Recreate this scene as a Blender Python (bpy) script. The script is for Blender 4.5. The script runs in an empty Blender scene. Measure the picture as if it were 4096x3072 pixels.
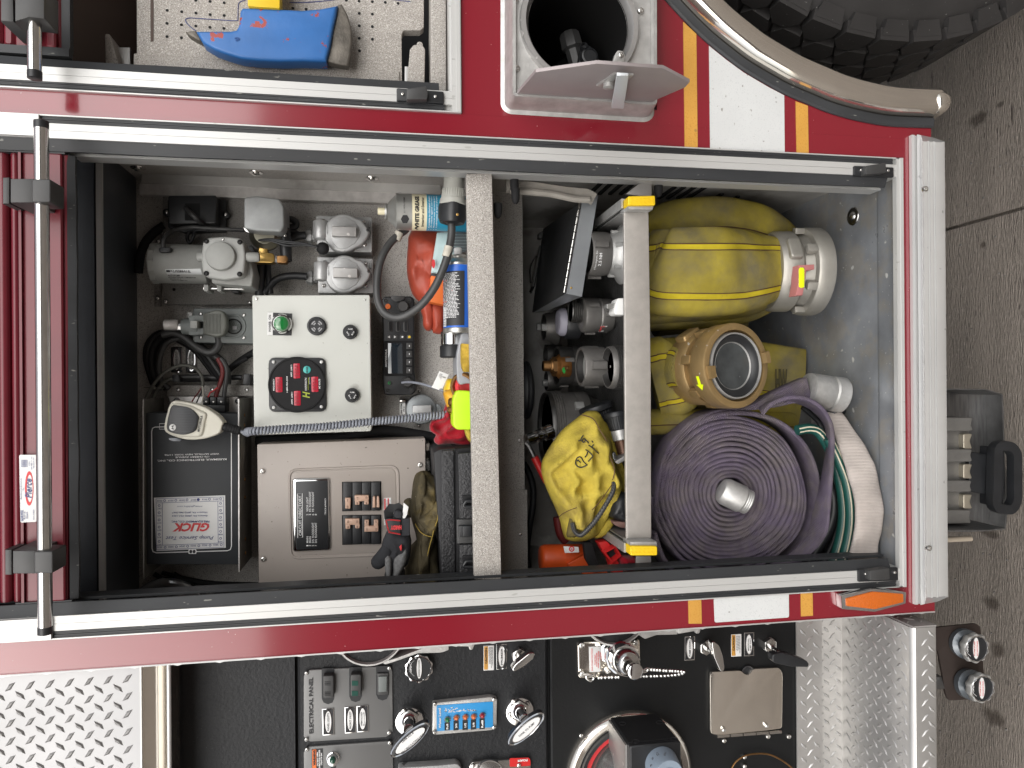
import bpy, bmesh, math, random
from mathutils import Vector, Matrix, noise
random.seed(7)
sc = bpy.context.scene
COL = sc.collection
# ------------------------------------------------------------------ camera
F_PX = 2900.0                      # focal length in photograph pixels (4096 wide)
PITCH = math.radians(9.8); ROLL = 0.0077
CAM = Vector((0.0, -1.15, 1.5))
FW = Vector((0, math.cos(PITCH), -math.sin(PITCH)))
R0 = Vector((0, -math.sin(PITCH), -math.cos(PITCH)))
XA = Vector((1, 0, 0))
CR = (R0*math.cos(ROLL) - XA*math.sin(ROLL)).normalized()
CU = (XA*math.cos(ROLL) + R0*math.sin(ROLL)).normalized()
cam = bpy.data.cameras.new('camera'); camo = bpy.data.objects.new('camera', cam); COL.objects.link(camo)
cam.sensor_fit = 'HORIZONTAL'; cam.sensor_width = 36; cam.lens = F_PX/4096*36
cam.clip_start = 0.02; cam.clip_end = 500
mw = Matrix((CR, CU, -FW)).transposed().to_4x4(); mw.translation = CAM
camo.matrix_world = mw; sc.camera = camo
# ------------------------------------------------------------------ sky, sun, exposure (overcast)
SUN_EL, SUN_ROT = math.radians(36), math.radians(205)
world = bpy.data.worlds.new('World'); sc.world = world; world.use_nodes = True
wn = world.node_tree; wn.nodes.clear()
wo = wn.nodes.new('ShaderNodeOutputWorld'); wb = wn.nodes.new('ShaderNodeBackground')
sky = wn.nodes.new('ShaderNodeTexSky'); sky.sky_type = 'NISHITA'; sky.sun_disc = False
sky.sun_elevation = SUN_EL; sky.sun_rotation = SUN_ROT; sky.air_density = 1.2; sky.dust_density = 3.0
hs = wn.nodes.new('ShaderNodeHueSaturation'); hs.inputs['Saturation'].default_value = 0.28; hs.inputs['Value'].default_value = 1.0
wn.links.new(sky.outputs[0], hs.inputs['Color']); wn.links.new(hs.outputs[0], wb.inputs[0])
wb.inputs[1].default_value = 0.145
wn.links.new(wb.outputs[0], wo.inputs[0])
sl = bpy.data.lights.new('sun', 'SUN'); sl.energy = 1.25; sl.angle = math.radians(50); sl.color = (1, .97, .93)
so = bpy.data.objects.new('sun', sl); COL.objects.link(so)
# direction the light comes from: towards the viewer's side of the truck, high
_sd = Vector((0.35, -math.cos(SUN_EL), math.sin(SUN_EL))).normalized()
so.rotation_euler = _sd.to_track_quat('Z', 'Y').to_euler(); so.location = (2, -6, 8)
sc.view_settings.view_transform = 'Standard'; sc.view_settings.look = 'None'
sc.view_settings.exposure = 0.5; sc.view_settings.gamma = 1.0; sc.view_settings.use_curve_mapping = False
sc.render.engine = 'CYCLES'
sc.cycles.max_bounces = 8; sc.cycles.diffuse_bounces = 6; sc.cycles.glossy_bounces = 4; sc.cycles.caustics_reflective = False
sc.cycles.use_denoising = True

# ------------------------------------------------------------------ picture helpers: a photograph pixel carried to a real plane
def RAY(u, v): return FW + CR*((u-2048)/F_PX) + CU*((1536-v)/F_PX)
def P(u, v, y):
    d = RAY(u, v); return CAM + d*((y-CAM.y)/d.y)
def PX(u, v, x):
    d = RAY(u, v); return CAM + d*((x-CAM.x)/d.x)
def PZ(u, v, z):
    d = RAY(u, v); return CAM + d*((z-CAM.z)/d.z)
def SC(u, v, y): return (P(u, v, y)-CAM).dot(FW)/F_PX          # metres per photograph pixel there
K = 2.16
def q(c, r, *a): return [(1024*c + a[i]/K, 768*r + a[i+1]/K) for i in range(0, len(a), 2)]
def q1(c, r, x, y): return (1024*c + x/K, 768*r + y/K)
def rr(u0, v0, u1, v1, r, n=4):                                # rounded rectangle outline
    r = min(r, abs(u1-u0)/2*.999, abs(v1-v0)/2*.999); o = []
    for cx, cy, a0 in ((u1-r, v1-r, 0), (u0+r, v1-r, 90), (u0+r, v0+r, 180), (u1-r, v0+r, 270)):
        for i in range(n+1):
            a = math.radians(a0+90*i/n); o.append((cx+r*math.cos(a), cy+r*math.sin(a)))
    return o
def rq(c, r, x0, y0, x1, y1, rad=0):
    a = q1(c, r, x0, y0); b = q1(c, r, x1, y1)
    if rad <= 0: return [a, (b[0], a[1]), b, (a[0], b[1])]
    return rr(a[0], a[1], b[0], b[1], rad/K)
def rpoly(pts, rad, n=3):                                      # round the corners of any polygon (2D)
    o = []; N = len(pts)
    for i in range(N):
        p = Vector(pts[i]); a = Vector(pts[i-1]); b = Vector(pts[(i+1) % N])
        r = min(rad, (a-p).length*.45, (b-p).length*.45)
        s = p+(a-p).normalized()*r; e = p+(b-p).normalized()*r
        for k in range(n+1):
            t = k/n; o.append(tuple(s*(1-t)**2 + p*2*t*(1-t) + e*t*t))
    return o
def ell(u, v, ru, rv, n=24, rot=0):
    c, s = math.cos(rot), math.sin(rot)
    return [(u+ru*math.cos(t)*c-rv*math.sin(t)*s, v+ru*math.cos(t)*s+rv*math.sin(t)*c) for t in (2*math.pi*i/n for i in range(n))]
def star(u, v, r0, r1, lobes, n=8):
    o = []
    for i in range(lobes*n):
        t = 2*math.pi*i/(lobes*n); r = r0+(r1-r0)*(.5+.5*math.cos(lobes*t))**1.6
        o.append((u+r*math.cos(t), v+r*math.sin(t)))
    return o
def smooth_path(pts, n=8, closed=False):
    pts = [Vector(p) for p in pts]; o = []; N = len(pts)
    rng = range(N if closed else N-1)
    for i in rng:
        if closed: p0, p1, p2, p3 = pts[i-1], pts[i], pts[(i+1) % N], pts[(i+2) % N]
        else: p0, p1, p2, p3 = pts[max(i-1, 0)], pts[i], pts[i+1], pts[min(i+2, N-1)]
        for k in range(n):
            t = k/n
            o.append(.5*((2*p1)+(p2-p0)*t+(2*p0-5*p1+4*p2-p3)*t*t+(3*p1-p0-3*p2+p3)*t**3))
    if not closed: o.append(pts[-1])
    return o
def inset2(poly, d):
    N = len(poly); A = sum(poly[i][0]*poly[(i+1) % N][1]-poly[(i+1) % N][0]*poly[i][1] for i in range(N))
    s = 1 if A > 0 else -1; o = []
    for i in range(N):
        a = Vector(poly[i-1]); p = Vector(poly[i]); b = Vector(poly[(i+1) % N])
        e1 = (p-a); e2 = (b-p)
        if e1.length < 1e-9: e1 = e2
        if e2.length < 1e-9: e2 = e1
        e1.normalize(); e2.normalize()
        n1 = Vector((-e1.y, e1.x))*s; n2 = Vector((-e2.y, e2.x))*s
        m = n1+n2
        if m.length < 1e-6: m = n1
        m.normalize(); c = max(.35, m.dot(n1)); o.append(tuple(p+m*(d/c)))
    return o

# ------------------------------------------------------------------ mesh gatherer
class M:
    def __init__(s): s.v = []; s.f = []; s.flat = set()
    def ring(s, pts):
        i = len(s.v); s.v += [Vector(p) for p in pts]; return list(range(i, i+len(pts)))
    def join(s, a, b, closed=True):
        n = len(a)
        for i in range(n if closed else n-1):
            j = (i+1) % n; s.f.append((a[i], a[j], b[j], b[i]))
    def cap(s, a, flip=False):
        if len(a) > 4: s.flat.add(len(s.f))
        s.f.append(tuple(reversed(a)) if flip else tuple(a))
    def prism(s, O, A, B, N, poly, h0, h1, bev=0, n=2, back=True):
        """outline poly in the frame (A,B) at O, from height h0 to h1 along N, front edge (h1) rounded by bev"""
        f = lambda pl, h: [O+A*x+B*y+N*h for x, y in pl]
        if bev > 0:
            for _ in range(14):
                ins = inset2(poly, bev*1.02); K_ = len(poly); ok = True
                for i in range(K_):
                    j = (i+1) % K_
                    if (ins[j][0]-ins[i][0])*(poly[j][0]-poly[i][0])+(ins[j][1]-ins[i][1])*(poly[j][1]-poly[i][1]) <= 0 and (abs(poly[j][0]-poly[i][0])+abs(poly[j][1]-poly[i][1])) > 1e-7: ok = False; break
                if ok: break
                bev *= .78
        r = s.ring(f(poly, h0))
        if back: s.cap(r, True)
        sg = 1 if h1 > h0 else -1
        if bev > 0:
            for k in range(n+1):
                a = math.pi/2*k/n
                r2 = s.ring(f(inset2(poly, bev*(1-math.cos(a))), h1-sg*bev*(1-math.sin(a)))); s.join(r, r2); r = r2
        else:
            r2 = s.ring(f(poly, h1)); s.join(r, r2); r = r2
        s.cap(r); return s
    def slab(s, poly, yf, yb, bev=0.0008, n=2):
        """pixel outline placed on the plane y=yf and carried straight back to y=yb"""
        pl = [(p.x, p.z) for p in (P(u, v, yf) for u, v in poly)]
        return s.prism(Vector((0, 0, 0)), Vector((1, 0, 0)), Vector((0, 0, 1)), Vector((0, -1, 0)), pl, -yb, -yf, bev, n)
    def disc(s, u, v, r, yf, yb, bev=.0006, n=20):
        c = P(u, v, yf); R = r*SC(u, v, yf)
        pl = [(c.x+R*math.cos(2*math.pi*i/n), c.z+R*math.sin(2*math.pi*i/n)) for i in range(n)]
        return s.prism(Vector((0, 0, 0)), Vector((1, 0, 0)), Vector((0, 0, 1)), Vector((0, -1, 0)), pl, -yb, -yf, bev)
    def box(s, x0, x1, y0, y1, z0, z1, bev=0):
        pl = rr(x0, z0, x1, z1, bev, 1) if bev else [(x0, z0), (x1, z0), (x1, z1), (x0, z1)]
        return s.prism(Vector((0, 0, 0)), Vector((1, 0, 0)), Vector((0, 0, 1)), Vector((0, -1, 0)), pl, -y1, -y0, bev, 1)
    def bar(s, a, b, w, h, up=(0, 0, 1), bev=0):
        a = Vector(a); b = Vector(b); t = (b-a); L = t.length; t.normalize(); up = Vector(up)
        x = t.cross(up).normalized(); z = x.cross(t).normalized()
        pl = rr(-w/2, -h/2, w/2, h/2, bev, 2) if bev else [(-w/2, -h/2), (w/2, -h/2), (w/2, h/2), (-w/2, h/2)]
        return s.prism(a, x, z, t, pl, 0, L, 0)
    def lathe(s, o, axis, prof, n=32, cap0=True, cap1=True, mod=None, a0=0, a1=2*math.pi):
        """prof: (height, radius) pairs along axis"""
        o = Vector(o); ax = Vector(axis).normalized(); t = Vector((0, 0, 1)) if abs(ax.z) < .9 else Vector((0, 1, 0))
        x = t.cross(ax).normalized(); y = ax.cross(x)
        full = abs(a1-a0-2*math.pi) < 1e-6; m = n if full else n+1
        prev = None; first = None
        for h, r in prof:
            pts = []
            for i in range(m):
                a = a0+(a1-a0)*i/n; rr_ = r*(mod(a, h) if mod else 1); pts.append(o+ax*h+(x*math.cos(a)+y*math.sin(a))*rr_)
            g = s.ring(pts)
            if prev: s.join(prev, g, full)
            else: first = g
            prev = g
        if cap0 and full: s.cap(first, True)
        if cap1 and full: s.cap(prev)
        return s
    def ylathe(s, u, v, y, prof, n=32, **k):
        """lathe facing the camera side: prof = (metres towards the viewer, radius in photograph pixels)"""
        r = SC(u, v, y); return s.lathe(P(u, v, y), (0, -1, 0), [(h, x*r) for h, x in prof], n, **k)
    def vlathe(s, v, y, prof, n=32, v2=None, **k):
        """upright lathe: prof = (photograph column u, radius in pixels); left is up"""
        u0 = prof[0][0]; r = SC(u0, v, y); o = P(u0, v, y); return s.lathe(o, (0, 0, -1), [(o.z-P(u, v, y).z, x*r) for u, x in prof], n, **k)
    def sweep(s, path, prof, up=None, cap=True, closed=False, scale=None):
        """prof in (side, up) metres; frames by parallel transport, or kept to 'up'"""
        pts = [Vector(p) for p in path]; N = len(pts); prev = None; nrm = None; first = None
        for i, p in enumerate(pts):
            if closed: t = (pts[(i+1) % N]-pts[i-1])
            else: t = pts[min(i+1, N-1)]-pts[max(i-1, 0)]
            if t.length < 1e-9: t = Vector((0, 0, 1))
            t.normalize()
            if up is not None:
                u_ = Vector(up(i/(N-1)) if callable(up) else up); b = t.cross(u_)
                if b.length < 1e-6: b = Vector((1, 0, 0))
                b.normalize(); n_ = b.cross(t)
            else:
                if nrm is None:
                    r_ = Vector((0, 0, 1)) if abs(t.z) < .9 else Vector((1, 0, 0)); nrm = (r_-t*r_.dot(t)).normalized()
                else:
                    nrm = (nrm-t*nrm.dot(t))
                    nrm = nrm.normalized() if nrm.length > 1e-6 else Vector((1, 0, 0))
                n_ = nrm; b = t.cross(n_)
            k = scale(i/(N-1)) if scale else (1, 1)
            if not isinstance(k, tuple): k = (k, k)
            g = s.ring([p+b*(x*k[0])+n_*(y*k[1]) for x, y in prof])
            if prev: s.join(prev, g)
            else: first = g
            prev = g
        if closed: s.join(prev, first)
        elif cap: s.cap(first, True); s.cap(prev)
        return s
    def tube(s, path, r, n=8, closed=False, sm=0, scale=None):
        if sm: path = smooth_path(path, sm, closed)
        return s.sweep(path, [(r*math.cos(2*math.pi*i/n), r*math.sin(2*math.pi*i/n)) for i in range(n)], closed=closed, scale=scale)
    def ball(s, c, r, n=12, sq=(1, 1, 1)):
        c = Vector(c); rings = []
        for j in range(1, n//2):
            a = math.pi*j/(n//2)
            rings.append(s.ring([c+Vector((r*sq[0]*math.sin(a)*math.cos(2*math.pi*i/n), r*sq[1]*math.sin(a)*math.sin(2*math.pi*i/n), r*sq[2]*math.cos(a))) for i in range(n)]))
        for a, b in zip(rings, rings[1:]): s.join(a, b)
        s.cap(rings[0], True); s.cap(rings[-1]); return s
    def pillow(s, poly, yc, bulge, rings=9, wr=0.0, ws=30., seed=0, centre=None, flat=.0, lump=None, back=.35, sm=2):
        """soft closed shape from a pixel outline: front swells by 'bulge' metres towards the viewer, with folds"""
        pl = smooth_path([Vector((a, b, 0)) for a, b in poly], sm, True) if sm else [Vector((a, b, 0)) for a, b in poly]
        cx = sum(p.x for p in pl)/len(pl); cy = sum(p.y for p in pl)/len(pl)
        if centre: cx, cy = centre
        def hgt(t): return (1-t**2.6)**.55 if t < 1 else 0
        prev = None; cid = None
        for side in (-1, 1):
            prev = None
            for j in range(rings+1):
                t = 1-(j/rings)**1.15 if j else 1.0
                if j == rings: t = 0
                pts = []
                for p in pl:
                    a = P(cx+(p.x-cx)*t, cy+(p.y-cy)*t, yc)
                    h = bulge*hgt(t)
                    if side < 0:
                        w = Vector((a.x*ws, a.z*ws, seed*7.3))
                        nz = noise.noise(w)*.6+noise.noise(w*2.1)*.3
                        fold = (1-abs(noise.noise(w*1.3+Vector((3, 1, 5))))*3.2)
                        h += wr*(nz+max(fold, -.3)*.55)*min(1, (1-t)*4)
                        if lump: h += lump(cx+(p.x-cx)*t, cy+(p.y-cy)*t)*min(1, (1-t)*5)
                    else: h = -h*back
                    a.y -= h; pts.append(a)
                    if j == rings: break
                if j == rings:
                    c = len(s.v); s.v.append(pts[0])
                    for i in range(len(prev)):
                        s.f.append((prev[i], prev[(i+1) % len(prev)], c))
                    break
                if j == 0 and side == 1: g = first
                else: g = s.ring(pts)
                if j == 0 and side == -1: first = g
                if prev: s.join(prev, g)
                prev = g
        return s
    def add(s, o):
        i = len(s.v); s.flat |= {k+len(s.f) for k in o.flat}; s.v += o.v; s.f += [tuple(k+i for k in f) for f in o.f]; return s
    def xf(s, fn): s.v = [fn(p) for p in s.v]; return s
    def turn(s, c, axis, ang):
        R = Matrix.Rotation(ang, 3, Vector(axis)); c = Vector(c); s.v = [c+R@(p-c) for p in s.v]; return s

THINGS = []
class Thing:
    def __init__(s, name, label, cat, group=None, kind=None):
        s.name, s.label, s.cat, s.group, s.kind = name, label, cat, group, kind; s.parts = []; THINGS.append(s)
    def add(s, name, m, mat, parent=None, label=None, ang=38, kind=None):
        d = dict(name=name, m=m, mat=mat, parent=parent, label=label, ang=ang, kind=kind); s.parts.append(d); return d
    def build(s):
        allv = [p for d in s.parts for p in d['m'].v]
        if not allv: return
        lo = Vector((min(p.x for p in allv), min(p.y for p in allv), min(p.z for p in allv)))
        hi = Vector((max(p.x for p in allv), max(p.y for p in allv), max(p.z for p in allv)))
        base = Vector(((lo.x+hi.x)/2, (lo.y+hi.y)/2, lo.z))
        single = len(s.parts) == 1
        if not single:
            root = bpy.data.objects.new(s.name, None); root.empty_display_size = .02; root.location = base; COL.objects.link(root)
        for d in s.parts:
            me = bpy.data.meshes.new(d['name']); m = d['m']
            me.from_pydata([tuple(p-base) for p in m.v], [], m.f); me.update()
            bm = bmesh.new(); bm.from_mesh(me); bmesh.ops.recalc_face_normals(bm, faces=bm.faces)
            bm.to_mesh(me); bm.free()
            if d['ang']:
                me.shade_smooth()
                for k in m.flat: me.polygons[k].use_smooth = False
                me.set_sharp_from_angle(angle=math.radians(d['ang']))
            me.materials.append(d['mat'])
            ob = bpy.data.objects.new(s.name if single else d['name'], me); COL.objects.link(ob); d['ob'] = ob
            if single: ob.location = base; root = ob
            else: ob.parent = d['parent']['ob'] if d['parent'] else root
            if d['label'] and not single: ob['label'] = d['label']
            if d['kind'] and not single: ob['kind'] = d['kind']
        if s.kind == 'structure': root['kind'] = 'structure'
        elif s.kind: root['kind'] = s.kind
        if s.label: root['label'] = s.label
        if s.cat: root['category'] = s.cat
        if s.group: root['group'] = s.group
        s.root = root
def one(name, label, cat, m, mat, group=None, kind=None, ang=38):
    t = Thing(name, label, cat, group, kind); t.add(name, m, mat, ang=ang); return t

# ------------------------------------------------------------------ lettering
_tc = {}
def glyphs(txt, bold=0, shear=0):
    key = (txt, bold, shear)
    if key not in _tc:
        cu = bpy.data.curves.new('t', 'FONT'); cu.body = txt; cu.size = 1; cu.offset = bold; cu.shear = shear; cu.resolution_u = 2
        cu.align_x = 'CENTER'; cu.space_line = 1.05
        ob = bpy.data.objects.new('t', cu); me = bpy.data.meshes.new_from_object(ob)
        vs = [v.co.copy() for v in me.vertices]; fs = [tuple(p.vertices) for p in me.polygons]
        bpy.data.objects.remove(ob); bpy.data.curves.remove(cu); bpy.data.meshes.remove(me)
        _tc[key] = (vs, fs)
    return _tc[key]
def text(m, txt, u, v, w, h, y, rot=0, bold=0.012, shear=0, off=.0006, frame=None):
    """lettering centred on pixel (u,v), w pixels along the reading direction, h across, on the plane y.
    rot 0 = upright in the world; 90 = reading upwards; -90 = reading downwards"""
    vs, fs = glyphs(txt, bold, shear)
    if not vs: return m
    x0 = min(p.x for p in vs); x1 = max(p.x for p in vs); y0 = min(p.y for p in vs); y1 = max(p.y for p in vs)
    if frame: O, A, B, N, k = frame
    else:
        O = P(u, v, y); k = SC(u, v, y); a = math.radians(rot)
        A = Vector((math.cos(a), 0, math.sin(a))); B = Vector((-math.sin(a), 0, math.cos(a))); N = Vector((0, -1, 0))
    sx = w*k/(x1-x0); sy = h*k/(y1-y0) if h else sx
    i = len(m.v)
    m.v += [O+A*((p.x-(x0+x1)/2)*sx)+B*((p.y-(y0+y1)/2)*sy)+N*off for p in vs]
    m.f += [tuple(j+i for j in f) for f in fs]; return m

# ------------------------------------------------------------------ materials
def mat(name, col, rough=.5, metal=0., spec=.5, var=0., vs=20., bump=0., bs=200., coat=0., specks=None, stretch=(1, 1, 1), col2=None, c2s=8., c2t=(.5, .6), trans=0., rvar=0., emit=None, sheen=0, wave=None, croug=.04):
    m = bpy.data.materials.new(name); m.use_nodes = True; nt = m.node_tree; N = nt.nodes; L = nt.links
    b = N['Principled BSDF']; b.inputs['Roughness'].default_value = rough; b.inputs['Metallic'].default_value = metal
    b.inputs['Specular IOR Level'].default_value = spec; b.inputs['Coat Weight'].default_value = coat; b.inputs['Coat IOR'].default_value = 1.62; b.inputs['Coat Roughness'].default_value = croug
    if sheen: b.inputs['Sheen Weight'].default_value = sheen
    if trans: b.inputs['Transmission Weight'].default_value = trans
    c = tuple(col)+(1,); b.inputs['Base Color'].default_value = c
    tc = N.new('ShaderNodeTexCoord'); mp = N.new('ShaderNodeMapping'); mp.inputs['Scale'].default_value = stretch
    L.new(tc.outputs['Object'], mp.inputs[0]); src = None
    def nz(scale, det=3, rg=.55):
        n = N.new('ShaderNodeTexNoise'); n.inputs['Scale'].default_value = scale; n.inputs['Detail'].default_value = det; n.inputs['Roughness'].default_value = rg
        L.new(mp.outputs[0], n.inputs['Vector']); return n
    def ramp(s, a, b_):
        r = N.new('ShaderNodeMapRange'); r.inputs[1].default_value = a; r.inputs[2].default_value = b_; L.new(s, r.inputs[0]); return r.outputs[0]
    def mix(f, a, b_, t='MIX'):
        x = N.new('ShaderNodeMix'); x.data_type = 'RGBA'; x.blend_type = t
        if isinstance(f, float): x.inputs[0].default_value = f
        else: L.new(f, x.inputs[0])
        for k, s in ((6, a), (7, b_)):
            if isinstance(s, tuple): x.inputs[k].default_value = s if len(s) == 4 else s+(1,)
            else: L.new(s, x.inputs[k])
        return x.outputs[2]
    cur = c
    if col2 is not None:
        cur = mix(ramp(nz(c2s, 5, .65).outputs[0], *c2t), cur, tuple(col2))
    if var:
        n = nz(vs, 4); dark = tuple(max(0, x*(1-var)) for x in col)
        f = ramp(n.outputs[0], .3, .7)
        cur = mix(f, mix(1.0, cur, (1-var,)*3, 'MULTIPLY'), mix(1.0, cur, (1+var*.5,)*3, 'MULTIPLY'))
    if specks:
        for sc_, thr, cc in specks:
            n = nz(sc_, 1, .3); cur = mix(ramp(n.outputs[0], thr, thr+.05), cur, tuple(cc))
    if wave:
        w = N.new('ShaderNodeTexWave'); w.inputs['Scale'].default_value = wave[0]; w.bands_direction = wave[1]; w.inputs['Distortion'].default_value = wave[3] if len(wave) > 3 else .4
        w.inputs['Detail'].default_value = 1; L.new(tc.outputs['Object'], w.inputs['Vector'])
        cur = mix(1.0, cur, mix(w.outputs['Fac'], (1-wave[2],)*3, (1.,)*3), 'MULTIPLY')
    if not isinstance(cur, tuple): L.new(cur, b.inputs['Base Color'])
    if rvar:
        n = nz(vs*.6, 5, .6); r = N.new('ShaderNodeMapRange'); r.inputs[1].default_value = .3; r.inputs[2].default_value = .7
        r.inputs[3].default_value = max(.02, rough-rvar); r.inputs[4].default_value = rough+rvar; L.new(n.outputs[0], r.inputs[0]); L.new(r.outputs[0], b.inputs['Roughness'])
    if bump:
        n = nz(bs, 4, .6); bp = N.new('ShaderNodeBump'); bp.inputs['Strength'].default_value = min(1, bump); bp.inputs['Distance'].default_value = .002*max(1, bump)
        hsrc = n.outputs[0]
        if wave:
            a = N.new('ShaderNodeMath'); a.operation = 'ADD'; L.new(hsrc, a.inputs[0]); L.new(w.outputs['Fac'], a.inputs[1]); hsrc = a.outputs[0]
        L.new(hsrc, bp.inputs['Height']); L.new(bp.outputs[0], b.inputs['Normal'])
    if emit:
        b.inputs['Emission Color'].default_value = tuple(emit[0])+(1,); b.inputs['Emission Strength'].default_value = emit[1]
    return m
RED = mat('red_paint', (.205, .008, .018), .22, 0, .5, coat=.8, croug=.09, rvar=.03, vs=3, bump=.10, bs=7, specks=[(420, .79, (.8, .6, .6))])
REDD = mat('door_red_paint', (.135, .009, .018), .35, 0, .4, coat=.2, croug=.15, var=.1)
ALU = mat('satin_aluminium', (.62, .62, .61), .42, .55, var=.05, vs=6, bump=.03, bs=300, stretch=(4, 1, .2))
ALUW = mat('anodised_frame', (.58, .58, .565), .38, .35, var=.05, vs=9, stretch=(1, 1, .3), specks=[(150, .74, (.45, .45, .43))])
ALUB = mat('brushed_aluminium', (.58, .56, .54), .36, .5, var=.18, vs=60, bump=.12, bs=500, stretch=(1, 1, 1))
ALUC = mat('cast_aluminium', (.52, .515, .50), .45, .6, var=.2, vs=50, bump=.25, bs=260)
STEEL = mat('stainless_steel', (.62, .61, .59), .2, 1., var=.1, vs=40)
CHROME = mat('chrome', (.78, .78, .78), .06, 1., var=.04, vs=30)
SCREW = mat('screw_steel', (.60, .59, .57), .25, 1.)
DARKST = mat('dark_steel', (.22, .22, .22), .35, .9, var=.3, vs=30, bump=.1)
GUN = mat('hard_anodised_grey', (.17, .163, .155), .42, .5, var=.2, vs=40, bump=.05)
GUNT = mat('thread_grey', (.09, .088, .085), .35, .7, var=.2, vs=60)
BLK = mat('black_plastic', (.016, .017, .019), .42, 0, .5, var=.2, vs=40, bump=.05, bs=300)
BLKM = mat('matt_black', (.012, .012, .013), .75, 0, .3, var=.2)
BLKT = mat('textured_black_vinyl', (.014, .015, .017), .5, 0, .35, var=.25, vs=12, bump=.5, bs=180, specks=[(500, .72, (.06, .06, .06))])
LEATHER = mat('pebbled_black_case', (.026, .026, .028), .45, 0, .5, bump=1.4, bs=210, var=.2)
RUB = mat('black_rubber', (.020, .021, .023), .6, 0, .4, var=.3, vs=15, specks=[(220, .76, (.16, .16, .16))])
SEAL = mat('dusty_rubber_seal', (.035, .037, .04), .5, 0, .45, var=.35, vs=14, stretch=(1, 1, .3), specks=[(260, .75, (.22, .22, .2))])
SPAT = mat('speckled_grey_coating', (.44, .42, .395), .7, 0, .3, var=.12, vs=9, bump=.3, bs=600, specks=[(720, .58, (.22, .21, .195)), (820, .63, (.62, .60, .57))])
SPATD = mat('speckled_dark_coating', (.25, .24, .225), .7, 0, .3, var=.15, vs=9, bump=.3, bs=600, specks=[(720, .58, (.14, .13, .12)), (820, .64, (.38, .36, .34))])
SPATL = mat('speckled_light_coating', (.37, .345, .315), .65, 0, .3, var=.06, vs=9, bump=.3, bs=600, specks=[(720, .57, (.22, .205, .19)), (820, .61, (.60, .575, .54))])
FLOORM = mat('worn_metal_floor', (.29, .305, .325), .36, .35, var=.3, vs=11, bump=.12, bs=120, col2=(.33, .32, .30), c2s=16, c2t=(.48, .60), specks=[(60, .74, (.62, .62, .6)), (240, .76, (.7, .7, .68))], rvar=.12)
WALLM = mat('grey_metal_wall', (.46, .45, .43), .42, .3, var=.3, vs=8, bump=.1, bs=60, col2=(.30, .285, .265), c2s=7)
SCUFF = mat('scuffed_alloy', (.42, .41, .40), .45, .7, var=.25, vs=16, bump=.15, bs=90, specks=[(90, .7, (.62, .6, .58))])
WHT = mat('white_vinyl', (.60, .61, .605), .4, 0, .5, var=.05, vs=10, bump=.2, bs=700, specks=[(500, .62, (.54, .55, .55)), (130, .73, (.30, .29, .27))])
YVIN = mat('yellow_vinyl', (.60, .31, .06), .42, 0, .5, var=.10, vs=14, bump=.3, bs=700, specks=[(500, .60, (.52, .25, .04)), (60, .76, (.38, .2, .05))])
PAPER = mat('white_label', (.72, .72, .71), .5, 0, .4, var=.04)
INK = mat('black_ink', (.02, .02, .022), .55)
INKW = mat('white_ink', (.75, .75, .75), .5)
INKR = mat('red_ink', (.60, .035, .04), .5)
INKB = mat('blue_ink', (.045, .06, .20), .5)
INKG = mat('faded_grey_ink', (.30, .30, .31), .5)
CREAM = mat('cream_enamel', (.53, .54, .505), .38, 0, .5, var=.05, vs=8, specks=[(35, .76, (.36, .36, .33)), (200, .76, (.28, .28, .26))], bump=.08, bs=120)
TAUPE = mat('taupe_enamel', (.36, .32, .29), .42, 0, .5, var=.06, vs=6, bump=.06, bs=300, specks=[(220, .77, (.08, .07, .06))])
EGREY = mat('satin_grey_plate', (.16, .16, .158), .42, .3, var=.06, vs=5)
PLGREY = mat('grey_plastic', (.31, .315, .30), .5, 0, .5, var=.12, vs=30, bump=.1, bs=300)
PLGRN = mat('greenish_grey_plastic', (.15, .165, .16), .5, 0, .5, var=.12, vs=30)
DGREY = mat('dark_grey_plastic', (.046, .046, .046), .45, 0, .5, var=.15, vs=30)
CASTG = mat('painted_cast_grey', (.44, .445, .445), .42, .45, var=.15, vs=40, bump=.15, bs=250, specks=[(90, .72, (.13, .13, .13))])
BRASS = mat('brass', (.52, .34, .11), .3, .95, var=.25, vs=60)
BRASSD = mat('tarnished_brass', (.26, .14, .055), .42, .85, var=.35, vs=50)
TANAL = mat('tan_anodised_alloy', (.36, .245, .11), .42, .55, var=.15, vs=30, bump=.1, bs=250, specks=[(120, .74, (.6, .56, .5))])
GRYAL = mat('grey_anodised_alloy', (.36, .345, .31), .42, .5, var=.12, vs=30, bump=.1, bs=250)
YHOSE = mat('yellow_hose_jacket', (.50, .40, .06), .8, 0, .2, var=.3, vs=14, bump=.6, bs=400, col2=(.26, .225, .13), c2s=9, c2t=(.40, .70), wave=(420, 'Z', .2, .3))
YHOSE2 = mat('yellow_hose_stripe', (.58, .46, .025), .75, 0, .2, var=.2, vs=20, bump=.4, bs=400, wave=(420, 'Z', .15, .3))
PURP = mat('faded_purple_hose_jacket', (.21, .172, .24), .88, 0, .2, var=.3, vs=22, bump=1.2, bs=380, col2=(.27, .235, .235), c2s=17, c2t=(.42, .68), wave=(160, 'DIAGONAL', .16, 3))
PINKW = mat('off_white_hose_jacket', (.55, .49, .45), .85, 0, .2, var=.25, vs=16, bump=.6, bs=420, wave=(120, 'X', .22, .6))
GREENH = mat('green_garden_hose', (.012, .075, .062), .4, 0, .5, var=.15)
CREAMH = mat('cream_hose_stripe', (.60, .55, .42), .5, 0, .4)
STITCH = mat('brown_stitching', (.09, .045, .02), .8)
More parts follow.
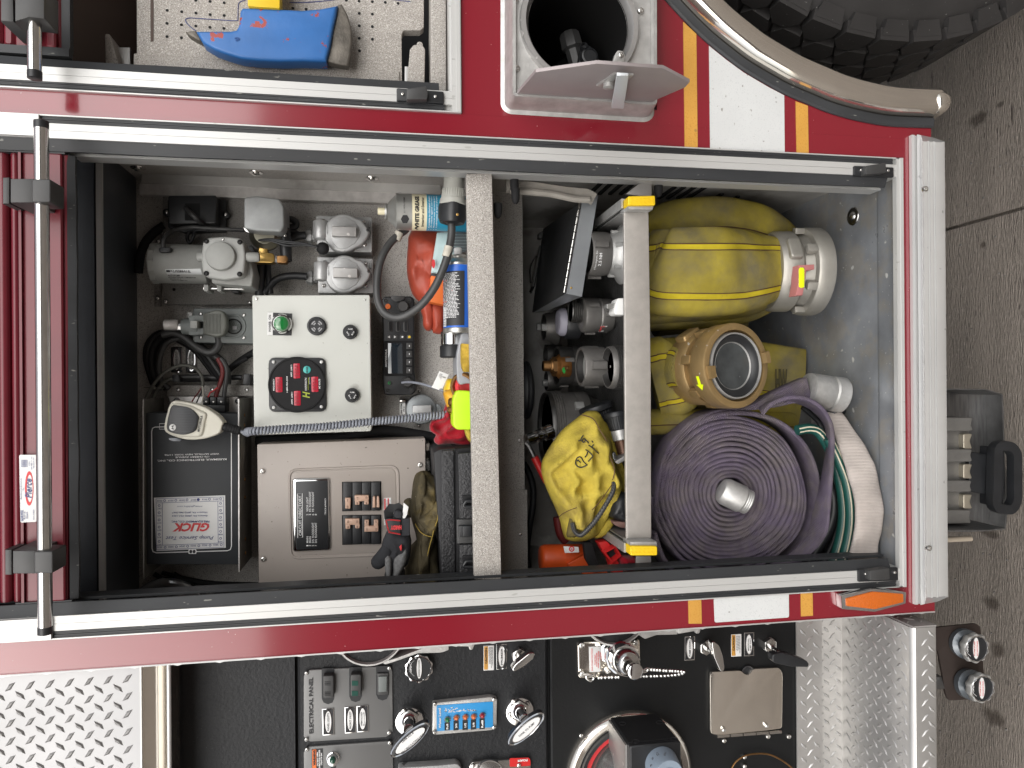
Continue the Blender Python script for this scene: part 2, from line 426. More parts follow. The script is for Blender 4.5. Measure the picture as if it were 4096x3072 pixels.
YCLOTH = mat('dirty_yellow_cloth', (.50, .39, .06), .85, 0, .2, var=.3, vs=20, bump=.7, bs=300, col2=(.24, .18, .06), c2s=13, c2t=(.46, .74))
YLATCH = mat('yellow_rubber', (.78, .52, .01), .5, 0, .5, var=.05, bump=.1)
YPLAS = mat('yellow_plastic', (.74, .50, .02), .45, 0, .5, var=.1, specks=[(90, .7, (.3, .2, .03))])
LIME = mat('fluorescent_lime_plastic', (.52, .80, .02), .45, 0, .5, var=.05)
ORANGE = mat('orange_rubber', (.62, .08, .012), .45, 0, .5, var=.12, vs=30)
ORANGE2 = mat('orange_card', (.76, .17, .035), .55, 0, .4, var=.06)
REDRUB = mat('red_rubber_glove', (.40, .065, .035), .48, 0, .5, var=.2, vs=20, bump=.1, bs=150)
REDCL = mat('red_cloth', (.36, .010, .022), .9, 0, .2, var=.2, bump=.5, bs=400, sheen=.2)
REDPL = mat('red_plastic', (.55, .02, .02), .35, 0, .5, var=.1)
GLOVE = mat('worn_brown_leather', (.075, .062, .036), .85, 0, .25, var=.4, vs=30, bump=.6, bs=240, col2=(.16, .12, .045), c2s=22, c2t=(.52, .75), specks=[(300, .77, (.4, .36, .28))])
CHARC = mat('charcoal_fabric', (.035, .036, .04), .9, 0, .2, var=.2, bump=.4, bs=500)
GREYF = mat('grey_knit', (.17, .17, .17), .9, 0, .2, var=.3, vs=200, bump=.4, bs=500)
CORD = mat('grey_coiled_cord', (.22, .235, .27), .5, 0, .5, var=.2, vs=70)
BLUEP = mat('chipped_blue_paint', (.03, .14, .40), .42, 0, .5, var=.15, vs=14, bump=.15, bs=80, col2=(.33, .05, .035), c2s=24, c2t=(.625, .635))
BLADE = mat('worn_axe_steel', (.16, .145, .125), .55, .5, var=.4, vs=60, bump=.5, bs=300)
CANBL = mat('blue_label', (.02, .115, .50), .35, 0, .5)
CANTQ = mat('turquoise_label', (.02, .26, .42), .35, 0, .5)
CANCR = mat('cream_label', (.72, .66, .46), .45, 0, .5, var=.05)
MICW = mat('off_white_mic_shell', (.60, .58, .50), .4, 0, .5, var=.06, vs=20)
REDLED = mat('red_display_window', (.42, .02, .04), .15, 0, .5)
LEDSEG = mat('unlit_segment', (.27, .012, .025), .3)
GREENL = mat('green_lens', (.01, .16, .035), .1, 0, .6, coat=.6)
AMBER = mat('amber_reflector_lens', (.58, .12, .004), .18, 0, .6, coat=.7, bump=.8, bs=420)
AMBL = mat('amber_lens', (.60, .13, .02), .12, 0, .6, coat=.6)
REDL = mat('red_lens', (.32, .005, .01), .12, 0, .6, coat=.6)
TEAL = mat('teal_button', (.05, .38, .36), .45)
BROWNC = mat('brown_canvas', (.045, .032, .026), .95, 0, .1, var=.3, vs=4)
BROWNP = mat('rusty_brown_plate', (.045, .032, .027), .6, .3, var=.35, vs=12, bump=.2, bs=80)
TPEACH = mat('breaker_toggle', (.52, .34, .25), .45)
WOODY = mat('yellow_sponge', (.50, .33, .05), .9, 0, .2, var=.5, vs=60, bump=1.2, bs=120)
TREADP = mat('bright_tread_plate', (.34, .34, .345), .42, .55, var=.06, vs=6, bump=.05, bs=40, rvar=.06)
TREADM = mat('worn_tread_plate', (.52, .51, .495), .36, .6, var=.16, vs=9, bump=.08, bs=90, rvar=.1)
TYRE = mat('tyre_rubber', (.022, .0205, .02), .62, 0, .45, var=.3, vs=8, bump=.12, bs=160, specks=[(200, .77, (.2, .2, .19))])
LIMETAG = mat('lime_reflective_tag', (.75, .90, .01), .4)
PINKT = mat('faded_red_lever', (.42, .16, .155), .5)
WINDOW = mat('dark_glass', (.02, .03, .04), .05, 0, .8, coat=1)
BOTT = mat('grey_bottle', (.32, .33, .35), .3, 0, .5, var=.1)
SKYB = mat('sky_blue_plate', (.03, .28, .62), .45)
GOLDS = mat('mirror_stainless', (.84, .79, .71), .12, .95, var=.06, vs=5, bump=.02, bs=5)
def screw(m, u, v, r, yb, yf, slot=False):
    """pan head screw with a recessed drive"""
    c = P(u, v, yf); k = SC(u, v, yf)*r; h = yb-yf
    return m.lathe(Vector((c.x, yb, c.z)), (0, -1, 0), [(0, k), (h*.45, k), (h*.85, k*.8), (h, k*.45), (h*.6, k*.34)], 14)
# ================================================================== the place: ground and the building across the apron
def bz(u, y=0.0, v=1536): return P(u, v, y).z
def bx(v, y=0.0, u=2048): return P(u, v, y).x
GROUND = mat('broom_finished_concrete', (.255, .222, .192), .9, 0, .2, var=.2, vs=4, bump=3.2, bs=110, stretch=(.45, 2.6, 1), specks=[(19, .745, (.085, .07, .06)), (70, .70, (.10, .085, .075)), (150, .64, (.34, .30, .265))])
CR_Y = .56
gm = M()
# slabs split by a joint that runs away under the truck
j0 = PZ(*q1(3, 1, 1545, 325), 0); j1 = PZ(*q1(3, 1, 2212, 137), 0)
jd = (j1-j0); jd.z = 0; jd.normalize(); jn = Vector((-jd.y, jd.x, 0))
for sgn in (1, -1):
    a = j0+jn*(sgn*.0045); z = 0
    pts = [a-jd*40, a+jd*40, a+jd*40+jn*sgn*40, a-jd*40+jn*sgn*40]
    pts = [Vector((p.x, p.y, 0)) for p in pts]
    g = gm.ring(pts); gm.cap(g, sgn < 0)
g = gm.ring([(-45, -45, -.012), (45, -45, -.012), (45, 45, -.012), (-45, 45, -.012)]); gm.cap(g)
one('ground', 'brownish grey broom-finished concrete apron under the truck, with a dark saw-cut joint', 'ground', gm, GROUND, kind='structure', ang=0)
OIL = mat('oil_stain', (.07, .052, .04), .7)
_nt = OIL.node_tree; _b = _nt.nodes['Principled BSDF']; _o = _nt.nodes['Material Output']; _tr = _nt.nodes.new('ShaderNodeBsdfTransparent'); _mx = _nt.nodes.new('ShaderNodeMixShader')
_at = _nt.nodes.new('ShaderNodeAttribute'); _at.attribute_name = 'soft'; _otc = _nt.nodes.new('ShaderNodeTexCoord'); _n = _nt.nodes.new('ShaderNodeTexNoise'); _n.inputs['Scale'].default_value = 38; _n.inputs['Detail'].default_value = 5
_nt.links.new(_otc.outputs['Object'], _n.inputs['Vector']); _m1 = _nt.nodes.new('ShaderNodeMath'); _m1.operation = 'ADD'; _nt.links.new(_at.outputs['Fac'], _m1.inputs[0]); _nt.links.new(_n.outputs[0], _m1.inputs[1])
_mr = _nt.nodes.new('ShaderNodeMapRange'); _mr.inputs[1].default_value = .72; _mr.inputs[2].default_value = 1.15; _mr.inputs[4].default_value = .5; _nt.links.new(_m1.outputs[0], _mr.inputs[0])
_nt.links.new(_mr.outputs[0], _mx.inputs[0]); _nt.links.new(_tr.outputs[0], _mx.inputs[1]); _nt.links.new(_b.outputs[0], _mx.inputs[2]); _nt.links.new(_mx.outputs[0], _o.inputs[0])
SOFT = []
for i, (c, r, x, y, a, b) in enumerate(((3, 0, 1815, 1030, 110, 90), (3, 3, 1930, 235, 90, 90), (3, 3, 1985, 640, 70, 110), (3, 3, 1960, 1230, 130, 110), (3, 0, 2005, 905, 40, 40), (3, 1, 1858, 455, 30, 45), (3, 2, 1925, 1300, 110, 50))):
    cc = PZ(*q1(c, r, x, y), .0015); k = (PZ(*q1(c, r, x, y+10), 0)-PZ(*q1(c, r, x, y), 0)).length/10; sm = M(); prev = None
    for j in range(7):
        g = sm.ring([(cc.x+math.cos(2*math.pi*t/24)*b*k*j/6, cc.y+math.sin(2*math.pi*t/24)*a*k*1.5*j/6, .0015+.0002*i) for t in range(24)])
        if prev: sm.join(prev, g)
        prev = g
    SOFT.append(one('oil_stain', ['dark oil stain on the concrete beside the polished wheel arch tip', 'upper dark oil drip just beyond the drain knobs', 'oil drip stain right beside the drain knob pair', 'large dark oil stain below the drain knobs', 'small dark pit in the concrete near the oil stain by the wheel arch', 'lone small dark chip in the concrete slab beside the step rail', 'dark smear on the concrete under the wheel chock holder'][i], 'stain', sm, OIL, kind='stuff', ang=0))
peb = M()
for i in range(420):
    x = random.uniform(-1.1, .9); y = random.uniform(.15, 1.5); s_ = random.uniform(.001, .0032)
    peb.lathe((x, y, 0), (0, 0, 1), [(0, s_), (s_*.5, s_*.8), (s_*.8, s_*.3)], 6, cap0=False)
one('grit', 'loose grit and tiny stones scattered over the concrete', 'grit', peb, mat('grit_stone', (.16, .15, .14), .9, var=.5, vs=90), kind='stuff')
# station wall behind the viewer (only its reflection shows in the paint and the chrome)
wm = M().box(-14, 14, -16.3, -16, 0, 4.3)
one('building', 'long low dark brick building across the apron, seen only as a reflection in the paint', 'building', wm, mat('far_brick', (.13, .085, .07), .9, var=.3, vs=2))

# ================================================================== fire truck body
T = Thing('fire_truck', 'red fire truck side with open roll-up doors, aluminium frames and black pump panel', 'fire truck')
XR, XN, XL, XE = .394, .430, -.364, -.4105          # right rail edge, neighbour rail edge, left rail edge, rear body corner
ZTOP = 2.12; ZNB = bz(1843, 0, 300); ZB = bz(3727, 0, 900); SK = .003
NRM = Vector((0, -1, 0)); X1 = Vector((1, 0, 0)); Z1 = Vector((0, 0, 1)); O0 = Vector((0, 0, 0))
def plate(m, poly, yf=0, yb=SK, bev=0): return m.prism(O0, X1, Z1, NRM, poly, -yb, -yf, bev)
arch_px = q(2, 0, 1000, -470, 1080, -320, 1180, -160, 1315, 0, 1480, 180, 1590, 290, 1700, 390, 1850, 510, 2000, 620, 2212, 745)+q(3, 0, 140, 820, 350, 910, 540, 985, 780, 1050, 1050, 1095, 1415, 1110)
arch = [P(u, v, 0) for u, v in arch_px]; archs = smooth_path(arch, 4)
ZC0, ZC1 = bz(2046, 0, 200), bz(2626, 0, 200); XC = P(2300, 420, 0).x      # hole behind the storage tube casting
sp = M()
plate(sp, [(XR, ZB), (XR, ZTOP), (XN, ZTOP), (XN, ZB)])
plate(sp, [(XN+1e-4, ZC0), (XN+1e-4, ZNB), (1.9, ZNB), (1.9, ZC0)])
plate(sp, [(XN+1e-4, ZC1), (XN+1e-4, ZC0-1e-4), (XC, ZC0-1e-4), (XC, ZC1)])
XTC = P(*q1(2, 0, 600, -400), 0).x; plate(sp, [(XTC, ZC1), (XTC, ZC0-1e-4), (1.9, ZC0-1e-4), (1.9, ZC1)])
ap = [(p.x, p.z) for p in archs if p.z < ZC1]
plate(sp, [(XN+1e-4, ZB), (XN+1e-4, ZC1-1e-4), (ap[0][0], ZC1-1e-4)]+ap[:-1]+[(ap[-1][0], ZB)])
plate(sp, [(XE, ZB), (XE, ZTOP), (XL, ZTOP), (XL, ZB)])
zs0 = bz(3612); plate(sp, [(XL+1e-4, ZB), (XL+1e-4, zs0), (XR-1e-4, zs0), (XR-1e-4, ZB)])
plate(sp, [(-1.9, ZTOP+1e-4), (-1.9, 2.7), (1.9, 2.7), (1.9, ZTOP+1e-4)])
side = T.add('side_panel', sp, RED, label='glossy red side panel')
# corner return and beaded edge of the body
T.add('corner_return', M().box(XE-.002, XE, -.001, .12, ZB, ZTOP), RED)
eb = M(); prev = None
for k in range(241):
    z = ZB+(ZTOP-ZB)*k/240; w = .0026+.0010*noise.noise(Vector((z*9, 1, 1)))+(.0016 if k % 9 == 4 else 0); g = eb.ring([(XE-.0012, -.0015, z), (XE-.0012-w, -.0005, z), (XE-.0012-w, .002, z), (XE-.0012, .003, z)])
    if prev: eb.join(prev, g)
    prev = g
T.add('edge_bead', eb, ALU)
# vinyl stripes
def vinyl(mt, *polys, nm='stripe'):
    for pl in polys: T.add(nm, M().slab(pl, -.0012, -.0002, 0), mt)
vinyl(YVIN, q(2, 0, 1480, 188, 1593, 292, 1605, 1290, 1493, 1283), q(2, 3, 1523, 185, 1635, 182, 1640, 412, 1527, 412), q(3, 0, 240, 875, 345, 914, 352, 1335, 248, 1332), q(3, 3, 283, 128, 385, 124, 389, 343, 287, 350))
vinyl(WHT, q(2, 0, 1703, 397, 1850, 515, 2000, 625, 2212, 750)+q(3, 0, 140, 824, 145, 1325)+q(2, 0, 1713, 1293), rpoly(q(2, 3, 1743, 178)+q(3, 3, 180, 138, 182, 358)+q(2, 3, 1752, 403), 8))
# door tracks
def rail(x0, d, z0, z1, zi1, name='door_track'):
    f = lambda a, b, y0, y1, zz0=z0, zz1=z1: M().box(min(x0+d*a, x0+d*b), max(x0+d*a, x0+d*b), y0, y1, zz0, zz1)
    a = f(0, .0018, -.006, .002)
    a.add(f(.0122, .0221, -.005, .03)); a.add(f(.0225, .0334, -.005, .03)); a.add(f(.0001, .0330, .0035, .02))
    tr = T.add(name, a, ALUW)
    ins = M()
    for k in range(4):
        w = .0100/4; ins.add(f(.0020+k*w, .0020+k*w+w*.82, -.0042-.0007*(k % 2), .003, z0+.012, zi1))
    ins.add(f(.0019, .0121, -.002, .003, z0+.012, zi1))
    T.add('rubber_insert', ins, SEAL, tr)
    if zi1 < z1: T.add('track_cap', f(.0019, .0330, -.011, -.0052, zi1, z1), ALUW, tr)
    # soft wiper seal with a wavy free edge
    sm = M(); n = 60; ra = []; rb = []
    r0 = None
    for k in range(n+1):
        z = z0+.02+(z1-z0-.02)*k/n; w = .0495+.0016*noise.noise(Vector((z*6, x0*9, 2)))
        pts = [(x0+d*.0335, -.002, z), (x0+d*.0335, .004, z), (x0+d*w, .010, z), (x0+d*w, .006, z)]
        r1 = sm.ring(pts)
        if r0: sm.join(r0, r1)
        else: sm.cap(r1, True)
        r0 = r1
    sm.cap(r0); T.add('wiper_seal', sm, SEAL, tr)
    # lower stop bracket handled apart
    return tr
ZS = bz(3595); ZTI = bz(163, -.004, 500)
rail(XR, -1, ZS, ZTOP, ZTI); rail(XL, 1, ZS, ZTOP, bz(212, -.004, 2500)); rail(XN, 1, ZNB+.0145, ZTOP, ZTOP)
# frames across the bottom of the two openings
T.add('door_sill', M().box(XL, XR, -.006, .004, bz(3620, -.006), bz(3592, -.006)).box(XL+.001, XR-.001, -.0075, -.006, bz(3619, -.007), bz(3608, -.007)), ALUW)
nb = M().box(XN, .95, -.006, .004, ZNB, bz(1806, 0, 300)); nb.box(XN+.001, .95, -.0075, -.006, bz(1840, 0, 300), bz(1824, 0, 300)); nb.box(XN+.034, .95, .004, .03, bz(1806, 0, 300), bz(1797, 0, 300))
T.add('door_sill', nb, ALUW)
# interior of the main compartment
ZF = bz(3530, .05); YB, YL = .30, .62; XWR, XWL = .389, -.404; ZM = bz(2095, YB); ZCE = bz(551, YB)
s_in = M(); pr = [(.0042, bz(3592)), (.034, bz(3552, .034)), (.052, ZF+.004), (.062, ZF), (.062, ZF-.01), (.0042, bz(3594)-.02)]
a = s_in.ring([(XWL+.0005, y, z) for y, z in pr]); b = s_in.ring([(XWR-.0005, y, z) for y, z in pr]); s_in.join(a, b); s_in.cap(a, True); s_in.cap(b)
T.add('inner_sill', s_in, FLOORM)
T.add('compartment_floor', M().box(XWL, XWR, .061, YL, ZF-.01, ZF), FLOORM)
fl = M(); uu, vv = q1(3, 1, 735, 210); pf = PZ(uu, vv, ZF)
fl.lathe(pf, (0, 0, 1), [(0, .018), (.0015, .0165), (.0015, .009), (.004, .007), (.006, .003)], 20); T.add('floor_bolt', fl, SCREW)
T.add('lower_back_wall', M().box(XWL, XWR, YL, YL+.01, ZF, ZM+.2), WALLM)
T.add('lower_side_wall', M().box(XWR, XWR+.008, .004, YL, ZF-.01, ZM), WALLM)
T.add('lower_side_wall', M().box(XWL-.008, XWL, .0045, YL, ZF-.01, ZM), WALLM)
for c, r, x, y in ((2, 0, 740, 1600), (2, 0, 830, 1600), (2, 0, 925, 1600), (2, 0, 1020, 1600), (2, 0, 1360, 1640), (2, 0, 1440, 1640), (2, 0, 1530, 1640), (2, 0, 1620, 1640), (2, 1, 1760, 40), (2, 1, 1900, 60)):
    p = PX(*q1(c, r, x, y), XWR); lv = M(); lv.bar((XWR-.001, p.y-.03, p.z), (XWR-.001, p.y+.06, p.z), .006, .007); T.add('louvre', lv, BLKM)
T.add('upper_back_wall', M().box(XWL, XWR, YB, YB+.006, ZM, ZCE+.3), SPAT)
T.add('lower_panel_strip', M().box(XWL, bx(1960, YB), YB-.006, YB-.0005, ZM-.004, bz(1985, YB)), SPAT)
T.add('middle_plate', M().box(XWL, XWR, YB+.006, YL, ZM, ZM+.006), SPATD)
T.add('upper_side_wall', M().box(XWR, XWR+.006, .0305, YB, ZM+.001, ZCE+.3), SPAT)
T.add('upper_side_wall', M().box(XWL-.006, XWL, .0305, YB, ZM+.001, ZCE+.3), SPAT)
yce = .135
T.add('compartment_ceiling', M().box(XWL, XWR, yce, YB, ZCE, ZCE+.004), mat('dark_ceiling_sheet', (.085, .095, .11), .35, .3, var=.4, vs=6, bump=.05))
T.add('ceiling_lip', M().box(XWL, XWR, yce-.006, yce, bz(419, yce), bz(395, yce)), ALU)
T.add('drum_housing', M().box(XWL, XWR, .034, yce+.03, ZCE+.23, ZCE+.24).box(XWL, XWR, yce+.02, yce+.03, ZCE+.02, ZCE+.23), mat('dark_housing', (.045, .05, .06), .5, .2, var=.3, vs=8))
cs = M()
for u, v in (q1(0, 0, 945, 1447), q1(0, 0, 1157, 1620), q1(0, 3, 968, 105)): screw(cs, u, v, 8, yce+.16, yce+.15)
# side channel and aluminium angle on the right wall
ch = M(); zc1 = bz(556, .27, 740); zc0 = bz(1700, .27, 770)
ch.box(.352, .372, .272, .29, zc0, zc1); T.add('side_channel', ch, ALUB)
ch2 = M().box(.372, XWR, .268, .29, zc0-.03, zc1-.005).box(.376, .384, .05, .056, ZM+.05, 2.0); T.add('side_angle', ch2, WALLM)
tk = M()
tk.box(.346, .350, .030, .060, ZS+.01, 1.96).box(.350, .388, .045, .050, ZF+.02, 1.97); tk.box(.3512, .356, .034, .038, ZS+.01, 1.96)
T.add('door_guide', tk, ALU)
tk = M().box(-.318, -.314, .030, .060, ZS+.01, 2.1); T.add('door_guide', tk, SEAL)
for c, r, x, y in ((0, 0, 1190, 1447), (1, 0, 0, 1488), (1, 0, 1000, 1538)):
    u, v = q1(c, r, x, y); p = PX(u, v, XWR); wb = M().lathe(p, (-1, 0, 0), [(0, .0125), (.0015, .012), (.0016, .006), (.005, .006), (.006, .004)], 16); T.add('wall_bolt', wb, STEEL)
# shelf and its beam
bm_px = [(1865, 694), (1968, 694), (2006, 2318), (1897, 2318)]
T.add('shelf_beam', M().slab(rpoly(bm_px, 6), .032, .045, .003, 3), SPATL)
zsh0 = P(1905, 694, .04).z; zsh1 = P(1940, 2318, .04).z
sh = M(); pts = [(XWL, .044, zsh1), (XWR, .044, zsh0), (XWR, YB-.0005, zsh0), (XWL, YB-.0005, zsh1)]
a = sh.ring([Vector(p) for p in pts]); b = sh.ring([Vector(p)-Vector((0, 0, .004)) for p in pts]); sh.join(b, a); sh.cap(a); sh.cap(b, True)
T.add('shelf_board', sh, SPAT)
def shz(x): return zsh1+(zsh0-zsh1)*(x-XWL)/(XWR-XWL)
for c, r, x, y in ((2, 2, 67, 488), (2, 2, 75, 1303)):
    u, v = q1(c, r, x, y); bs_ = M(); screw(bs_, u, v, 7, YB-.006, YB-.009); T.add('panel_screw', bs_, SCREW)
# rubber bumpers on the side wall
for c, r, x, y in ((2, 0, 20, 1590), (2, 0, 1265, 1620), (2, 1, 30, 15), (1, 1, 2090, 140)):
    u, v = q1(c, r, x, y); p = P(u, v-14, .06); k = 36/K*SC(u, v, .06)
    m = M().lathe(p, (-1, 0, 0), [(-.002, k*1.05), (.006, k*1.05), (.014, k*.98), (.02, k*.75), (.023, k*.35)], 16)
    T.add('rubber_bumper', m, BLKM)
# neighbour compartment shell
T.add('neighbour_wall', M().box(XN+.034, 1.0, .42, .43, ZNB, ZTOP+.1).box(XN+.03, XN+.034, .031, .42, ZNB, ZTOP+.1), BLKM)
T.add('brown_liner', M().box(XN+.034, 1.0, .20, .206, bz(560, .2, 100), ZTOP+.1), BROWNC)
T.add('neighbour_floor', M().box(XN+.034, 1.0, .031, .42, bz(1800, .03, 200)-.012, bz(1800, .03, 200)-.004), SPATD)
# chassis mass, roof and far side so that daylight falls as round a real truck
T.add('underbody', M().box(-1.9, .30, .75, 2.4, .46, .55).box(.30, 1.9, .75, 2.4, ZB+.35, ZB+.4).box(-1.9, XWL-.01, .10, .75, .50, .56).box(XWL-.01, XWR+.01, .012, .75, ZF-.05, ZF-.03), BLKM)
T.add('body_shell', M().box(-1.9, 1.9, .75, 2.4, 2.66, 2.7).box(-1.9, 1.9, 2.38, 2.4, .56, 2.65).box(-1.92, -1.9, .1, 2.4, .5, 2.7).box(1.9, 1.92, .0, 2.4, .9, 2.7).box(-1.9, 1.9, .0035, .75, 2.68, 2.70), REDD)
# ---------------------------------------------------------------- rub rail along the bottom
def rub():
    y0 = -.012; z = lambda u, y=-.03: P(u, 1536, y).z
    xa = P(*q1(3, 0, 1230, 1160), -.01).x; xb = P(*q1(3, 3, 1290, 250), -.01).x
    pr = [(-.001, bz(3654, -.008)), (-.008, bz(3654, -.008)), (-.0085, bz(3666, -.0085)), (-.0045, bz(3667, -.0045)), (-.0045, bz(3673, -.0045)), (-.011, bz(3674, -.01)), (-.013, bz(3690, -.012)), (-.030, bz(3697, -.03)), (-.033, bz(3700, -.033)), (-.033, bz(3716, -.033)), (-.031, bz(3717, -.031)), (-.031, bz(3725, -.031)), (-.033, bz(3726, -.033)), (-.033, bz(3738, -.033)), (-.031, bz(3739, -.031)), (-.031, bz(3747, -.031)), (-.033, bz(3748, -.033)), (-.033, bz(3772, -.033)), (-.030, bz(3786, -.03)), (-.001, bz(3790, -.03))]
    m = M(); n = 1
    a = m.ring([(xa-max(0, -y-.011)*.9, y, zz) for y, zz in pr])
    b = m.ring([(xb+max(0, -y-.011)*.9, y, zz) for y, zz in pr]); m.join(a, b); m.cap(a, True); m.cap(b)
    rr_ = T.add('rub_rail', m, mat('extruded_rub_rail', (.66, .66, .65), .27, .45, var=.06, vs=12, specks=[(60, .76, (.35, .35, .34))]), label='ribbed aluminium rub rail')
    for u, v in (q1(3, 0, 1370, 1630), q1(3, 2, 1400, 1420)):
        s = M(); screw(s, u, v, 13, -.030, -.036); T.add('bolt', s, SCREW, rr_)
rub()
# ---------------------------------------------------------------- polished wheel-arch trim
pathc = smooth_path([P(u, v, 0) for u, v in arch_px], 5)
prof = lambda pts: pts
cen = P(3650, -1100, 0)
def arch_sweep(m, prof2, s0=0, s1=None):
    """profile given as (towards the wheel, towards the viewer)"""
    pth = pathc[s0:s1]; prev = None; first = None
    for i, p in enumerate(pth):
        t = (pth[min(i+1, len(pth)-1)]-pth[max(i-1, 0)]).normalized(); n_ = Vector((0, -1, 0)).cross(t).normalized()
        if n_.x < 0: n_ = -n_
        g = m.ring([p+n_*a-Vector((0, 1, 0))*b for a, b in prof2])
        if prev: m.join(prev, g)
        else: first = g
        prev = g
    m.cap(first, True); m.cap(prev); return m
T.add('arch_seal', arch_sweep(M(), [(0, 0), (0, .003), (.003, .006), (.009, .0055), (.012, .007), (.017, .006), (.019, 0)]), SEAL)
T.add('wheel_arch_trim', arch_sweep(M(), [(.0185, 0), (.0185, .007), (.0198, .015), (.0225, .023), (.027, .028), (.032, .030), (.056, .0285), (.0595, .026), (.061, .021), (.061, 0), (.058, -.004)], 0), GOLDS, label='polished stainless wheel arch trim reflecting the ground')
e = pathc[-1]
T.add('arch_end', M().lathe(e+Vector((.039, 0, .0)), (0, -1, 0), [(-.004, .0212), (.010, .0212), (.022, .019), (.03, .014), (.034, .006)], 20), GOLDS)
# ---------------------------------------------------------------- rear wheel
def wheel():
    import itertools
    yw0 = .055
    pts = [P(*q1(3, 0, x, y), yw0+.01) for x, y in ((510, 240), (790, 320), (1040, 372), (1310, 375), (1560, 345), (1800, 265), (2080, 165))]
    # least-squares circle
    import numpy as np
    A = np.array([[2*p.x, 2*p.z, 1] for p in pts]); bb = np.array([p.x**2+p.z**2 for p in pts])
    s = np.linalg.lstsq(A, bb, rcond=None)[0]; cx, cz = s[0], s[1]; R = math.sqrt(s[2]+cx*cx+cz*cz)
    print('WHEEL', cx, cz, R, [round((Vector((p.x-cx, 0, p.z-cz))).length-R, 4) for p in pts])
    if not (.38 < R < .62): R = .50; cx = .40+R+.02; cz = .52
    o = Vector((cx, yw0, cz))
    m = M().lathe(o, (0, 1, 0), [(.03, R*.50), (.006, R*.56), (-.004, R*.66), (-.006, R*.78), (.0, R*.88), (.006, R*.925), (.012, R*.94), (.016, R*.955), (.03, R*.962), (.26, R*.962), (.27, R*.9), (.25, R*.5)], 96, cap0=True, cap1=True)
    w = T.add('wheel', m, TYRE, label='worn black rear tyre')
    T.add('rim', M().lathe(o+Vector((0, .012, 0)), (0, 1, 0), [(0, R*.52), (-.006, R*.50), (-.004, R*.46), (.012, R*.40), (.012, R*.24), (-.03, R*.20), (-.035, R*.05)], 48, cap0=False), STEEL, w)
    nb_ = 46
    shp = M()
    for row in range(4):
        for k in range(nb_):
            a = 2*math.pi*(k+(.5 if row % 2 else 0))/nb_; da = 2*math.pi/nb_
            y0 = (.002, .060, .116, .172)[row]; w_ = .0555
            def pt(ta, yy, rad): return Vector((cx+rad*math.cos(a+ta*da), yw0+yy, cz+rad*math.sin(a+ta*da)))
            if not (math.pi*.62 < (a % (2*math.pi)) < math.pi*1.72): continue
            b = M()
            if row == 0: outl = [(-.44, .0), (.44, .0), (.47, .030), (.24, w_+.002), (-.14, w_+.006), (-.47, .034)]
            else: outl = [(-.30, .0), (.26, .0), (.475, w_*.5), (.30, w_), (-.26, w_), (-.475, w_*.5)]
            lo = b.ring([pt(ta, y0+yy, R*.958) for ta, yy in outl]); hi = b.ring([pt(ta*.97, y0+yy, R*.995 if not (row == 0 and yy == 0) else R*.985) for ta, yy in outl])
            hi2 = b.ring([pt(ta*.95, y0+.0015+yy*.95, R) for ta, yy in outl])
            b.join(lo, hi); b.join(hi, hi2); b.cap(hi2)
            if row == 0:                                       # shoulder lug face running down the sidewall
                s1 = b.ring([pt(-.40, .0015, R*.985), pt(.40, .0015, R*.985), pt(.36, -.004, R*.93), pt(-.30, -.004, R*.93)])
                s2 = b.ring([pt(-.40, .012, R*.985), pt(.40, .012, R*.985), pt(.36, .010, R*.92), pt(-.30, .010, R*.92)])
                b.join(s1, s2); b.cap(s1)
            T.add('tread_block', b, TYRE, w)
    inner = M().box(cx-.55, cx+.6, yw0+.36, yw0+.38, .35, ZC1-.1)
    T.add('wheel_well', inner, BLKM)
    return cx, cz, R
wheel()
# ---------------------------------------------------------------- amber side marker
mk = M().slab(rpoly(q(3, 3, 632, 168, 905, 108, 1198, 140, 1192, 240, 925, 312, 640, 288), 5), -.016, -.001, .002)
mb = T.add('side_marker', mk, CHROME, label='elongated hexagonal amber marker light in a chrome bezel')
T.add('lens', M().slab(rpoly(q(3, 3, 675, 195, 905, 135, 1172, 155, 1175, 228, 925, 290, 678, 262), 4), -.0185, -.015, .0015), AMBER, mb)
# ---------------------------------------------------------------- tread plate
def diamonds(m, O, A, B, N, w, h, pit=.0265, L=.0195, W=.0064, H=.0016, x0=0, y0=0, chk=None, ang=48):
    i0 = -1
    nx = int(w/(pit/2))+2; ny = int(h/(pit/2))+2; a = math.radians(ang)
    for i in range(nx):
        for j in range(ny):
            if (i+j) % 2: continue
            x = x0+i*pit/2; y = y0+j*pit/2
            th = a if i % 2 else -a+math.radians(4)
            c, s = math.cos(th), math.sin(th)
            o = [(-L/2, 0), (-L*.12, W/2), (L/2, 0), (L*.12, -W/2)]
            mid = [(-L*.28, 0), (-L*.08, W*.18), (L*.28, 0), (L*.08, -W*.18)]
            f = lambda p: (x+p[0]*c-p[1]*s, y+p[0]*s+p[1]*c)
            oo = [f(p) for p in o]
            if any(not (0.0005 < px < w-.0005 and .0005 < py < h-.0005) for px, py in oo): continue
            if chk and not chk(x, y): continue
            r1 = m.ring([O+A*px+B*py for px, py in oo]); r2 = m.ring([O+A*px+B*py+N*H for px, py in (f(p) for p in mid)])
            m.join(r1, r2); m.cap(r2)
    return m
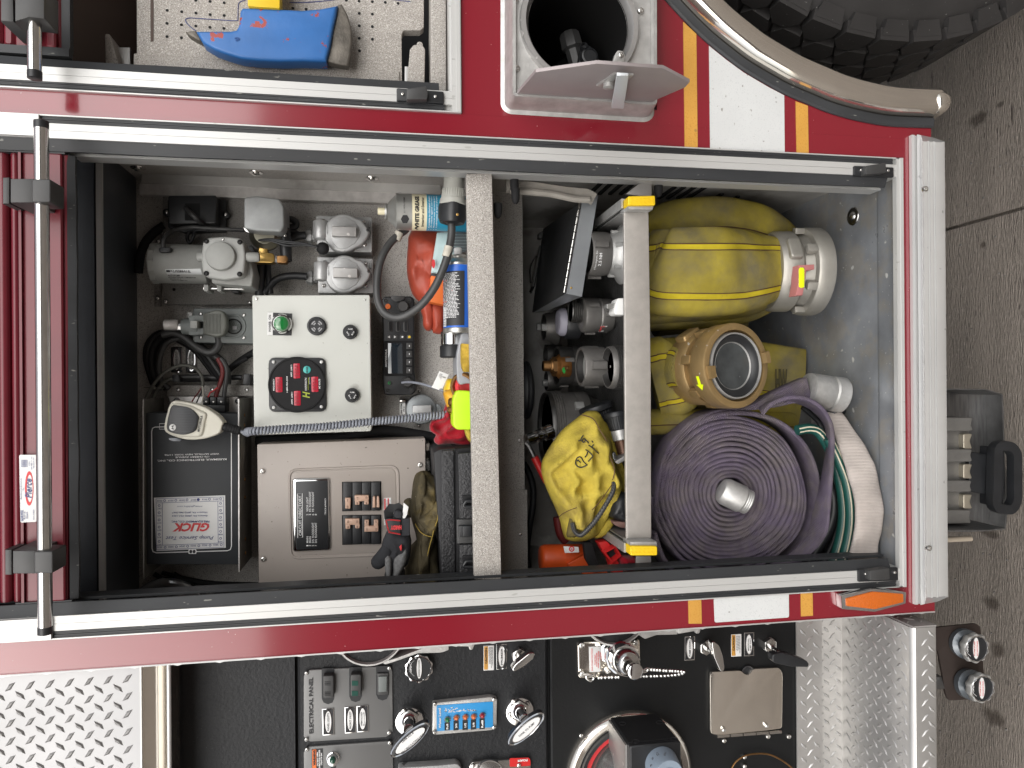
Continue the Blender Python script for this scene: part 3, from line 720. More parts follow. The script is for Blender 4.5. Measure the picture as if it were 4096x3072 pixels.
# upper plate beside the pump panel, lower left of the picture
yp = .016; xpl = XE-.006
zt0 = bz(560, yp, 2800); pl = M().box(-.95, xpl, yp, yp+.004, zt0, ZTOP); tp = T.add('tread_plate', pl, TREADP, label='bright diamond tread plate')
a = P(*q1(0, 3, 165, 905), yp); b = P(*q1(0, 3, 322, 888), yp)
T.add('tread_marks', diamonds(M(), Vector((xpl, yp, zt0)), Vector((-1, 0, 0)), Vector((0, 0, 1)), NRM, .5, ZTOP-zt0, H=.0022, W=.0074, x0=.006, y0=.004), mat('shaded_tread_marks', (.27, .265, .26), .5, .1, var=.35, vs=150), tp, kind='stuff')  # marks coloured darker in place of the dark reflections on their facets
T.add('plate_edge', M().box(-.95, xpl, yp-.001, yp+.005, bz(567, yp, 2800), zt0-.0002), ALUW, tp)
T.add('mirror_strip', M().prism(Vector((-.95, 0, 0)), Vector((0, 1, 0)), Z1, X1, [(.020, bz(567, .02, 2800)-.0004), (.024, bz(567, .02, 2800)-.0004), (.046, bz(664, .04, 2800)), (.042, bz(664, .04, 2800))], 0, .95+xpl), GOLDS, label='mirror polished stainless strip')
T.add('mirror_roll', M().lathe((-.95, .024, bz(673, .02, 2800)), (1, 0, 0), [(0, .0034), (.95+xpl, .0034)], 12), ALU)
T.add('mirror_return', M().box(-.95, xpl, .026, .09, bz(688, .05, 2800), bz(686, .05, 2800)), GOLDS)
YP = .10
pp = T.add('pump_panel', M().box(-.95, XE+.06, YP, YP+.01, bz(1170, YP), bz(692, YP)+.02, 0).box(-.95, XE+.06, YP-.002, YP+.01, bz(2180, YP), bz(1182, YP), .004), BLKT, label='black vinyl covered pump panel')
T.add('pump_panel', M().box(-.95, XE+.06, YP-.002, YP+.01, bz(3182, YP), bz(2192, YP), .003), mat('smooth_black_vinyl', (.008, .0085, .009), .45, 0, .3, var=.2, vs=10, bump=.15, bs=200), label='smoother lower black pump panel')
for c, r, x, y in ((0, 3, 1530, 1447), (3, 3, 185, 1392), (2, 3, 1838, 1427), (3, 3, 5, 1390)):
    ps = M(); screw(ps, *q1(c, r, x, y), 11, YP-.001, YP-.006); T.add('panel_screw', ps, SCREW)
T.add('panel_backing', M().box(-.95, XE+.06, YP+.0105, YP+.014, bz(3182, YP), bz(692, YP)+.02), BLKM)
# lower plate, riser, running board
ya = .092; ub = 3280
xs = XE+.03
T.add('kick_plate', M().box(-.95, xs, ya, ya+.003, bz(3280, ya), bz(3178, ya)), TREADM)
k0 = bz(3280, ya); T.add('tread_marks', diamonds(M(), Vector((xs, ya, k0)), Vector((-1, 0, 0)), Z1, NRM, .55, bz(3178, ya)-k0, x0=.008, y0=.012), TREADM, kind='stuff')
zst = bz(3646, -.02, 2700); yr = .176
yr = PZ(3368, 2700, zst).y
T.add('riser', M().box(-.95, xs, yr, yr+.003, zst, k0+.02), TREADM)
T.add('tread_marks', diamonds(M(), Vector((xs, yr, zst)), Vector((-1, 0, 0)), Z1, NRM, .55, k0-zst, x0=.011, y0=.008), TREADM, kind='stuff')
xe = P(*q1(3, 3, 1250, 450), -.02).x; zfb = bz(3748, -.022, 2700)
sb = M(); pr = [(yr, zst), (-.012, zst), (-.018, zst-.002), (-.022, zst-.007), (-.022, zfb+.004), (-.020, zfb), (-.016, zfb), (-.018, zst-.012), (yr, zst-.004)]
a = sb.ring([(-.95, y, z) for y, z in pr]); b = sb.ring([(xe, y, z) for y, z in pr]); sb.join(a, b); sb.cap(a, True); sb.cap(b)
sb.prism(Vector((xe, 0, 0)), Vector((0, 1, 0)), Z1, X1, [(-.021, zst-.003), (yr+.1, zst-.001), (yr+.1, zst-.05), (-.021, zfb)], .0002, .003)
step = T.add('running_board', sb, TREADM, label='diamond tread plate running board')
T.add('tread_marks', diamonds(M(), Vector((xe, -.012, zst)), Vector((-1, 0, 0)), Vector((0, 1, 0)), Z1, .55, yr+.012, x0=.010, y0=.010, ang=52), TREADM, step, kind='stuff')
T.add('tread_marks', diamonds(M(), Vector((xe, -.022, zfb)), Vector((-1, 0, 0)), Z1, NRM, .55, zst-zfb-.006, x0=.012, y0=.0105), TREADM, step, kind='stuff')
T.add('tread_marks', diamonds(M(), Vector((xe+.003, -.01, zst-.045)), Vector((0, 1, 0)), Z1, X1, .2, .042, x0=.012, y0=.008), TREADM, step, kind='stuff')
# door stop brackets at the feet of the tracks
def stop(c, r, base, hump, s1, s2, flip):
    t = Thing('door_stop', flip, 'door stop', 'black door stop blocks at the feet of the door tracks'); b = t.add('base', M().slab(rpoly(q(c, r, *base), 5), -.010, -.005, .0015), BLK)
    t.add('ramp', M().slab(rpoly(q(c, r, *hump), 5), -.024, -.010, .004), DGREY, None)
    for x, y in (s1, s2):
        s = M(); screw(s, *q1(c, r, x, y), 7, -.0100, -.0135); t.add('screw', s, SCREW)
stop(1, 0, (1215, 760, 1622, 790, 1625, 895, 1215, 868), (1305, 765, 1470, 742, 1485, 800, 1480, 858, 1300, 860), (1267, 808), (1550, 830), 'black door stop at the foot of the track beside the blue axe')
stop(3, 0, (748, 1430, 1088, 1445, 1090, 1532, 748, 1518), (845, 1432, 1020, 1405, 1022, 1490, 845, 1508), (810, 1468), (1042, 1472), 'black door stop beside the yellow stripe corner near the wheel arch')
stop(3, 2, (785, 1602, 1125, 1585, 1128, 1700, 785, 1712), (880, 1612, 1050, 1590, 1055, 1690, 885, 1700), (850, 1642), (1100, 1630), 'black door stop beside the amber marker light')
# ================================================================== roll-up doors (parts of the truck)
def bar_and_brackets(dr, a, b, r, brs):
    m = M(); ax = (b-a); L = ax.length
    m.lathe(a, ax, [(0, r*.9), (.001, r), (L-.001, r), (L, r*.9)], 28)
    h = T.add('handle_bar', m, STEEL, dr, label='polished lift bar')
    for s in (0, 1):
        c = a if s == 0 else b; d = -ax if s == 0 else ax
        T.add('bar_cap', M().lathe(c, d, [(-.008, r*1.04), (.002, r*1.04), (.003, r*.8)], 24), BLK, dr)
xa, xb = -.312, .342
yd = .012
dm = M().slab([(83, 600), (272, 600), (272, 2450), (83, 2450)], yd, yd+.018, .002)
dm.v = [Vector((min(max(p.x, xa), xb), p.y, p.z)) for p in dm.v]
dr = T.add('roll_up_door', dm, REDD, label='red roll-up door, raised')
def xs_box(u0, u1, y0, y1, bev=.0): return M().box(xa, xb, y0, y1, bz(u1, y0), bz(u0, y0), bev)
for u0, u1 in ((37, 80), (-20, 35), (-80, -22)):
    m = M(); pr = []
    z0, z1 = bz(u1, yd), bz(u0, yd)
    for k in range(9):
        t = k/8; pr.append((yd+.010-.008*math.sin(math.pi*t)**.5, z0+(z1-z0)*t))
    pr += [(yd+.014, z1), (yd+.014, z0)]
    a = m.ring([(xa, y, z) for y, z in pr]); b = m.ring([(xb, y, z) for y, z in pr]); m.join(a, b); m.cap(a, True); m.cap(b); T.add('slat', m, REDD, dr)
T.add('rib', M().box(xa, xb, yd-.006, yd, bz(260, yd), bz(205, yd), .002).box(xa, xb, yd-.004, yd, bz(95, yd), bz(84, yd)), REDD, dr)
se = M(); prev = None
for k in range(61):
    x = xa+(xb-xa)*k/60; w = bz(305+5*noise.noise(Vector((x*14, 3, 1))), yd); pts = [(x, yd, bz(273, yd)), (x, yd+.012, bz(273, yd)), (x, yd+.010, w), (x, yd+.004, w)]
    g = se.ring(pts)
    if prev: se.join(prev, g)
    else: se.cap(g, True)
    prev = g
se.cap(prev); T.add('bottom_seal', se, SEAL, dr)
T.add('end_seal', M().box(xb, xb+.006, yd-.004, yd+.01, bz(270, yd), bz(10, yd)), SEAL, dr); T.add('end_seal', M().box(xa-.006, xa, yd-.004, yd+.01, bz(285, yd), bz(60, yd)), SEAL, dr)
A_ = P(165, 491, -.060); B_ = P(181, 2529, -.060)
bar_and_brackets(dr, B_, A_, 26.5*SC(165, 1500, -.06), None)
for c, r, (x0, y0, x1, y1), vv in ((0, 0, (20, 1540, 450, 1752), 0), (0, 2, (40, 1440, 470, 1642), 1)):
    u0, v0 = q1(c, r, x0, y0); u1, v1 = q1(c, r, x1, y1); m = M()
    y1_ = -.075
    m.slab([(u0+30, v0), (u0+130, v0), (u0+130, v1), (u0+30, v1)], -.055, yd, .003)
    m.slab(rpoly([(u0+118, v0+3), (u1-6, v0+3), (u1-6, v1-3), (u0+118, v1-3)], 8), -.076, -.035, .006, 3)
    m.slab([(u0, v0-4), (u0+28, v0-4), (u0+28, v1+4), (u0, v1+4)], -.03, yd, .002)
    T.add('bar_bracket', m, DGREY, dr)
st = T.add('sticker', M().slab(rpoly(q(0, 2, 165, 612, 318, 612, 318, 1190, 177, 1198), 6), yd-.0075, yd-.0062, 0), PAPER, dr, label='white maker sticker with red oval')
def on(c, r, x, y): return q1(c, r, x, y)
ys = yd-.0078
k1 = M(); text(k1, 'Pierce', *on(0, 2, 246, 902), 78, 25, ys, 0, .01, .35); text(k1, 'Manufactured Exclusively', *on(0, 2, 183, 905), 84, 5, ys); text(k1, 'For', *on(0, 2, 202, 905), 11, 5, ys)
text(k1, 'GORTITE', *on(0, 2, 191, 1138), 44, 9, ys, bold=.03); text(k1, 'Roll Up', *on(0, 2, 213, 1135), 30, 7, ys); text(k1, 'Doors', *on(0, 2, 233, 1133), 26, 7, ys); text(k1, 'SERIAL NUMBER', *on(0, 2, 290, 1128), 42, 3.5, ys)
text(k1, 'U.S.A.', *on(0, 2, 252, 686), 18, 5, ys); text(k1, 'A&A Mfg. Co., Inc.', *on(0, 2, 273, 683), 54, 4, ys); text(k1, 'New Berlin, WI', *on(0, 2, 292, 683), 42, 4, ys)
T.add('lettering', k1, INKB, dr)
ring = M(); c0 = ell(*on(0, 2, 252, 902), 17, 69, 36); c1 = ell(*on(0, 2, 256, 902), 12, 55, 36)
a = ring.ring([P(u, v, ys) for u, v in c0]); b = ring.ring([P(u, v, ys) for u, v in c1]); ring.join(a, b)
T.add('oval_mark', ring, INKR, dr)
fm = M()
for i in range(5): fm.slab(rq(0, 2, 186+i*11, 655, 191+i*11, 718), ys, ys+.0004, 0)
T.add('flag_mark', fm, INKB, dr)
# neighbour door, top left corner of the picture
ya_ = .012; xn0 = P(200, 195, ya_).x
def nbox(u0, u1, y0, y1, bev=0): return M().box(xn0, 1.0, y0, y1, bz(u1, y0, 150), bz(u0, y0, 150), bev)
d2 = T.add('roll_up_door', nbox(60, 243, .012, .03, .002), REDD, label='red roll-up door of the axe compartment')
T.add('slat', nbox(10, 56, .012, .03, .004), REDD, d2); T.add('slat', nbox(-50, 7, .012, .03, .004), REDD, d2)
T.add('rib', nbox(182, 222, .005, .012, .002), REDD, d2)
T.add('bottom_seal', nbox(243, 280, .014, .026), SEAL, d2)
T.add('end_seal', M().box(xn0-.012, xn0, .006, .02, bz(280, .01, 150), bz(-20, .01, 150)), SEAL, d2)
a = P(139, 309, -.06); b = Vector((1.0, a.y, a.z+.001))
m = M().lathe(a, b-a, [(0, .0088), (.6, .0088)], 28); T.add('handle_bar', m, STEEL, d2)
T.add('bar_cap', M().lathe(a, a-b, [(-.008, .0092), (.002, .0092), (.003, .007)], 24), BLK, d2)
m = M(); m.slab(q(0, 0, 0, -120, 110, -120, 118, 190, 0, 180), -.055, .012, .003); m.slab(q(0, 0, 118, -120, 385, -120, 385, 165, 250, 150, 118, 190), -.076, -.035, .005)
T.add('bar_bracket', m, DGREY, d2)
# ================================================================== helpers for equipment
def zz(ox, oy, s):
    def f(*a): return [(ox+a[i]/s, oy+a[i+1]/s) for i in range(0, len(a), 2)]
    return f
z1 = zz(560, 1440, 4.32); z2 = zz(1480, 1840, 4.32); z3 = zz(1640, 1400, 8.64); z4 = zz(2080, 1200, 4.32); z5 = zz(2080, 1500, 4.32); z6 = zz(2580, 1300, 2.88); z7 = zz(1050, 1480, 4.32); z8 = zz(2040, 660, 3.456)
def scr(th, c, r, x, y, rad, yb, h=.003, parent=None, nm='screw', mt=None):
    m = M(); screw(m, *q1(c, r, x, y), rad/K, yb, yb-h); return th.add(nm, m, mt or SCREW, parent)
def cable(label, pts, y, rpx, mt, cat='cable', n=8, sm=8, group=None, nm='cable'):
    """pts in photograph pixels; y constant or list"""
    ys = y if isinstance(y, (list, tuple)) else [y]*len(pts)
    w = [P(u, v, yy) for (u, v), yy in zip(pts, ys)]
    return one(nm, label, cat, M().tube(w, rpx*SC(pts[0][0], pts[0][1], ys[0]), n, sm=sm), mt, group=group, ang=60)
def lines(m, c, r, x0, y0, x1, y1, n, y, along='u', frac=.55, seed=1):
    """rows of tiny print too small to read, as thin raised dashes"""
    rnd = random.Random(seed)
    for i in range(n):
        t = (i+.5)/n; p = x0
        if along == 'u':
            yy = y0+(y1-y0)*t; h = (y1-y0)/n*frac/2; e = x0+(x1-x0)*rnd.uniform(.7, 1)
            while p < e:
                w = min(rnd.uniform(8, 26), e-p); m.slab(rq(c, r, p, yy-h, p+w, yy+h), y, y+.0003, 0); p += w+4
        else:
            xx = x0+(x1-x0)*t; h = (x1-x0)/n*frac/2; p = y0; e = y0+(y1-y0)*rnd.uniform(.7, 1)
            while p < e:
                w = min(rnd.uniform(8, 26), e-p); m.slab(rq(c, r, xx-h, p, xx+h, p+w), y, y+.0003, 0); p += w+4
    return m
def wrapz(m, xc, yc, R):
    """bend flat print round an upright cylinder"""
    def f(p):
        a = math.asin(max(-.98, min(.98, (p.x-xc)/R))); return Vector((xc+(R+.0004)*math.sin(a), yc-(R+.0004)*math.cos(a), p.z))
    return m.xf(f)
def wrapx(m, zc, yc, R):
    def f(p):
        a = math.asin(max(-.98, min(.98, (p.z-zc)/R))); return Vector((p.x, yc-(R+.0004)*math.cos(a), zc+(R+.0004)*math.sin(a)))
    return m.xf(f)

# ================================================================== neighbour compartment: tool board and axe
yb_ = .085
bt = Thing('tool_board', 'grey speckled perforated tool board behind the blue axe', 'tool board')
bd = bt.add('board', M().slab(rpoly(q(0, 0, 1178, -900, 1182, 460, 1155, 464, 1152, 720)+q(1, 0, 1262, 780, 1258, 300, 1275, 262, 1420, 262, 1450, 235, 1452, -900), 4), yb_, yb_+.02, .003, 3), SPATL)
bt.add('raised_edge', M().slab(q(0, 0, 1160, 470, 1700, 492, 2212, 530)+q(1, 0, 860, 590, 1240, 612, 1250, 780)+q(0, 0, 1160, 720), yb_-.004, yb_-.0002, .003, 3), SPATL)
bt.add('slot', M().slab(q(0, 0, 1298, -900, 1326, -900, 1326, 355, 1300, 360), yb_-.0006, yb_-.0001, 0), mat('dark_groove', (.10, .075, .065), .9))
hm = M()
HL = [(0, 0, x, y) for x, y in ((1445, 90), (1570, 102), (1693, 113), (1816, 127), (1937, 135), (1443, 203), (1568, 215), (1692, 226), (1814, 237), (1935, 246), (1443, 317), (1568, 328), (1692, 4), (1815, 13), (1937, 25), (1570, -8))]+[(1, 0, x, y) for x, y in ((318, 72), (433, 80), (318, -20), (890, 10), (1005, 15), (1117, 22), (1228, 30), (892, 116), (1005, 123), (892, 224), (1005, 231), (892, 332), (1006, 340), (894, 440), (780, 2))]
for c, r, x, y in HL:
    u, v = q1(c, r, x, y); p = P(u, v, yb_); k = 11/K*SC(u, v, yb_)
    hm.lathe(p+Vector((0, -.0004, 0)), (0, -1, 0), [(0, k*1.15), (.0003, k), (.0001, k*.2)], 12)
bt.add('holes', hm, BLKM, kind='stuff')
ln = M(); ln.tube([P(u, v, yb_-.0005) for u, v in q(0, 0, 2120, 0, 2070, 20, 2058, 60, 2055, 150, 2040, 178, 1880, 170, 1700, 158, 1640, 155, 1603, 168, 1615, 200, 1655, 240, 1695, 268)], .0007, 5, sm=4)
ln.tube([P(u, v, yb_-.0005) for u, v in q(1, 0, 290, 20, 480, 18, 700, -5)], .0007, 5, sm=4); ln.tube([P(u, v, yb_-.0005) for u, v in q(1, 0, 1100, -15, 1335, 15)], .0006, 5)
bt.add('marker_outline', ln, INKB)
ax = Thing('axe', 'pick-head axe with chipped blue paint and yellow handle hanging on the tool board', 'axe')
head = q(0, 0, 1690, 263, 1990, 262, 2040, 252, 2060, 215, 2072, 90, 2090, 62, 2212, 60)+q(1, 0, 210, 72, 400, 82, 560, 68, 705, 38, 690, 130, 665, 240, 638, 400, 606, 528, 400, 520, 200, 524, 0, 515)+q(0, 0, 2080, 500, 1960, 465, 1850, 425, 1745, 362)
ax.add('head', M().slab(head, .038, .068, .006, 4), BLUEP)
ax.add('blade', M().slab(q(1, 0, 705, 38, 740, 28, 790, 120, 822, 225, 830, 320, 822, 440, 795, 572, 700, 555, 606, 528, 638, 400, 665, 240, 690, 130), .047, .062, .006, 3), BLADE)
ax.add('pick_point', M().slab(q(0, 0, 1690, 263, 1640, 264, 1600, 270, 1630, 300, 1680, 330, 1745, 362, 1730, 320), .045, .062, .005, 3), BLADE)
ax.add('handle', M().slab(rpoly(q(0, 0, 2135, -800, 2140, 50, 2212, 58)+q(1, 0, 205, 70, 210, -800), 5), .034, .062, .008, 3), YPLAS)
am = M(); text(am, '6', *q1(0, 0, 2050, 340), 22, 16, .0376, 90, .03); ax.add('stamped_number', am, mat('stamped_blue', (.01, .06, .22), .6))
# bracket plates between liner and board
one('bracket', 'grey speckled triangular bracket left of the tool board', 'bracket', M().slab(rpoly(q(0, 0, 905, 292, 945, 292, 1050, 640, 915, 640), 6), .10, .19, .001), SPAT)
one('divider_plate', 'small bare aluminium plate beside the triangular bracket', 'plate', M().slab(q(0, 0, 985, 408, 1122, 410, 1124, 640, 1010, 640), .13, .135, .0005), ALU)
lt = Thing('board_latch', 'grey speckled latch casting at the notch of the tool board', 'latch')
lt.add('body', M().slab(rpoly(q(1, 0, 1330, 425, 1365, 385, 1440, 390, 1462, 425, 1455, 780, 1300, 780), 6), .07, .12, .006, 3), SPATL)
lt.add('lug', M().disc(*q1(1, 0, 1415, 385), 12, .075, .10), SPATL); lt.add('plate', M().slab(q(1, 0, 1285, 572, 1318, 575, 1312, 780, 1285, 780), .09, .094), ALU)
one('board_rail', 'rounded grey speckled rail at the foot of the tool board', 'rail', M().slab(rpoly(q(1, 0, 1510, -900, 1645, -900, 1648, 800, 1512, 800), 10), .045, .11, .012, 5), SPATL)
# ================================================================== storage tube casting with open lid
tc_ = Thing('storage_tube', 'square cast aluminium storage tube housing with its lid hanging open', 'storage tube')
yt = -.045
fr = M(); outl = rpoly(q(2, 0, 6, -420, 1250, -420, 1253, 890, 1225, 905, 30, 828, 6, 810), 14)
pl2 = [(p.x, p.z) for p in (P(u, v, yt) for u, v in outl)]
cc = P(*q1(2, 0, 590, 200), yt); Rr = 244*SC(2321, 92, yt); Ri = 216*SC(2321, 92, yt)
# rim walls of the casting (flared skirt)
r0 = fr.ring([(x, yt, z) for x, z in inset2(pl2, .005)]); r1 = fr.ring([(x, yt, z) for x, z in pl2]); r2 = fr.ring([(x, yt+.006, z) for x, z in inset2(pl2, -.0015)]); r3 = fr.ring([(x, -.004, z) for x, z in inset2(pl2, -.006)]); r4 = fr.ring([(x, -.0005, z) for x, z in inset2(pl2, -.012)])
r5 = fr.ring([(x, yt+.008, z) for x, z in inset2(pl2, .007)])
fr.join(r5, r0); fr.join(r0, r1); fr.join(r1, r2); fr.join(r2, r3); fr.join(r3, r4)
tc_.add('casting', fr, ALUC)
# face plate with a round mouth, built as a ring of quads from square to circle
fp = M(); inn = inset2(pl2, .0068); n = 96; ci = []; sqo = []
x0 = min(p[0] for p in inn); x1 = max(p[0] for p in inn); z0 = min(p[1] for p in inn); z1_ = max(p[1] for p in inn)
for i in range(n):
    a = 2*math.pi*i/n; ca, sa = math.cos(a), math.sin(a); ci.append((cc.x+Rr*ca, yt+.009, cc.z+Rr*sa))
    t = min(((x1 if ca > 0 else x0)-cc.x)/ca if abs(ca) > 1e-6 else 1e9, ((z1_ if sa > 0 else z0)-cc.z)/sa if abs(sa) > 1e-6 else 1e9); sqo.append((cc.x+ca*t, yt+.009, cc.z+sa*t))
a = fp.ring(sqo); b = fp.ring(ci); fp.join(a, b); tc_.add('face_plate', fp, ALUC)
tc_.add('mouth_ring', M().lathe(cc, (0, -1, 0), [(-.009, Rr), (.0, Rr), (.002, Rr*.99), (.002, Ri*1.03), (-.002, Ri), (-.012, Ri*.965), (-.012, Ri*.955)], 64, cap0=False, cap1=False), SCUFF)
tc_.add('tube', M().lathe(cc, (0, 1, 0), [(.010, Ri*.962), (.72, Ri*.955), (.72, .001)], 48, cap0=False, cap1=True), mat('dark_tube_lining', (.006, .006, .006), .7, 0, .2))
for x, y in ((1117, 87), (43, 583), (30, -10)):
    scr(tc_, 2, 0, x, y, 31, yt+.009, .005)
# lid standing out from the hinge, towards the viewer
xl = P(*q1(2, 0, 640, 850), yt).x
lid = M(); lp = [PX(u, v, xl) for u, v in q(2, 0, 45, 812, 205, 625, 735, 550, 1305, 592, 1535, 712, 1495, 757, 1250, 862, 1212, 888)]
lid.prism(Vector((xl, 0, 0)), Vector((0, 1, 0)), Z1, Vector((-1, 0, 0)), [(p.y, p.z) for p in lp], -.005, 0, .0008)
lo_ = tc_.add('lid', lid, mat('grey_painted_lid', (.34, .30, .30), .5, .3, var=.12, vs=9, bump=.06))
def xplane(m, px, x, th):
    lp = [PX(u, v, x) for u, v in px]; return m.prism(Vector((x, 0, 0)), Vector((0, 1, 0)), Z1, Vector((-1, 0, 0)), [(p.y, p.z) for p in lp], -th, 0, .0006)
tc_.add('latch_base', xplane(M(), q(2, 0, 728, 745, 885, 640, 1050, 652, 1015, 690, 905, 688, 780, 750), xl-.003, .003), ALUC, lo_)
tc_.add('latch_lever', xplane(M(), rpoly(q(2, 0, 905, 652, 1008, 655, 965, 942, 858, 936), 4), xl-.018, .004), mat('zinc_lever', (.62, .65, .67), .4, .3), lo_)
tc_.add('latch_barrel', M().lathe(P(*q1(2, 0, 835, 735), -.11), (-1, 0, 0), [(-.018, .0085), (.004, .0085), (.005, .007)], 20), ALUC, lo_)
ct = M().slab(rpoly(q(2, 0, 868, 548, 890, 470, 915, 432, 960, 440, 978, 480, 972, 548), 6), yt-.004, yt+.004, .002); kk = tc_.add('catch', ct, ALUC); scr(tc_, 2, 0, 945, 470, 26, yt-.004, .003, kk)
# capped cylinder valve inside the tube
vt = Thing('cylinder_valve', 'black gas cylinder valve with round cap inside the storage tube', 'cylinder valve')
u, v = q1(2, 0, 668, 490); vt.add('cap', M().ylathe(u, v, .055, [(-.02, 36), (0, 36), (.004, 33), (.005, 27), (.003, 26), (.003, 5)], 28), BLK)
vt.add('guard', M().ylathe(*q1(2, 0, 625, 395), .05, [(-.008, 15), (0, 15), (.002, 12), (.0, 9), (-.004, 8)], 18).slab(rpoly(q(2, 0, 600, 385, 650, 372, 745, 440, 762, 560, 735, 640, 600, 640, 575, 540), 12), .062, .10, .004), BLK)
vt.add('handwheel', M().lathe(P(*q1(2, 0, 510, 360), .09), P(*q1(2, 0, 560, 560), .09)-P(*q1(2, 0, 510, 360), .09), [(-.016, .014), (-.010, .018), (.012, .019), (.016, .014), (.06, .013)], 24, mod=lambda a, h: 1+.05*math.cos(8*a)), DGREY)
vt.add('cylinder', M().lathe(P(*q1(2, 0, 600, 660), .16), (0, 1, 0), [(0, .03), (.02, .05), (.06, .06), (.4, .06)], 32), BLKM)

# ================================================================== upper compartment, back wall
YW = YB
mp = Thing('mounting_plate', 'grey speckled mounting plate behind the air pump', 'mounting plate')
mp.add('plate', M().slab(q(0, 1, 1405, 30, 2230, 40, 2230, 975, 1407, 972), YW-.016, YW-.010), SPATD); mp.add('strap', M().slab(q(0, 1, 1335, 300, 1395, 300, 1390, 988, 1332, 986), YW-.004, YW-.0003), SPATD)
for x, y, rd in ((1425, 358, 17), (1365, 422, 17), (1358, 915, 19), (1427, 945, 20), (2153, 955, 16)): scr(mp, 0, 1, x, y, rd, YW-(.016 if x > 1400 else .004), .004)
scr(mp, 0, 1, 1503, 842, 13, YW-.016, .0005, mt=BLKM, nm='hole')
jb = Thing('junction_box', 'black plastic junction box above the air pump', 'junction box')
jb.add('cover', M().slab(rpoly(q(0, 1, 1450, 30, 1868, 28, 1866, 272, 1452, 275), 8), YW-.062, YW-.02, .003), BLK); jb.add('base', M().slab(rpoly(q(0, 1, 1445, 60, 1952, 60, 1950, 340, 1600, 350, 1450, 310), 8), YW-.03, YW-.0165, .002), BLK)
jb.add('recess', M().slab(q(0, 1, 1597, 98, 1727, 98, 1727, 246, 1597, 246), YW-.0628, YW-.0615, 0), BLKM)
jb.add('lug', M().disc(*q1(0, 1, 1438, 175), 15, YW-.03, YW-.017), BLK); jb.add('lug', M().disc(*q1(0, 1, 1950, 192), 15, YW-.03, YW-.017), BLK)
scr(jb, 0, 1, 1438, 172, 16, YW-.03); scr(jb, 0, 1, 1947, 190, 16, YW-.03)
cable('black lead looping out of the black junction box face', q(0, 1, 1605, 140, 1650, 185, 1700, 235, 1750, 280, 1775, 300), [YW-.064, YW-.085, YW-.085, YW-.06, YW-.03], 10, DGREY)
# air pump
cp = Thing('air_pump', 'grey cylindrical electric air pump with silver label and round head', 'air pump')
yc_ = YW-.078; u0, v0 = q1(0, 1, 1325, 620); 
def ucyl(m, c, r, x0, x1, y, yy, rad0, rad1=None, n=36, **k):
    """horizontal-in-picture (upright in the world) cylinder between crop columns"""
    a = P(*q1(c, r, x0, y), yy); b = P(*q1(c, r, x1, y), yy); s = SC(*q1(c, r, (x0+x1)/2, y), yy)/K; L = (a-b).length
    return m.lathe(a, (0, 0, -1), [(0, rad0*s*.93), (L*.03, rad0*s), (L*.97, (rad1 or rad0)*s), (L, (rad1 or rad0)*s*.95)], n, **k)
mt_ = cp.add('motor', ucyl(M(), 0, 1, 1350, 1800, 618, yc_, 168), PLGREY)
cp.add('end_cap', ucyl(M(), 0, 1, 1322, 1375, 618, yc_, 172, mod=lambda a, h: 1+.03*math.cos(12*a)), PLGREY)
cp.add('gearbox', M().slab(rpoly(q(0, 1, 1790, 470, 2140, 470, 2165, 600, 2190, 700, 2175, 815, 1830, 790), 10), yc_-.045, YW-.017, .012, 4), PLGREY)
hd = cp.add('head', M().slab(rpoly(q(0, 1, 1755, 400, 1930, 382, 2100, 400, 2122, 560, 2105, 735, 1930, 762, 1755, 730, 1735, 565), 22), yc_-.068, yc_-.035, .004, 3), mat('light_grey_plastic', (.36, .365, .35), .45, 0, .5, var=.08, vs=40))
cp.add('boss', M().ylathe(*q1(0, 1, 1910, 557), yc_-.068, [(-.004, 60), (.004, 58), (.008, 55), (.009, 51)], 36), PLGREY, hd)
for x in (1745, 2092):
    cp.add('port', M().lathe(P(*q1(0, 1, x-38, 560), yc_-.056), (0, 0, -1), [(0, .007), (.002, .0085), (.034, .0085), (.036, .007)], 20), PLGREY, hd)
for x, y in ((1780, 422), (2070, 430), (1780, 702), (2068, 708)): scr(cp, 0, 1, x, y, 22, yc_-.068, .003, mt=mat('black_screw', (.03, .03, .03), .4, .8) if x == 1780 and y == 422 else bpy.data.materials['black_screw'])
scr(cp, 0, 1, 1925, 407, 11, yc_-.068, .002)
gr = M()
for x, y, w in ((1775, 832, 22), (1888, 832, 22)): gr.slab(rpoly(q(0, 1, x-18, 800, x+25, 800, x+25, 858, x-14, 858), 4), yc_-.02, yc_+.02, .002)
cp.add('clamp', gr, PLGREY); cp.add('clamp_bolt', M().lathe(P(*q1(0, 1, 1762, 833), yc_-.005), (0, 0, -1), [(0, .004), (.003, .004), (.003, .002), (.066, .002), (.066, .004), (.069, .003)], 12), STEEL)
cp.add('foot', M().slab(rpoly(q(0, 1, 1998, 815, 2062, 815, 2062, 872, 1998, 866), 6), yc_+.03, YW-.017, .002), BLK)
u, v = q1(0, 1, 1590, 720); pc = P(u, v, yc_); axc = P(*q1(0, 1, 1590, 618), yc_); Rm = 169*SC(u, v, yc_)/K
lb = M(); pts = q(0, 1, 1428, 668, 1735, 664, 1757, 775, 1455, 768)
l2 = M(); grid = [[P(*[(1-s)*((1-t)*pts[0][k]+t*pts[1][k])+s*((1-t)*pts[3][k]+t*pts[2][k]) for k in (0, 1)], yc_-.03) for t in (0, 1)] for s in (0, .2, .4, .6, .8, 1)]
prev = None
for row in grid:
    g = l2.ring(row)
    if prev: l2.f.append((prev[0], prev[1], g[1], g[0]))
    prev = g
wrapz(l2, axc.x, yc_, Rm); lbl = cp.add('label', l2, mat('silver_label', (.55, .56, .56), .35, .4))
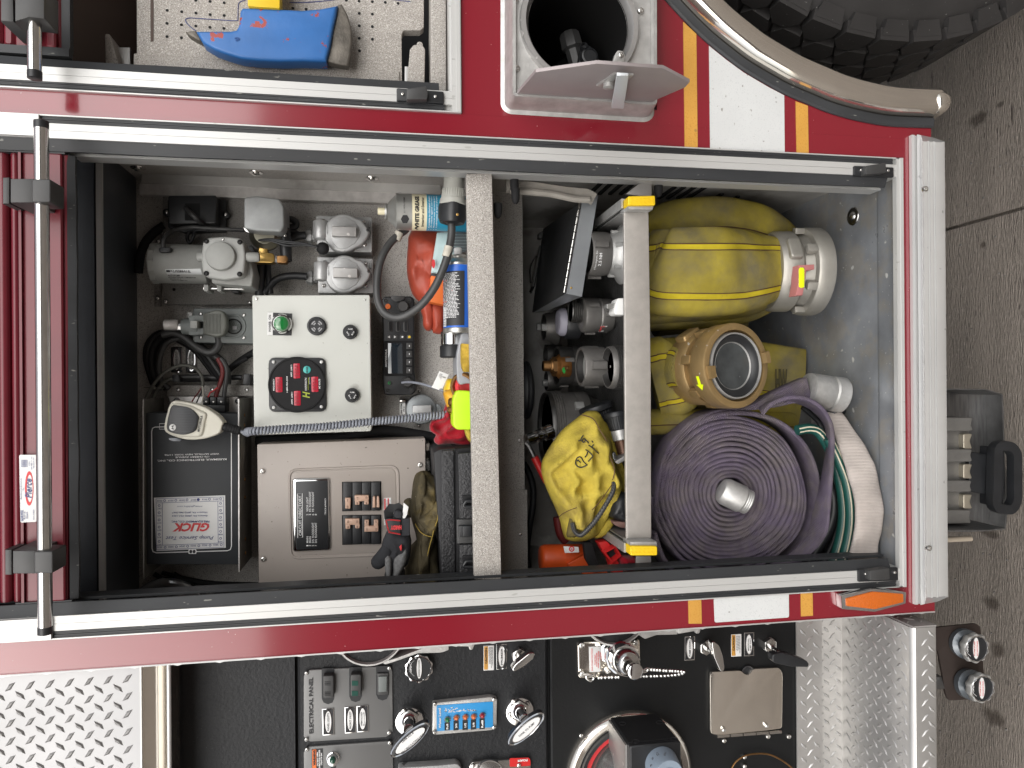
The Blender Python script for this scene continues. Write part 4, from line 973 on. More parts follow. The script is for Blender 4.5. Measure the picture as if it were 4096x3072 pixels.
def lt_(m, s, x, y, w, h, b=.02): return text(m, s, *q1(0, 1, x, y), w/K, h/K, yc_-.03, -90, b, off=0)
l3 = M(); lt_(l3, 'KUSSMAUL', 1562, 683, 165, 17, .03); lt_(l3, 'ELECTRONICS CO., INC.', 1572, 694, 150, 8); lt_(l3, 'AUTOPUMP', 1495, 716, 100, 14); lt_(l3, 'AIR BRAKE LEAKAGE COMPENSATOR', 1562, 731, 225, 9); lt_(l3, 'MODEL 091-9', 1500, 742, 90, 7); lt_(l3, 'INPUT 12 AMPS DC', 1530, 752, 130, 6)
for x in (1450,): l3.slab(rq(0, 1, 1436, 674, 1470, 692), yc_-.03, yc_-.0302, 0)
cyl = M(); cyl.v = [Vector((p.x, p.y, p.z)) for p in l3.v]; cyl.f = l3.f; R2 = Rm+.0005
for i, p in enumerate(cyl.v):
    a = (p.x-axc.x)/Rm; 
wrapz(cyl, axc.x, yc_, Rm+.0003); cp.add('lettering', cyl, INK)
# wires of the pump
cable('black lead arching from the pump body to the pressure switch', q(0, 1, 1410, 500, 1420, 400, 1500, 335, 1640, 305, 1780, 312, 1950, 322, 2110, 330), [YW-.115, YW-.11, YW-.08, YW-.07, YW-.07, YW-.07, YW-.08], 9, DGREY)
cable('thick black hose curving round the left of the mounting plate', q(0, 1, 1420, 290, 1330, 350, 1255, 440, 1210, 560, 1195, 700), YW-.012, 18, BLKM)
cable('short black loop of wire under the junction box', q(0, 1, 1640, 340, 1615, 390, 1640, 440, 1670, 390, 1690, 335, 1790, 330), YW-.04, 7, BLK)
one('grommet', 'black oval grommet on the air pump body', 'grommet', M().slab(rpoly(q(0, 1, 1365, 478, 1478, 474, 1470, 520, 1372, 522), 10), YW-.119, YW-.10, .003), BLK)
# pressure switch
psw = Thing('pressure_switch', 'grey square pressure switch cover above a brass tee fitting', 'pressure switch')
psw.add('cover', M().slab(rpoly(q(0, 1, 2108, 45, 2212, 30)+q(1, 1, 200, 60, 240, 120, 244, 300, 215, 345, 0, 335)+q(0, 1, 2105, 310), 10), YW-.135, YW-.06, .010, 4), mat('grey_cover', (.30, .31, .31), .42, .2, var=.2, vs=30))
psw.add('base', M().slab(rpoly(q(0, 1, 2095, 300, 2120, 340)+q(1, 1, 20, 390, 210, 385, 262, 350, 270, 270, 240, 240, 0, 300), 8), YW-.09, YW-.07, .002), STEEL)
psw.add('diaphragm', M().ylathe(*q1(1, 1, 80, 370), YW-.092, [(-.01, 62), (0, 62), (.004, 52), (.01, 40)], 32), mat('dark_zinc', (.20, .19, .15), .4, .9))
for x, y in ((95, 352), (185, 375), (250, 372), (2, 368)): scr(psw, 1, 1, x, y, 14, YW-.095)
bf = Thing('brass_fitting', 'brass tee and hex fittings under the pressure switch', 'fitting')
yf_ = YW-.085
bf.add('hex', M().slab(q(1, 1, 25, 380, 95, 380, 100, 450, 20, 450), yf_-.008, yf_+.008, .001), BRASS); bf.add('stem', M().slab(q(1, 1, 28, 478, 98, 478, 100, 530, 20, 530), yf_-.009, yf_+.009, .001), BRASS)
bf.add('tee', M().slab(rpoly(q(0, 1, 2190, 520, 2212, 522)+q(1, 1, 140, 528, 158, 545, 158, 602, 140, 612, 0, 610)+q(0, 1, 2190, 605), 4), yf_-.012, yf_+.010, .003), BRASS)
bf.add('nipple', ucyl(M(), 0, 1, 2112, 2195, 570, yf_, 22), BRASS); bf.add('nut', ucyl(M(), 0, 1, 2125, 2160, 570, yf_, 32, n=6), BRASS); bf.add('elbow', M().slab(rpoly(q(1, 1, 178, 548, 262, 548, 278, 575, 262, 612, 180, 610), 4), yf_-.011, yf_+.01, .003), BRASSD)
bf.add('seal_tape', ucyl(M(), 1, 1, 160, 182, 578, yf_, 30), PAPER)
bf.add('hose_end', M().lathe(P(*q1(1, 1, 262, 600), yf_), P(*q1(1, 1, 255, 440), yf_)-P(*q1(1, 1, 262, 600), yf_), [(0, .010), (.03, .0105), (.06, .009)], 20), BLK)
fw = Thing('bulkhead_washer', 'tall black gasket behind the brass fittings', 'gasket'); fw.add('bulkhead_washer', M().slab(rpoly(q(0, 1, 2148, 465, 2175, 455, 2212, 520, 2212, 800, 2168, 780, 2150, 700), 6), YW-.05, YW-.02), BLK)
bl = Thing('plug_cap', 'black rubber ball cap dangling on twin wires beside the upper outlet', 'cap')
p = P(*q1(1, 1, 577, 487), YW-.10); bl.add('ball', M().ball(p, .0115, 20), BLKM)
for dy in (0, 22, -14): bl.add('wire', M().tube([P(*q1(1, 1, x, y+dy*(1-abs(x-270)/250)), YW-.11) for x, y in ((20, 418), (120, 412), (270, 440), (420, 450), (530, 475))], .0018, 6, sm=6), BLK)
for i, pts in enumerate((q(1, 1, 240, 250, 300, 235, 345, 265, 335, 300, 280, 305), q(1, 1, 260, 330, 330, 345, 380, 370), q(1, 1, 300, 400, 360, 380, 430, 375), q(1, 1, 45, 620, 40, 720, 30, 900), q(1, 1, 105, 620, 108, 740, 125, 880), q(1, 1, 70, 880, 170, 760, 300, 725, 440, 730))):
    cable(['black loop of cable right of the pressure switch', 'short black cable below the pressure switch loop', 'black lead into the connector of the upper outlet', 'thick black hose going down from the tee to the white box', 'thinner black hose beside the one below the tee', 'black lead curving into the lower outlet connector'][i], pts, [YW-.05]*len(pts), (14, 10, 16, 18, 12, 15)[i], BLK)
# weatherproof outlets
def outlet(dx, dy, label):
    o = Thing('weatherproof_outlet', label, 'outlet', 'cast weatherproof outlets with teardrop lids')
    s = lambda *a: [(u+dx/K, v+dy/K) for u, v in q(1, 1, *a)]
    o.add('box', M().slab(rpoly(s(520, 202, 1000, 220, 1002, 518, 528, 516), 4), YW-.056, YW-.001, .002), CASTG)
    tear = []
    for i in range(40):
        a = math.radians(52+i*(256/39)); tear.append((752+168*math.cos(a), 352-165*math.sin(a)))
    tear += [(905, 462), (960, 400), (982, 348), (955, 295), (905, 235)]
    lid = o.add('lid', M().slab(s(*[k for p in tear for k in p]), YW-.080, YW-.058, .004, 3), CASTG)
    ins = [(752+(x-752)*.66, 352+(y-352)*.84) for x, y in tear]
    o.add('raised_field', M().slab(s(*[k for p in ins for k in p]), YW-.0815, YW-.0795, .0012), CASTG, lid)
    hm_ = M().slab(rpoly(s(655, 292, 868, 300, 870, 384, 655, 380), 5), YW-.094, YW-.080, .004, 4); o.add('grip', hm_, SCUFF, lid)
    a = P(*s(560, 252)[0], YW-.070); b = P(*s(560, 408)[0], YW-.070); o.add('hinge', M().lathe(a, b-a, [(0, .013), (.002, .0145), ((b-a).length-.002, .0145), ((b-a).length, .013)], 20), CASTG)
    for x, y in ((583, 247), (935, 257), (940, 455), (575, 450)):
        m = M(); screw(m, *s(x, y)[0], 8, YW-.056, YW-.060); o.add('screw', m, SCREW)
    c0 = P(*s(425, 382)[0], YW-.03); o.add('gland', M().lathe(c0, (0, 0, -1), [(0, .0115), (.005, .0115), (.005, .0145), (.012, .0145), (.012, .0105), (.02, .0105)], 8), CASTG)
    tm = M(); text(tm, 'WET LOCATION', *s(972, 350)[0], 84, 5, YW-.056, 0); text(tm, 'ONLY WHEN CLOSED', *s(988, 350)[0], 88, 5, YW-.056, 0); text(tm, 'ARROW HART', *s(616, 320)[0], 42, 5, YW-.0812, 0); o.add('cast_lettering', tm, mat('cast_shade', (.16, .16, .16), .6) if dx == 0 else bpy.data.materials['cast_shade'])
outlet(0, 0, 'upper grey cast outlet with teardrop lid, next to the black ball cap'); outlet(9, 357, 'lower grey cast outlet with teardrop lid, just above the white control box')
# ================================================================== white control box
cb = Thing('control_box', 'white control box with green POWER ON light and round meter', 'control box')
yc = YW-.125
body = rpoly(q(0, 1, 2178, 892)+q(1, 1, 975, 888, 985, 900)+q(1, 2, 1000, 392, 985, 408, 20, 440)+q(0, 2, 2195, 420), 7)
cb.add('box', M().slab(body, yc, YW-.002, .004, 3), CREAM)
for x, y, c, r in ((3, 922, 1, 1), (940, 930, 1, 1), (962, 372, 1, 2)): scr(cb, c, r, x, y, 13 if x < 100 else 8, yc, .002)
pw = cb.add('nameplate', M().slab(q(1, 1, 100, 1040, 310, 1050, 305, 1240, 97, 1236), yc-.0012, yc+.0005, 0), BLK)
cb.add('legend', M().slab(q(1, 1, 100, 1040, 147, 1042, 144, 1237, 97, 1236), yc-.0016, yc-.0011, 0), PAPER, pw)
tm = M(); text(tm, 'POWER  ON', *q1(1, 1, 119, 1135), 66, 9, yc-.0018); cb.add('lettering', tm, INK, pw)
gl = cb.add('pilot_light', M().ylathe(*q1(1, 1, 226, 1140), yc, [(0, 40), (.006, 40), (.008, 37), (.012, 36), (.012, 30)], 32), CHROME)
cb.add('lens', M().ylathe(*q1(1, 1, 224, 1139), yc-.010, [(0, 32.5), (.008, 31), (.012, 27), (.014, 18), (.0145, 8)], 32), GREENL, gl)
bz_ = cb.add('buzzer', M().ylathe(*q1(1, 1, 525, 1160), yc, [(0, 37), (.005, 37), (.006, 34), (.006, 30), (.004, 29)], 32), BLK)
sl_ = M()
for k in range(4):
    for rad in (13, 21):
        aa = [math.radians(k*90+20+i*10) for i in range(6)]; u, v = q1(1, 1, 525, 1160)
        sl_.slab([(u+(rad-2.5)*math.cos(t), v+(rad-2.5)*math.sin(t)) for t in aa]+[(u+(rad+2.5)*math.cos(t), v+(rad+2.5)*math.sin(t)) for t in reversed(aa)], yc-.0046, yc-.004, 0)
cb.add('slots', sl_, INKG, bz_)
for c, r, x, y in ((1, 1, 815, 1210), (1, 2, 832, 97)):
    fz = cb.add('fuse_holder', M().ylathe(*q1(c, r, x, y), yc, [(0, 29), (.005, 29), (.007, 26), (.007, 20), (.014, 18), (.015, 16), (.015, 7), (.013, 6)], 32), BLK)
    fm = M()
    for k in range(3):
        u, v = q1(c, r, x, y); a = math.radians(k*120+30); text(fm, 'FUSE', u+11.5*math.cos(a), v+11.5*math.sin(a), 17, 5, yc-.0152, -math.degrees(a)-0+180)
    cb.add('lettering', fm, INKW, fz)
mtr = cb.add('meter', M().slab(rpoly(q(1, 1, 105, 1430, 600, 1432)+q(1, 2, 608, 240, 110, 242), 26), yc-.006, yc+.002, .003), BLK, label='black round-faced generator meter with red displays')
cb.add('meter_face', M().ylathe(1188.5, 1538.5, yc-.006, [(0, 112), (.003, 111), (.004, 108), (.004, 105), (.0025, 104)], 64), BLKM, mtr)
for c, r, x, y in ((1, 1, 150, 1468), (1, 1, 565, 1468), (1, 2, 153, 203), (1, 2, 565, 197)): scr(cb, c, r, x, y, 15, yc-.006, .003, mtr, mt=ALU)
ym = yc-.0088
for px in (z7(222, 122, 342, 122, 346, 382, 228, 385), q(1, 1, 322, 1482, 378, 1480, 382, 1608, 324, 1612), z7(542, 362, 657, 360, 660, 614, 548, 614), z7(842, 116, 960, 114, 966, 376, 848, 380)):
    cb.add('display', M().slab(rpoly(px, 3), ym-.0006, ym+.0005, .0004), REDLED, mtr)
    sg = M(); cu = sum(p[0] for p in px)/4; cv = sum(p[1] for p in px)/4
    for k in (-1.5, -.5, .5, 1.5): text(sg, '8', cu, cv+k*12.5, 8, 17, ym-.0008, 0)
    cb.add('segments', sg, LEDSEG, mtr)
cb.add('mode_button', M().disc(*q1(1, 1, 440, 1535), 15, ym-.001, ym+.0005), TEAL, mtr)
tm = M()
def t7(s, x, y, w, h, rot=0, b=.02, sh=0): text(tm, s, *z7(x, y)[0], w/4.32, h/4.32, ym, rot, b, sh)
t7('FREQUENCY', 197, 255, 205, 28); t7('1-800-723-3334', 425, 250, 285, 24, 0, .02, .3); t7('AMPS  LINE 1', 510, 488, 215, 25); t7('AC VOLTS', 985, 240, 168, 28); t7('HARRISON', 748, 245, 225, 34, 0, 0, .3); t7('Hydra-Gen', 815, 185, 125, 18, 0, 0, .4)
text(tm, 'AMPS  LINE 2', *q1(1, 1, 306, 1545), 49, 6, ym, 0, .02); cb.add('lettering', tm, INKW, mtr)
tm = M(); text(tm, 'MODE', *q1(1, 1, 440, 1535), 24, 7, ym-.0012, 0, .02); cb.add('lettering', tm, INK, mtr)
tm = M(); text(tm, 'H', *z7(755, 428)[0], 27, 28, ym, 0, .03, .3); tm.tube([P(*z7(x, y)[0], ym-.0005) for x, y in ((795, 345), (788, 320), (800, 305), (775, 292), (800, 278), (780, 262), (795, 250), (795, 130))], .0005, 4); cb.add('maker_mark', tm, mat('olive_mark', (.30, .36, .03), .5), mtr)
# ================================================================== radio control head
rd = Thing('control_radio', 'black two-way radio control head standing beside the white control box', 'radio')
yr_ = YW-.055
sil = q(1, 1, 1085, 930, 1110, 902, 1340, 900, 1368, 925, 1370, 1560, 1378, 1600)+q(1, 2, 1382, 60, 1350, 92, 1150, 96, 1105, 85, 1100, 40)+q(1, 1, 1095, 1560, 1095, 1200)
rd.add('body', M().slab(rpoly(sil, 6), yr_, YW-.004, .005, 3), BLK)
rd.add('top_clip', M().slab(rpoly(q(1, 1, 1165, 895, 1290, 898, 1280, 932, 1215, 950, 1170, 930), 4), yr_-.003, yr_+.001, .001), DGREY)
gs = M()
for k in range(3):
    x = 1162+66*k; gs.slab(rr(*q1(1, 1, x-20, 1040), *q1(1, 1, x+20, 1205), 8), yr_-.0015, yr_+.001, .0012)
rd.add('grille_bar', M(), DGREY) if False else None
for k in range(3):
    x = 1162+66*k; rd.add('grille_bar', M().slab(rr(*q1(1, 1, x-22, 1120), *q1(1, 1, x+22, 1208), 8), yr_-.002, yr_+.001, .0015), DGREY)
    rd.add('grille_slot', M().slab(rr(*q1(1, 1, x-12, 1118), *q1(1, 1, x+12, 1200), 5), yr_-.0024, yr_-.0018, 0), BLKM)
for c, r, x, y in ((1, 1, 1123, 937), (1, 1, 1322, 937), (1, 2, 1138, 55), (1, 2, 1340, 50)):
    s_ = rd.add('bolt_well', M().ylathe(*q1(c, r, x, y), yr_, [(0, 9), (.001, 9), (.001, 7), (-.0005, 6), (.0006, 4)], 16), DGREY)
rd.add('emergency_button', M().disc(*q1(1, 1, 1140, 988), 11, yr_-.004, yr_, .001), ORANGE2)
rd.add('knob', M().ylathe(*q1(1, 1, 1270, 992), yr_, [(0, 24), (.004, 23), (.012, 20), (.013, 18), (.013, 2)], 36, mod=lambda a, h: 1+.03*math.cos(18*a)), DGREY)
rd.add('knob', M().ylathe(*q1(1, 2, 1308, -15), yr_, [(0, 22), (.004, 21), (.010, 18), (.011, 16), (.011, 2)], 36, mod=lambda a, h: 1+.03*math.cos(18*a)), DGREY)
bt_ = M()
for x in (1148, 1205, 1265, 1325): rd.add('button', M().slab(rr(*q1(1, 1, x-20, 1232), *q1(1, 1, x+20, 1270), 6), yr_-.002, yr_, .001), DGREY)
ic = M(); ic.slab(q(1, 1, 1138, 1252, 1158, 1240, 1158, 1264), yr_-.0024, yr_-.0019, 0); ic.slab(q(1, 1, 1212, 1252, 1192, 1240, 1192, 1264), yr_-.0024, yr_-.0019, 0); ic.slab(ell(*q1(1, 1, 1265, 1252), 4, 4, 10), yr_-.0024, yr_-.0019, 0); rd.add('button_mark', ic, INKW)
rd.add('button_mark', M().slab(ell(*q1(1, 1, 1325, 1252), 5, 5, 10), yr_-.0024, yr_-.0019, 0), YLATCH)
rd.add('bezel', M().slab(rr(*q1(1, 1, 1105, 1285), *q1(1, 1, 1360, 1590), 6), yr_-.0012, yr_, .001), BLKM)
rd.add('screen', M().slab(q(1, 1, 1140, 1305, 1265, 1307, 1268, 1570, 1142, 1568), yr_-.002, yr_-.001, .0004), WINDOW)
for y in (1330, 1400, 1470, 1540):
    b_ = rd.add('side_key', M().slab(rr(*q1(1, 1, 1300, y-28), *q1(1, 1, 1350, y+28), 3), yr_-.003, yr_-.001, .0012), DGREY); rd.add('key_mark', M().slab(rq(1, 1, 1322, y-8, 1328, y+8), yr_-.0033, yr_-.0029, 0), INKW, b_)
tm = M(); text(tm, 'MOTOROLA', *q1(1, 1, 1124, 1437), 70, 7.5, yr_-.0014, 0, .02, .2); rd.add('lettering', tm, INKW)
rd.add('power_button', M().slab(rr(*q1(1, 1, 1128, 1638), *q1(1, 2, 1178, 12), 7), yr_-.002, yr_, .001), DGREY)
tm = M(); u, v = q1(1, 1, 1153, 1650)
tm.tube([P(u+5*math.cos(a), v+5*math.sin(a), yr_-.0024) for a in (math.radians(30+i*30) for i in range(11))], .0005, 4); tm.bar(P(u, v, yr_-.0024), P(u-6, v, yr_-.0024), .001, .001); rd.add('power_mark', tm, mat('green_mark', (.03, .5, .12), .4))
# ================================================================== breaker panel
bp = Thing('breaker_panel', 'taupe circuit breaker panel with a black circuit directory plate', 'breaker panel')
yp_ = YW-.095
bp.add('cover', M().slab(rpoly(q(1, 2, 10, 522, 1462, 470)+[(1704.6, 2332), (1036, 2349)], 3), yp_, YW-.002, .0015), TAUPE)
def ringpx(m, outer, w, y, h):
    """raised rounded bead following a pixel outline"""
    pts = [P(u, v, y) for u, v in outer]; return m.sweep(pts, [(-w/2, 0), (-w/4, h), (w/4, h), (w/2, 0)], up=(0, -1, 0), closed=True)
bp.add('door_bead', ringpx(M(), rpoly(q(1, 2, 287, 742, 1225, 708, 1240, 1470, 300, 1505), 35, 6), .005, yp_, .0022), TAUPE)
bp.add('door_field', M().slab(rpoly(q(1, 2, 310, 762, 1205, 728, 1218, 1450, 322, 1482), 30, 6), yp_-.0012, yp_-.0002, .0008), TAUPE)
dp = bp.add('directory_plate', M().slab(rpoly(q(1, 2, 312, 815, 640, 808, 650, 1440, 318, 1455), 14, 4), yp_-.005, yp_-.001, .0035, 3), CHROME)
bp.add('directory_face', M().slab(rpoly(q(1, 2, 340, 842, 618, 834, 627, 1425, 345, 1434), 7, 3), yp_-.0056, yp_-.0045, .0004), BLK, dp)
tm = M(); yd_ = yp_-.0059
def tp_(s, x, y, w, h, b=.005): text(tm, s, *q1(1, 2, x, y), w/K, h/K, yd_, 0, b)
tp_('CIRCUIT DIRECTORY', 382, 1137, 345, 26, .01)
for (x, n1, t1, w1, n2, t2, w2) in ((444, '1', 'MAIN', 55, '2', 'VISOR LIGHT', 125), (467, '3', 'MAIN', 55, '4', 'P/S  FLOODLIGHT', 172), (492, '5', 'D/S  FLOODLIGHT', 175, '6', 'P/S  FLOODLIGHT', 172), (517, '7', 'D/S  FLOODLIGHT', 175, '8', None, 0)):
    tp_(n1, x, 1396, 10, 17); tp_(t1, x, 1372-w1/2, w1, 17); tp_(n2, x, 1128, 12, 17)
    if t2: tp_(t2, x, 1102-w2/2, w2, 17)
tp_('TRUCK #7045073', 600, 1057, 140, 13)
fr_ = q(1, 2, 358, 948, 400, 944, 403, 1325, 361, 1330); tm.sweep([P(u, v, yd_-.0004) for u, v in fr_], [(-.0005, 0), (.0005, 0), (.0005, .0004), (-.0005, .0004)], up=(0, -1, 0), closed=True)
bp.add('lettering', tm, INKW, dp)
for gi, (ya0, ya1) in enumerate(((850, 1095), (1137, 1385))):
    bp.add('breaker_recess', M().slab(q(1, 2, 742, ya0-4, 1082, ya0-10, 1084, ya1-6, 745, ya1+6), yp_-.0016, yp_-.001, 0), BLKM)
    for k in range(4):
        x = 752+81*k; bp.add('breaker', M().slab(rq(1, 2, x, ya0, x+77, ya1), yp_-.006, yp_-.0012, .0012), BLK)
tg = lambda *a: M().slab(rpoly(q(1, 2, *a), 3), yp_-.014, yp_-.006, .002)
for a in ((770, 985, 817, 985, 815, 1078, 772, 1078), (852, 962, 974, 962, 974, 1012, 852, 1015), (855, 1012, 895, 1012, 893, 1045, 857, 1045), (935, 1012, 974, 1012, 974, 1042, 935, 1042), (1010, 972, 1030, 972, 1032, 1068, 1006, 1068), (1044, 972, 1062, 972, 1068, 1066, 1042, 1066), (770, 1165, 893, 1165, 893, 1218, 770, 1218), (772, 1216, 815, 1216, 813, 1252, 775, 1254), (855, 1214, 897, 1214, 893, 1248, 858, 1248), (937, 1176, 975, 1176, 975, 1230, 938, 1230), (1018, 1174, 1056, 1174, 1056, 1230, 1018, 1230), (937, 1228, 1058, 1228, 1056, 1275, 935, 1278)):
    bp.add('toggle', tg(*a), TPEACH)
tm = M()
for s, x, y in (('15', 790, 1062), ('ON', 790, 1005), ('15', 876, 985), ('15', 952, 983), ('OFF', 874, 1032), ('OFF', 954, 1030), ('25', 794, 1190), ('25', 872, 1188), ('NO', 794, 1236), ('NO', 874, 1232), ('15', 957, 1258), ('15', 1038, 1256), ('OFF', 955, 1192), ('OFF', 1036, 1190)): text(tm, s, *q1(1, 2, x, y), 10, 6, yp_-.0143, 0)
bp.add('lettering', tm, mat('brown_ink', (.16, .09, .07), .6))
for x, y in ((53, 755), (1418, 700), (62, 1515)): scr(bp, 1, 2, x, y, 23, yp_, .004)
sk = bp.add('warning_sticker', M().slab(q(1, 2, 1103, 985, 1167, 982, 1172, 1215, 1107, 1220), yp_-.0022, yp_-.0012, 0), PAPER)
bp.add('red_bar', M().slab(q(1, 2, 1107, 990, 1120, 990, 1122, 1160, 1109, 1160), yp_-.0026, yp_-.0021, 0), INKR, sk); bp.add('red_bar', M().slab(q(1, 2, 1137, 988, 1147, 988, 1149, 1130, 1139, 1130), yp_-.0026, yp_-.0021, 0), INKR, sk)
bp.add('small_print', lines(M(), 1, 2, 1122, 1000, 1164, 1150, 5, yp_-.0026, 'v', .4, 5), INKG, sk, kind='stuff')
for y in (568, 702):
    c0 = P(*q1(1, 2, 1468, y), YW-.04); one('conduit_nut', ['upper zinc conduit nut on the side of the breaker panel', 'lower zinc conduit nut on the side of the breaker panel'][y > 600], 'conduit nut', M().lathe(c0, (0, 0, -1), [(0, .018), (.006, .018), (.006, .013), (.012, .013), (.012, .016), (.020, .016), (.020, .010), (.03, .010)], 6 if y > 600 else 8), STEEL)
# ================================================================== battery charger
bc = Thing('battery_charger', 'black battery charger with white border line and a pump service test sticker', 'battery charger')
yk = YW-.105
bc.add('case', M().slab(q(0, 2, 1240, 248, 2060, 255, 2060, 1560, 1240, 1560), yk, YW-.001, .0015), mat('charcoal_powder_coat', (.030, .033, .037), .5, 0, .45, var=.15, vs=8, bump=.06, bs=400))
for nm_, x, ya, yb2 in (('left_flange', 1237, 130, 1680), ('right_flange', 2061, 128, 1625)):
    m = M(); u0, v0 = q1(0, 2, x, ya); u1, v1 = q1(0, 2, x+4, yb2)
    m.slab([(u0-2.6, v0), (u0+2.6, v0), (u1+2.6, v1), (u1-2.6, v1)], yk-.012, YW-.002, .0003); bc.add('flange', m, mat('raw_edge_metal_'+nm_[:4], (.20, .19, .17), .45, .6, var=.3, vs=30))
    bc.add('flange_edge', M().slab([(u0-2.4, v0), (u0+2.4, v0), (u1+2.4, v1), (u1-2.4, v1)], yk-.0128, yk-.012, 0), ALUB)
yk2 = yk-.0006; bm2 = M()
u0, v0 = q1(0, 2, 1312, 368); u1, v1 = q1(0, 2, 1998, 1447)
path = [q1(0, 2, 1420, 370), q1(0, 2, 1340, 372), q1(0, 2, 1318, 382), q1(0, 2, 1311, 410), q1(0, 2, 1314, 1420), q1(0, 2, 1322, 1448), q1(0, 2, 1350, 1458), q1(0, 2, 1965, 1440), q1(0, 2, 1990, 1430), q1(0, 2, 2000, 1400), q1(0, 2, 1999, 400)]
bm2.sweep([P(u, v, yk2) for u, v in path], [(-.0007, 0), (.0007, 0), (.0007, .0003), (-.0007, .0003)], up=(0, -1, 0)); bc.add('border_line', bm2, INKW)
tm = M(); tx = lambda m, s, c, r, x, y, w, h, yy, rot=0, b=.01, sh=0: text(m, s, *q1(c, r, x, y), w/K, h/K, yy, rot, b, sh)
tx(tm, 'KUSSMAUL ELECTRONICS CO., INC.', 0, 2, 1660, 655, 565, 18, yk2, 90, .02); tx(tm, '170 CHERRY AVENUE', 0, 2, 1662, 630, 275, 14, yk2, 90, .01); tx(tm, 'WEST SAYVILLE, NEW YORK 11796', 0, 2, 1660, 607, 445, 15, yk2, 90, .01)
bc.add('lettering', tm, INKW)
bc.add('outlet_symbol', M().slab(rr(*q1(0, 2, 1628, 1428), *q1(0, 2, 1697, 1468), 4), yk2, yk2+.0004, 0), INKW)
bc.add('outlet_symbol_hole', M().slab(ell(*q1(0, 2, 1648, 1448), 6, 7, 14), yk2-.0004, yk2, 0).slab(ell(*q1(0, 2, 1677, 1448), 6, 7, 14), yk2-.0004, yk2, 0), INK)
fb = M(); fb.sweep([P(u, v, yk2) for u, v in q(0, 2, 1378, 342, 1470, 342, 1470, 390, 1378, 390)], [(-.0005, 0), (.0005, 0), (.0005, .0003), (-.0005, .0003)], up=(0, -1, 0), closed=True); bc.add('symbol_frame', fb, INKW)
sk = bc.add('test_sticker', M().slab(q(0, 2, 1330, 983, 1945, 962, 1950, 1415, 1352, 1443), yk-.0008, yk-.0001, 0), PAPER, label='white pump service test sticker stuck upside down')
ys2 = yk-.0011; tm = M()
tx(tm, 'FIRE EQUIPMENT CO., INC.', 0, 2, 1645, 1187, 312, 20, ys2, 88, .02); tx(tm, 'Pump Service Test', 0, 2, 1640, 1325, 390, 42, ys2, 88, 0, .35); tx(tm, 'Eastern PA. (800) 723-1055', 0, 2, 1640, 1137, 290, 17, ys2, 88, .01, .2); tx(tm, 'Western PA. (877) 946-7667', 0, 2, 1640, 1108, 290, 17, ys2, 88, .01, .2); tx(tm, 'www.glickfire.com', 0, 2, 1640, 1056, 205, 18, ys2, 88, 0, .35)
for i, s in enumerate(('2015', '2016', '2017', '2018', '2019', '2020')): tx(tm, s, 0, 2, 1866-97*i, 995+3*i, 44, 15, ys2, 88)
for i, s in enumerate(('2021', '2022', '2023', '2024', '2025', '2026')): tx(tm, s, 0, 2, 1866-97*i, 1388+4.5*i, 44, 15, ys2, 88)
for i, s in enumerate(('JUNE', 'MAY', 'APR', 'MAR', 'FEB', 'JAN')): tx(tm, s, 0, 2, 1906, 1057+60.5*i, 34, 13, ys2, 88)
for i, s in enumerate(('DEC', 'NOV', 'OCT', 'SEPT', 'AUG', 'JULY')): tx(tm, s, 0, 2, 1377, 1076+62*i, 34, 13, ys2, 88)
def ringm(m, c, r, x, y, rad, yy, w=.0004):
    m.sweep([P(u, v, yy) for u, v in ell(*q1(c, r, x, y), rad/K, rad/K, 12)], [(-w, 0), (w, 0), (w, .0003), (-w, .0003)], up=(0, -1, 0), closed=True)
for i in range(6):
    ringm(tm, 0, 2, 1907-97*i, 992+3*i, 9, ys2); ringm(tm, 0, 2, 1912-97*i, 1388+4.5*i, 9, ys2); ringm(tm, 0, 2, 1906, 1031+60.5*i, 9, ys2); ringm(tm, 0, 2, 1375, 1050+62*i, 9, ys2)
tm.slab(ell(*q1(0, 2, 1713, 999), 6, 6, 12), ys2, ys2+.0004, 0)
for a in ((1348, 992, 1932, 976), (1352, 1028, 1930, 1010), (1350, 1395, 1930, 1372), (1352, 1432, 1935, 1410), (1348, 992, 1352, 1432), (1402, 1028, 1405, 1395), (1882, 1010, 1885, 1372), (1932, 976, 1935, 1410)):
    p0 = P(*q1(0, 2, a[0], a[1]), ys2); p1 = P(*q1(0, 2, a[2], a[3]), ys2); tm.bar(p0, p1, .0006, .0003, up=(0, -1, 0))
bc.add('lettering', tm, INKB, sk)
tm = M(); tx(tm, 'GLICK', 0, 2, 1650, 1237, 300, 74, ys2, 88, .04, .3); bc.add('red_lettering', tm, INKR, sk)
# front lip, side with fan guard
fg = M(); cf = P(*q1(0, 2, 2145, 560), YW-.05); xf_ = cf.x; zf_ = P(*q1(0, 2, 2063, 560), yk).z-.003
for k in range(9): fg.lathe((xf_, YW-.055, zf_), (0, 0, -1), [(.0, .014+.0042*k), (.0008, .0148+.0042*k), (.0, .0156+.0042*k)], 40, cap0=False, cap1=False)
bc.add('fan_guard', fg, mat('wire_guard', (.20, .19, .17), .4, .8), kind='stuff')
for x, y in ((2098, 270), (2090, 357), (2090, 825), (2097, 980), (2085, 1340), (2098, 1460)):
    p = P(*q1(0, 2, x, y), YW-.07); bc.add('side_screw', M().lathe((p.x, p.y, zf_), (0, 0, -1), [(0, .0035), (.0015, .003), (.002, .001)], 10), BRASSD)
tb = Thing('terminal_block', 'black three-way terminal block between the microphone and the red cable', 'terminal block')
yb3 = YW-.075
tb.add('base', M().slab(q(0, 2, 1752, 178, 1945, 180, 1943, 242, 1752, 240), yb3+.004, YW-.03, .001), BLK)
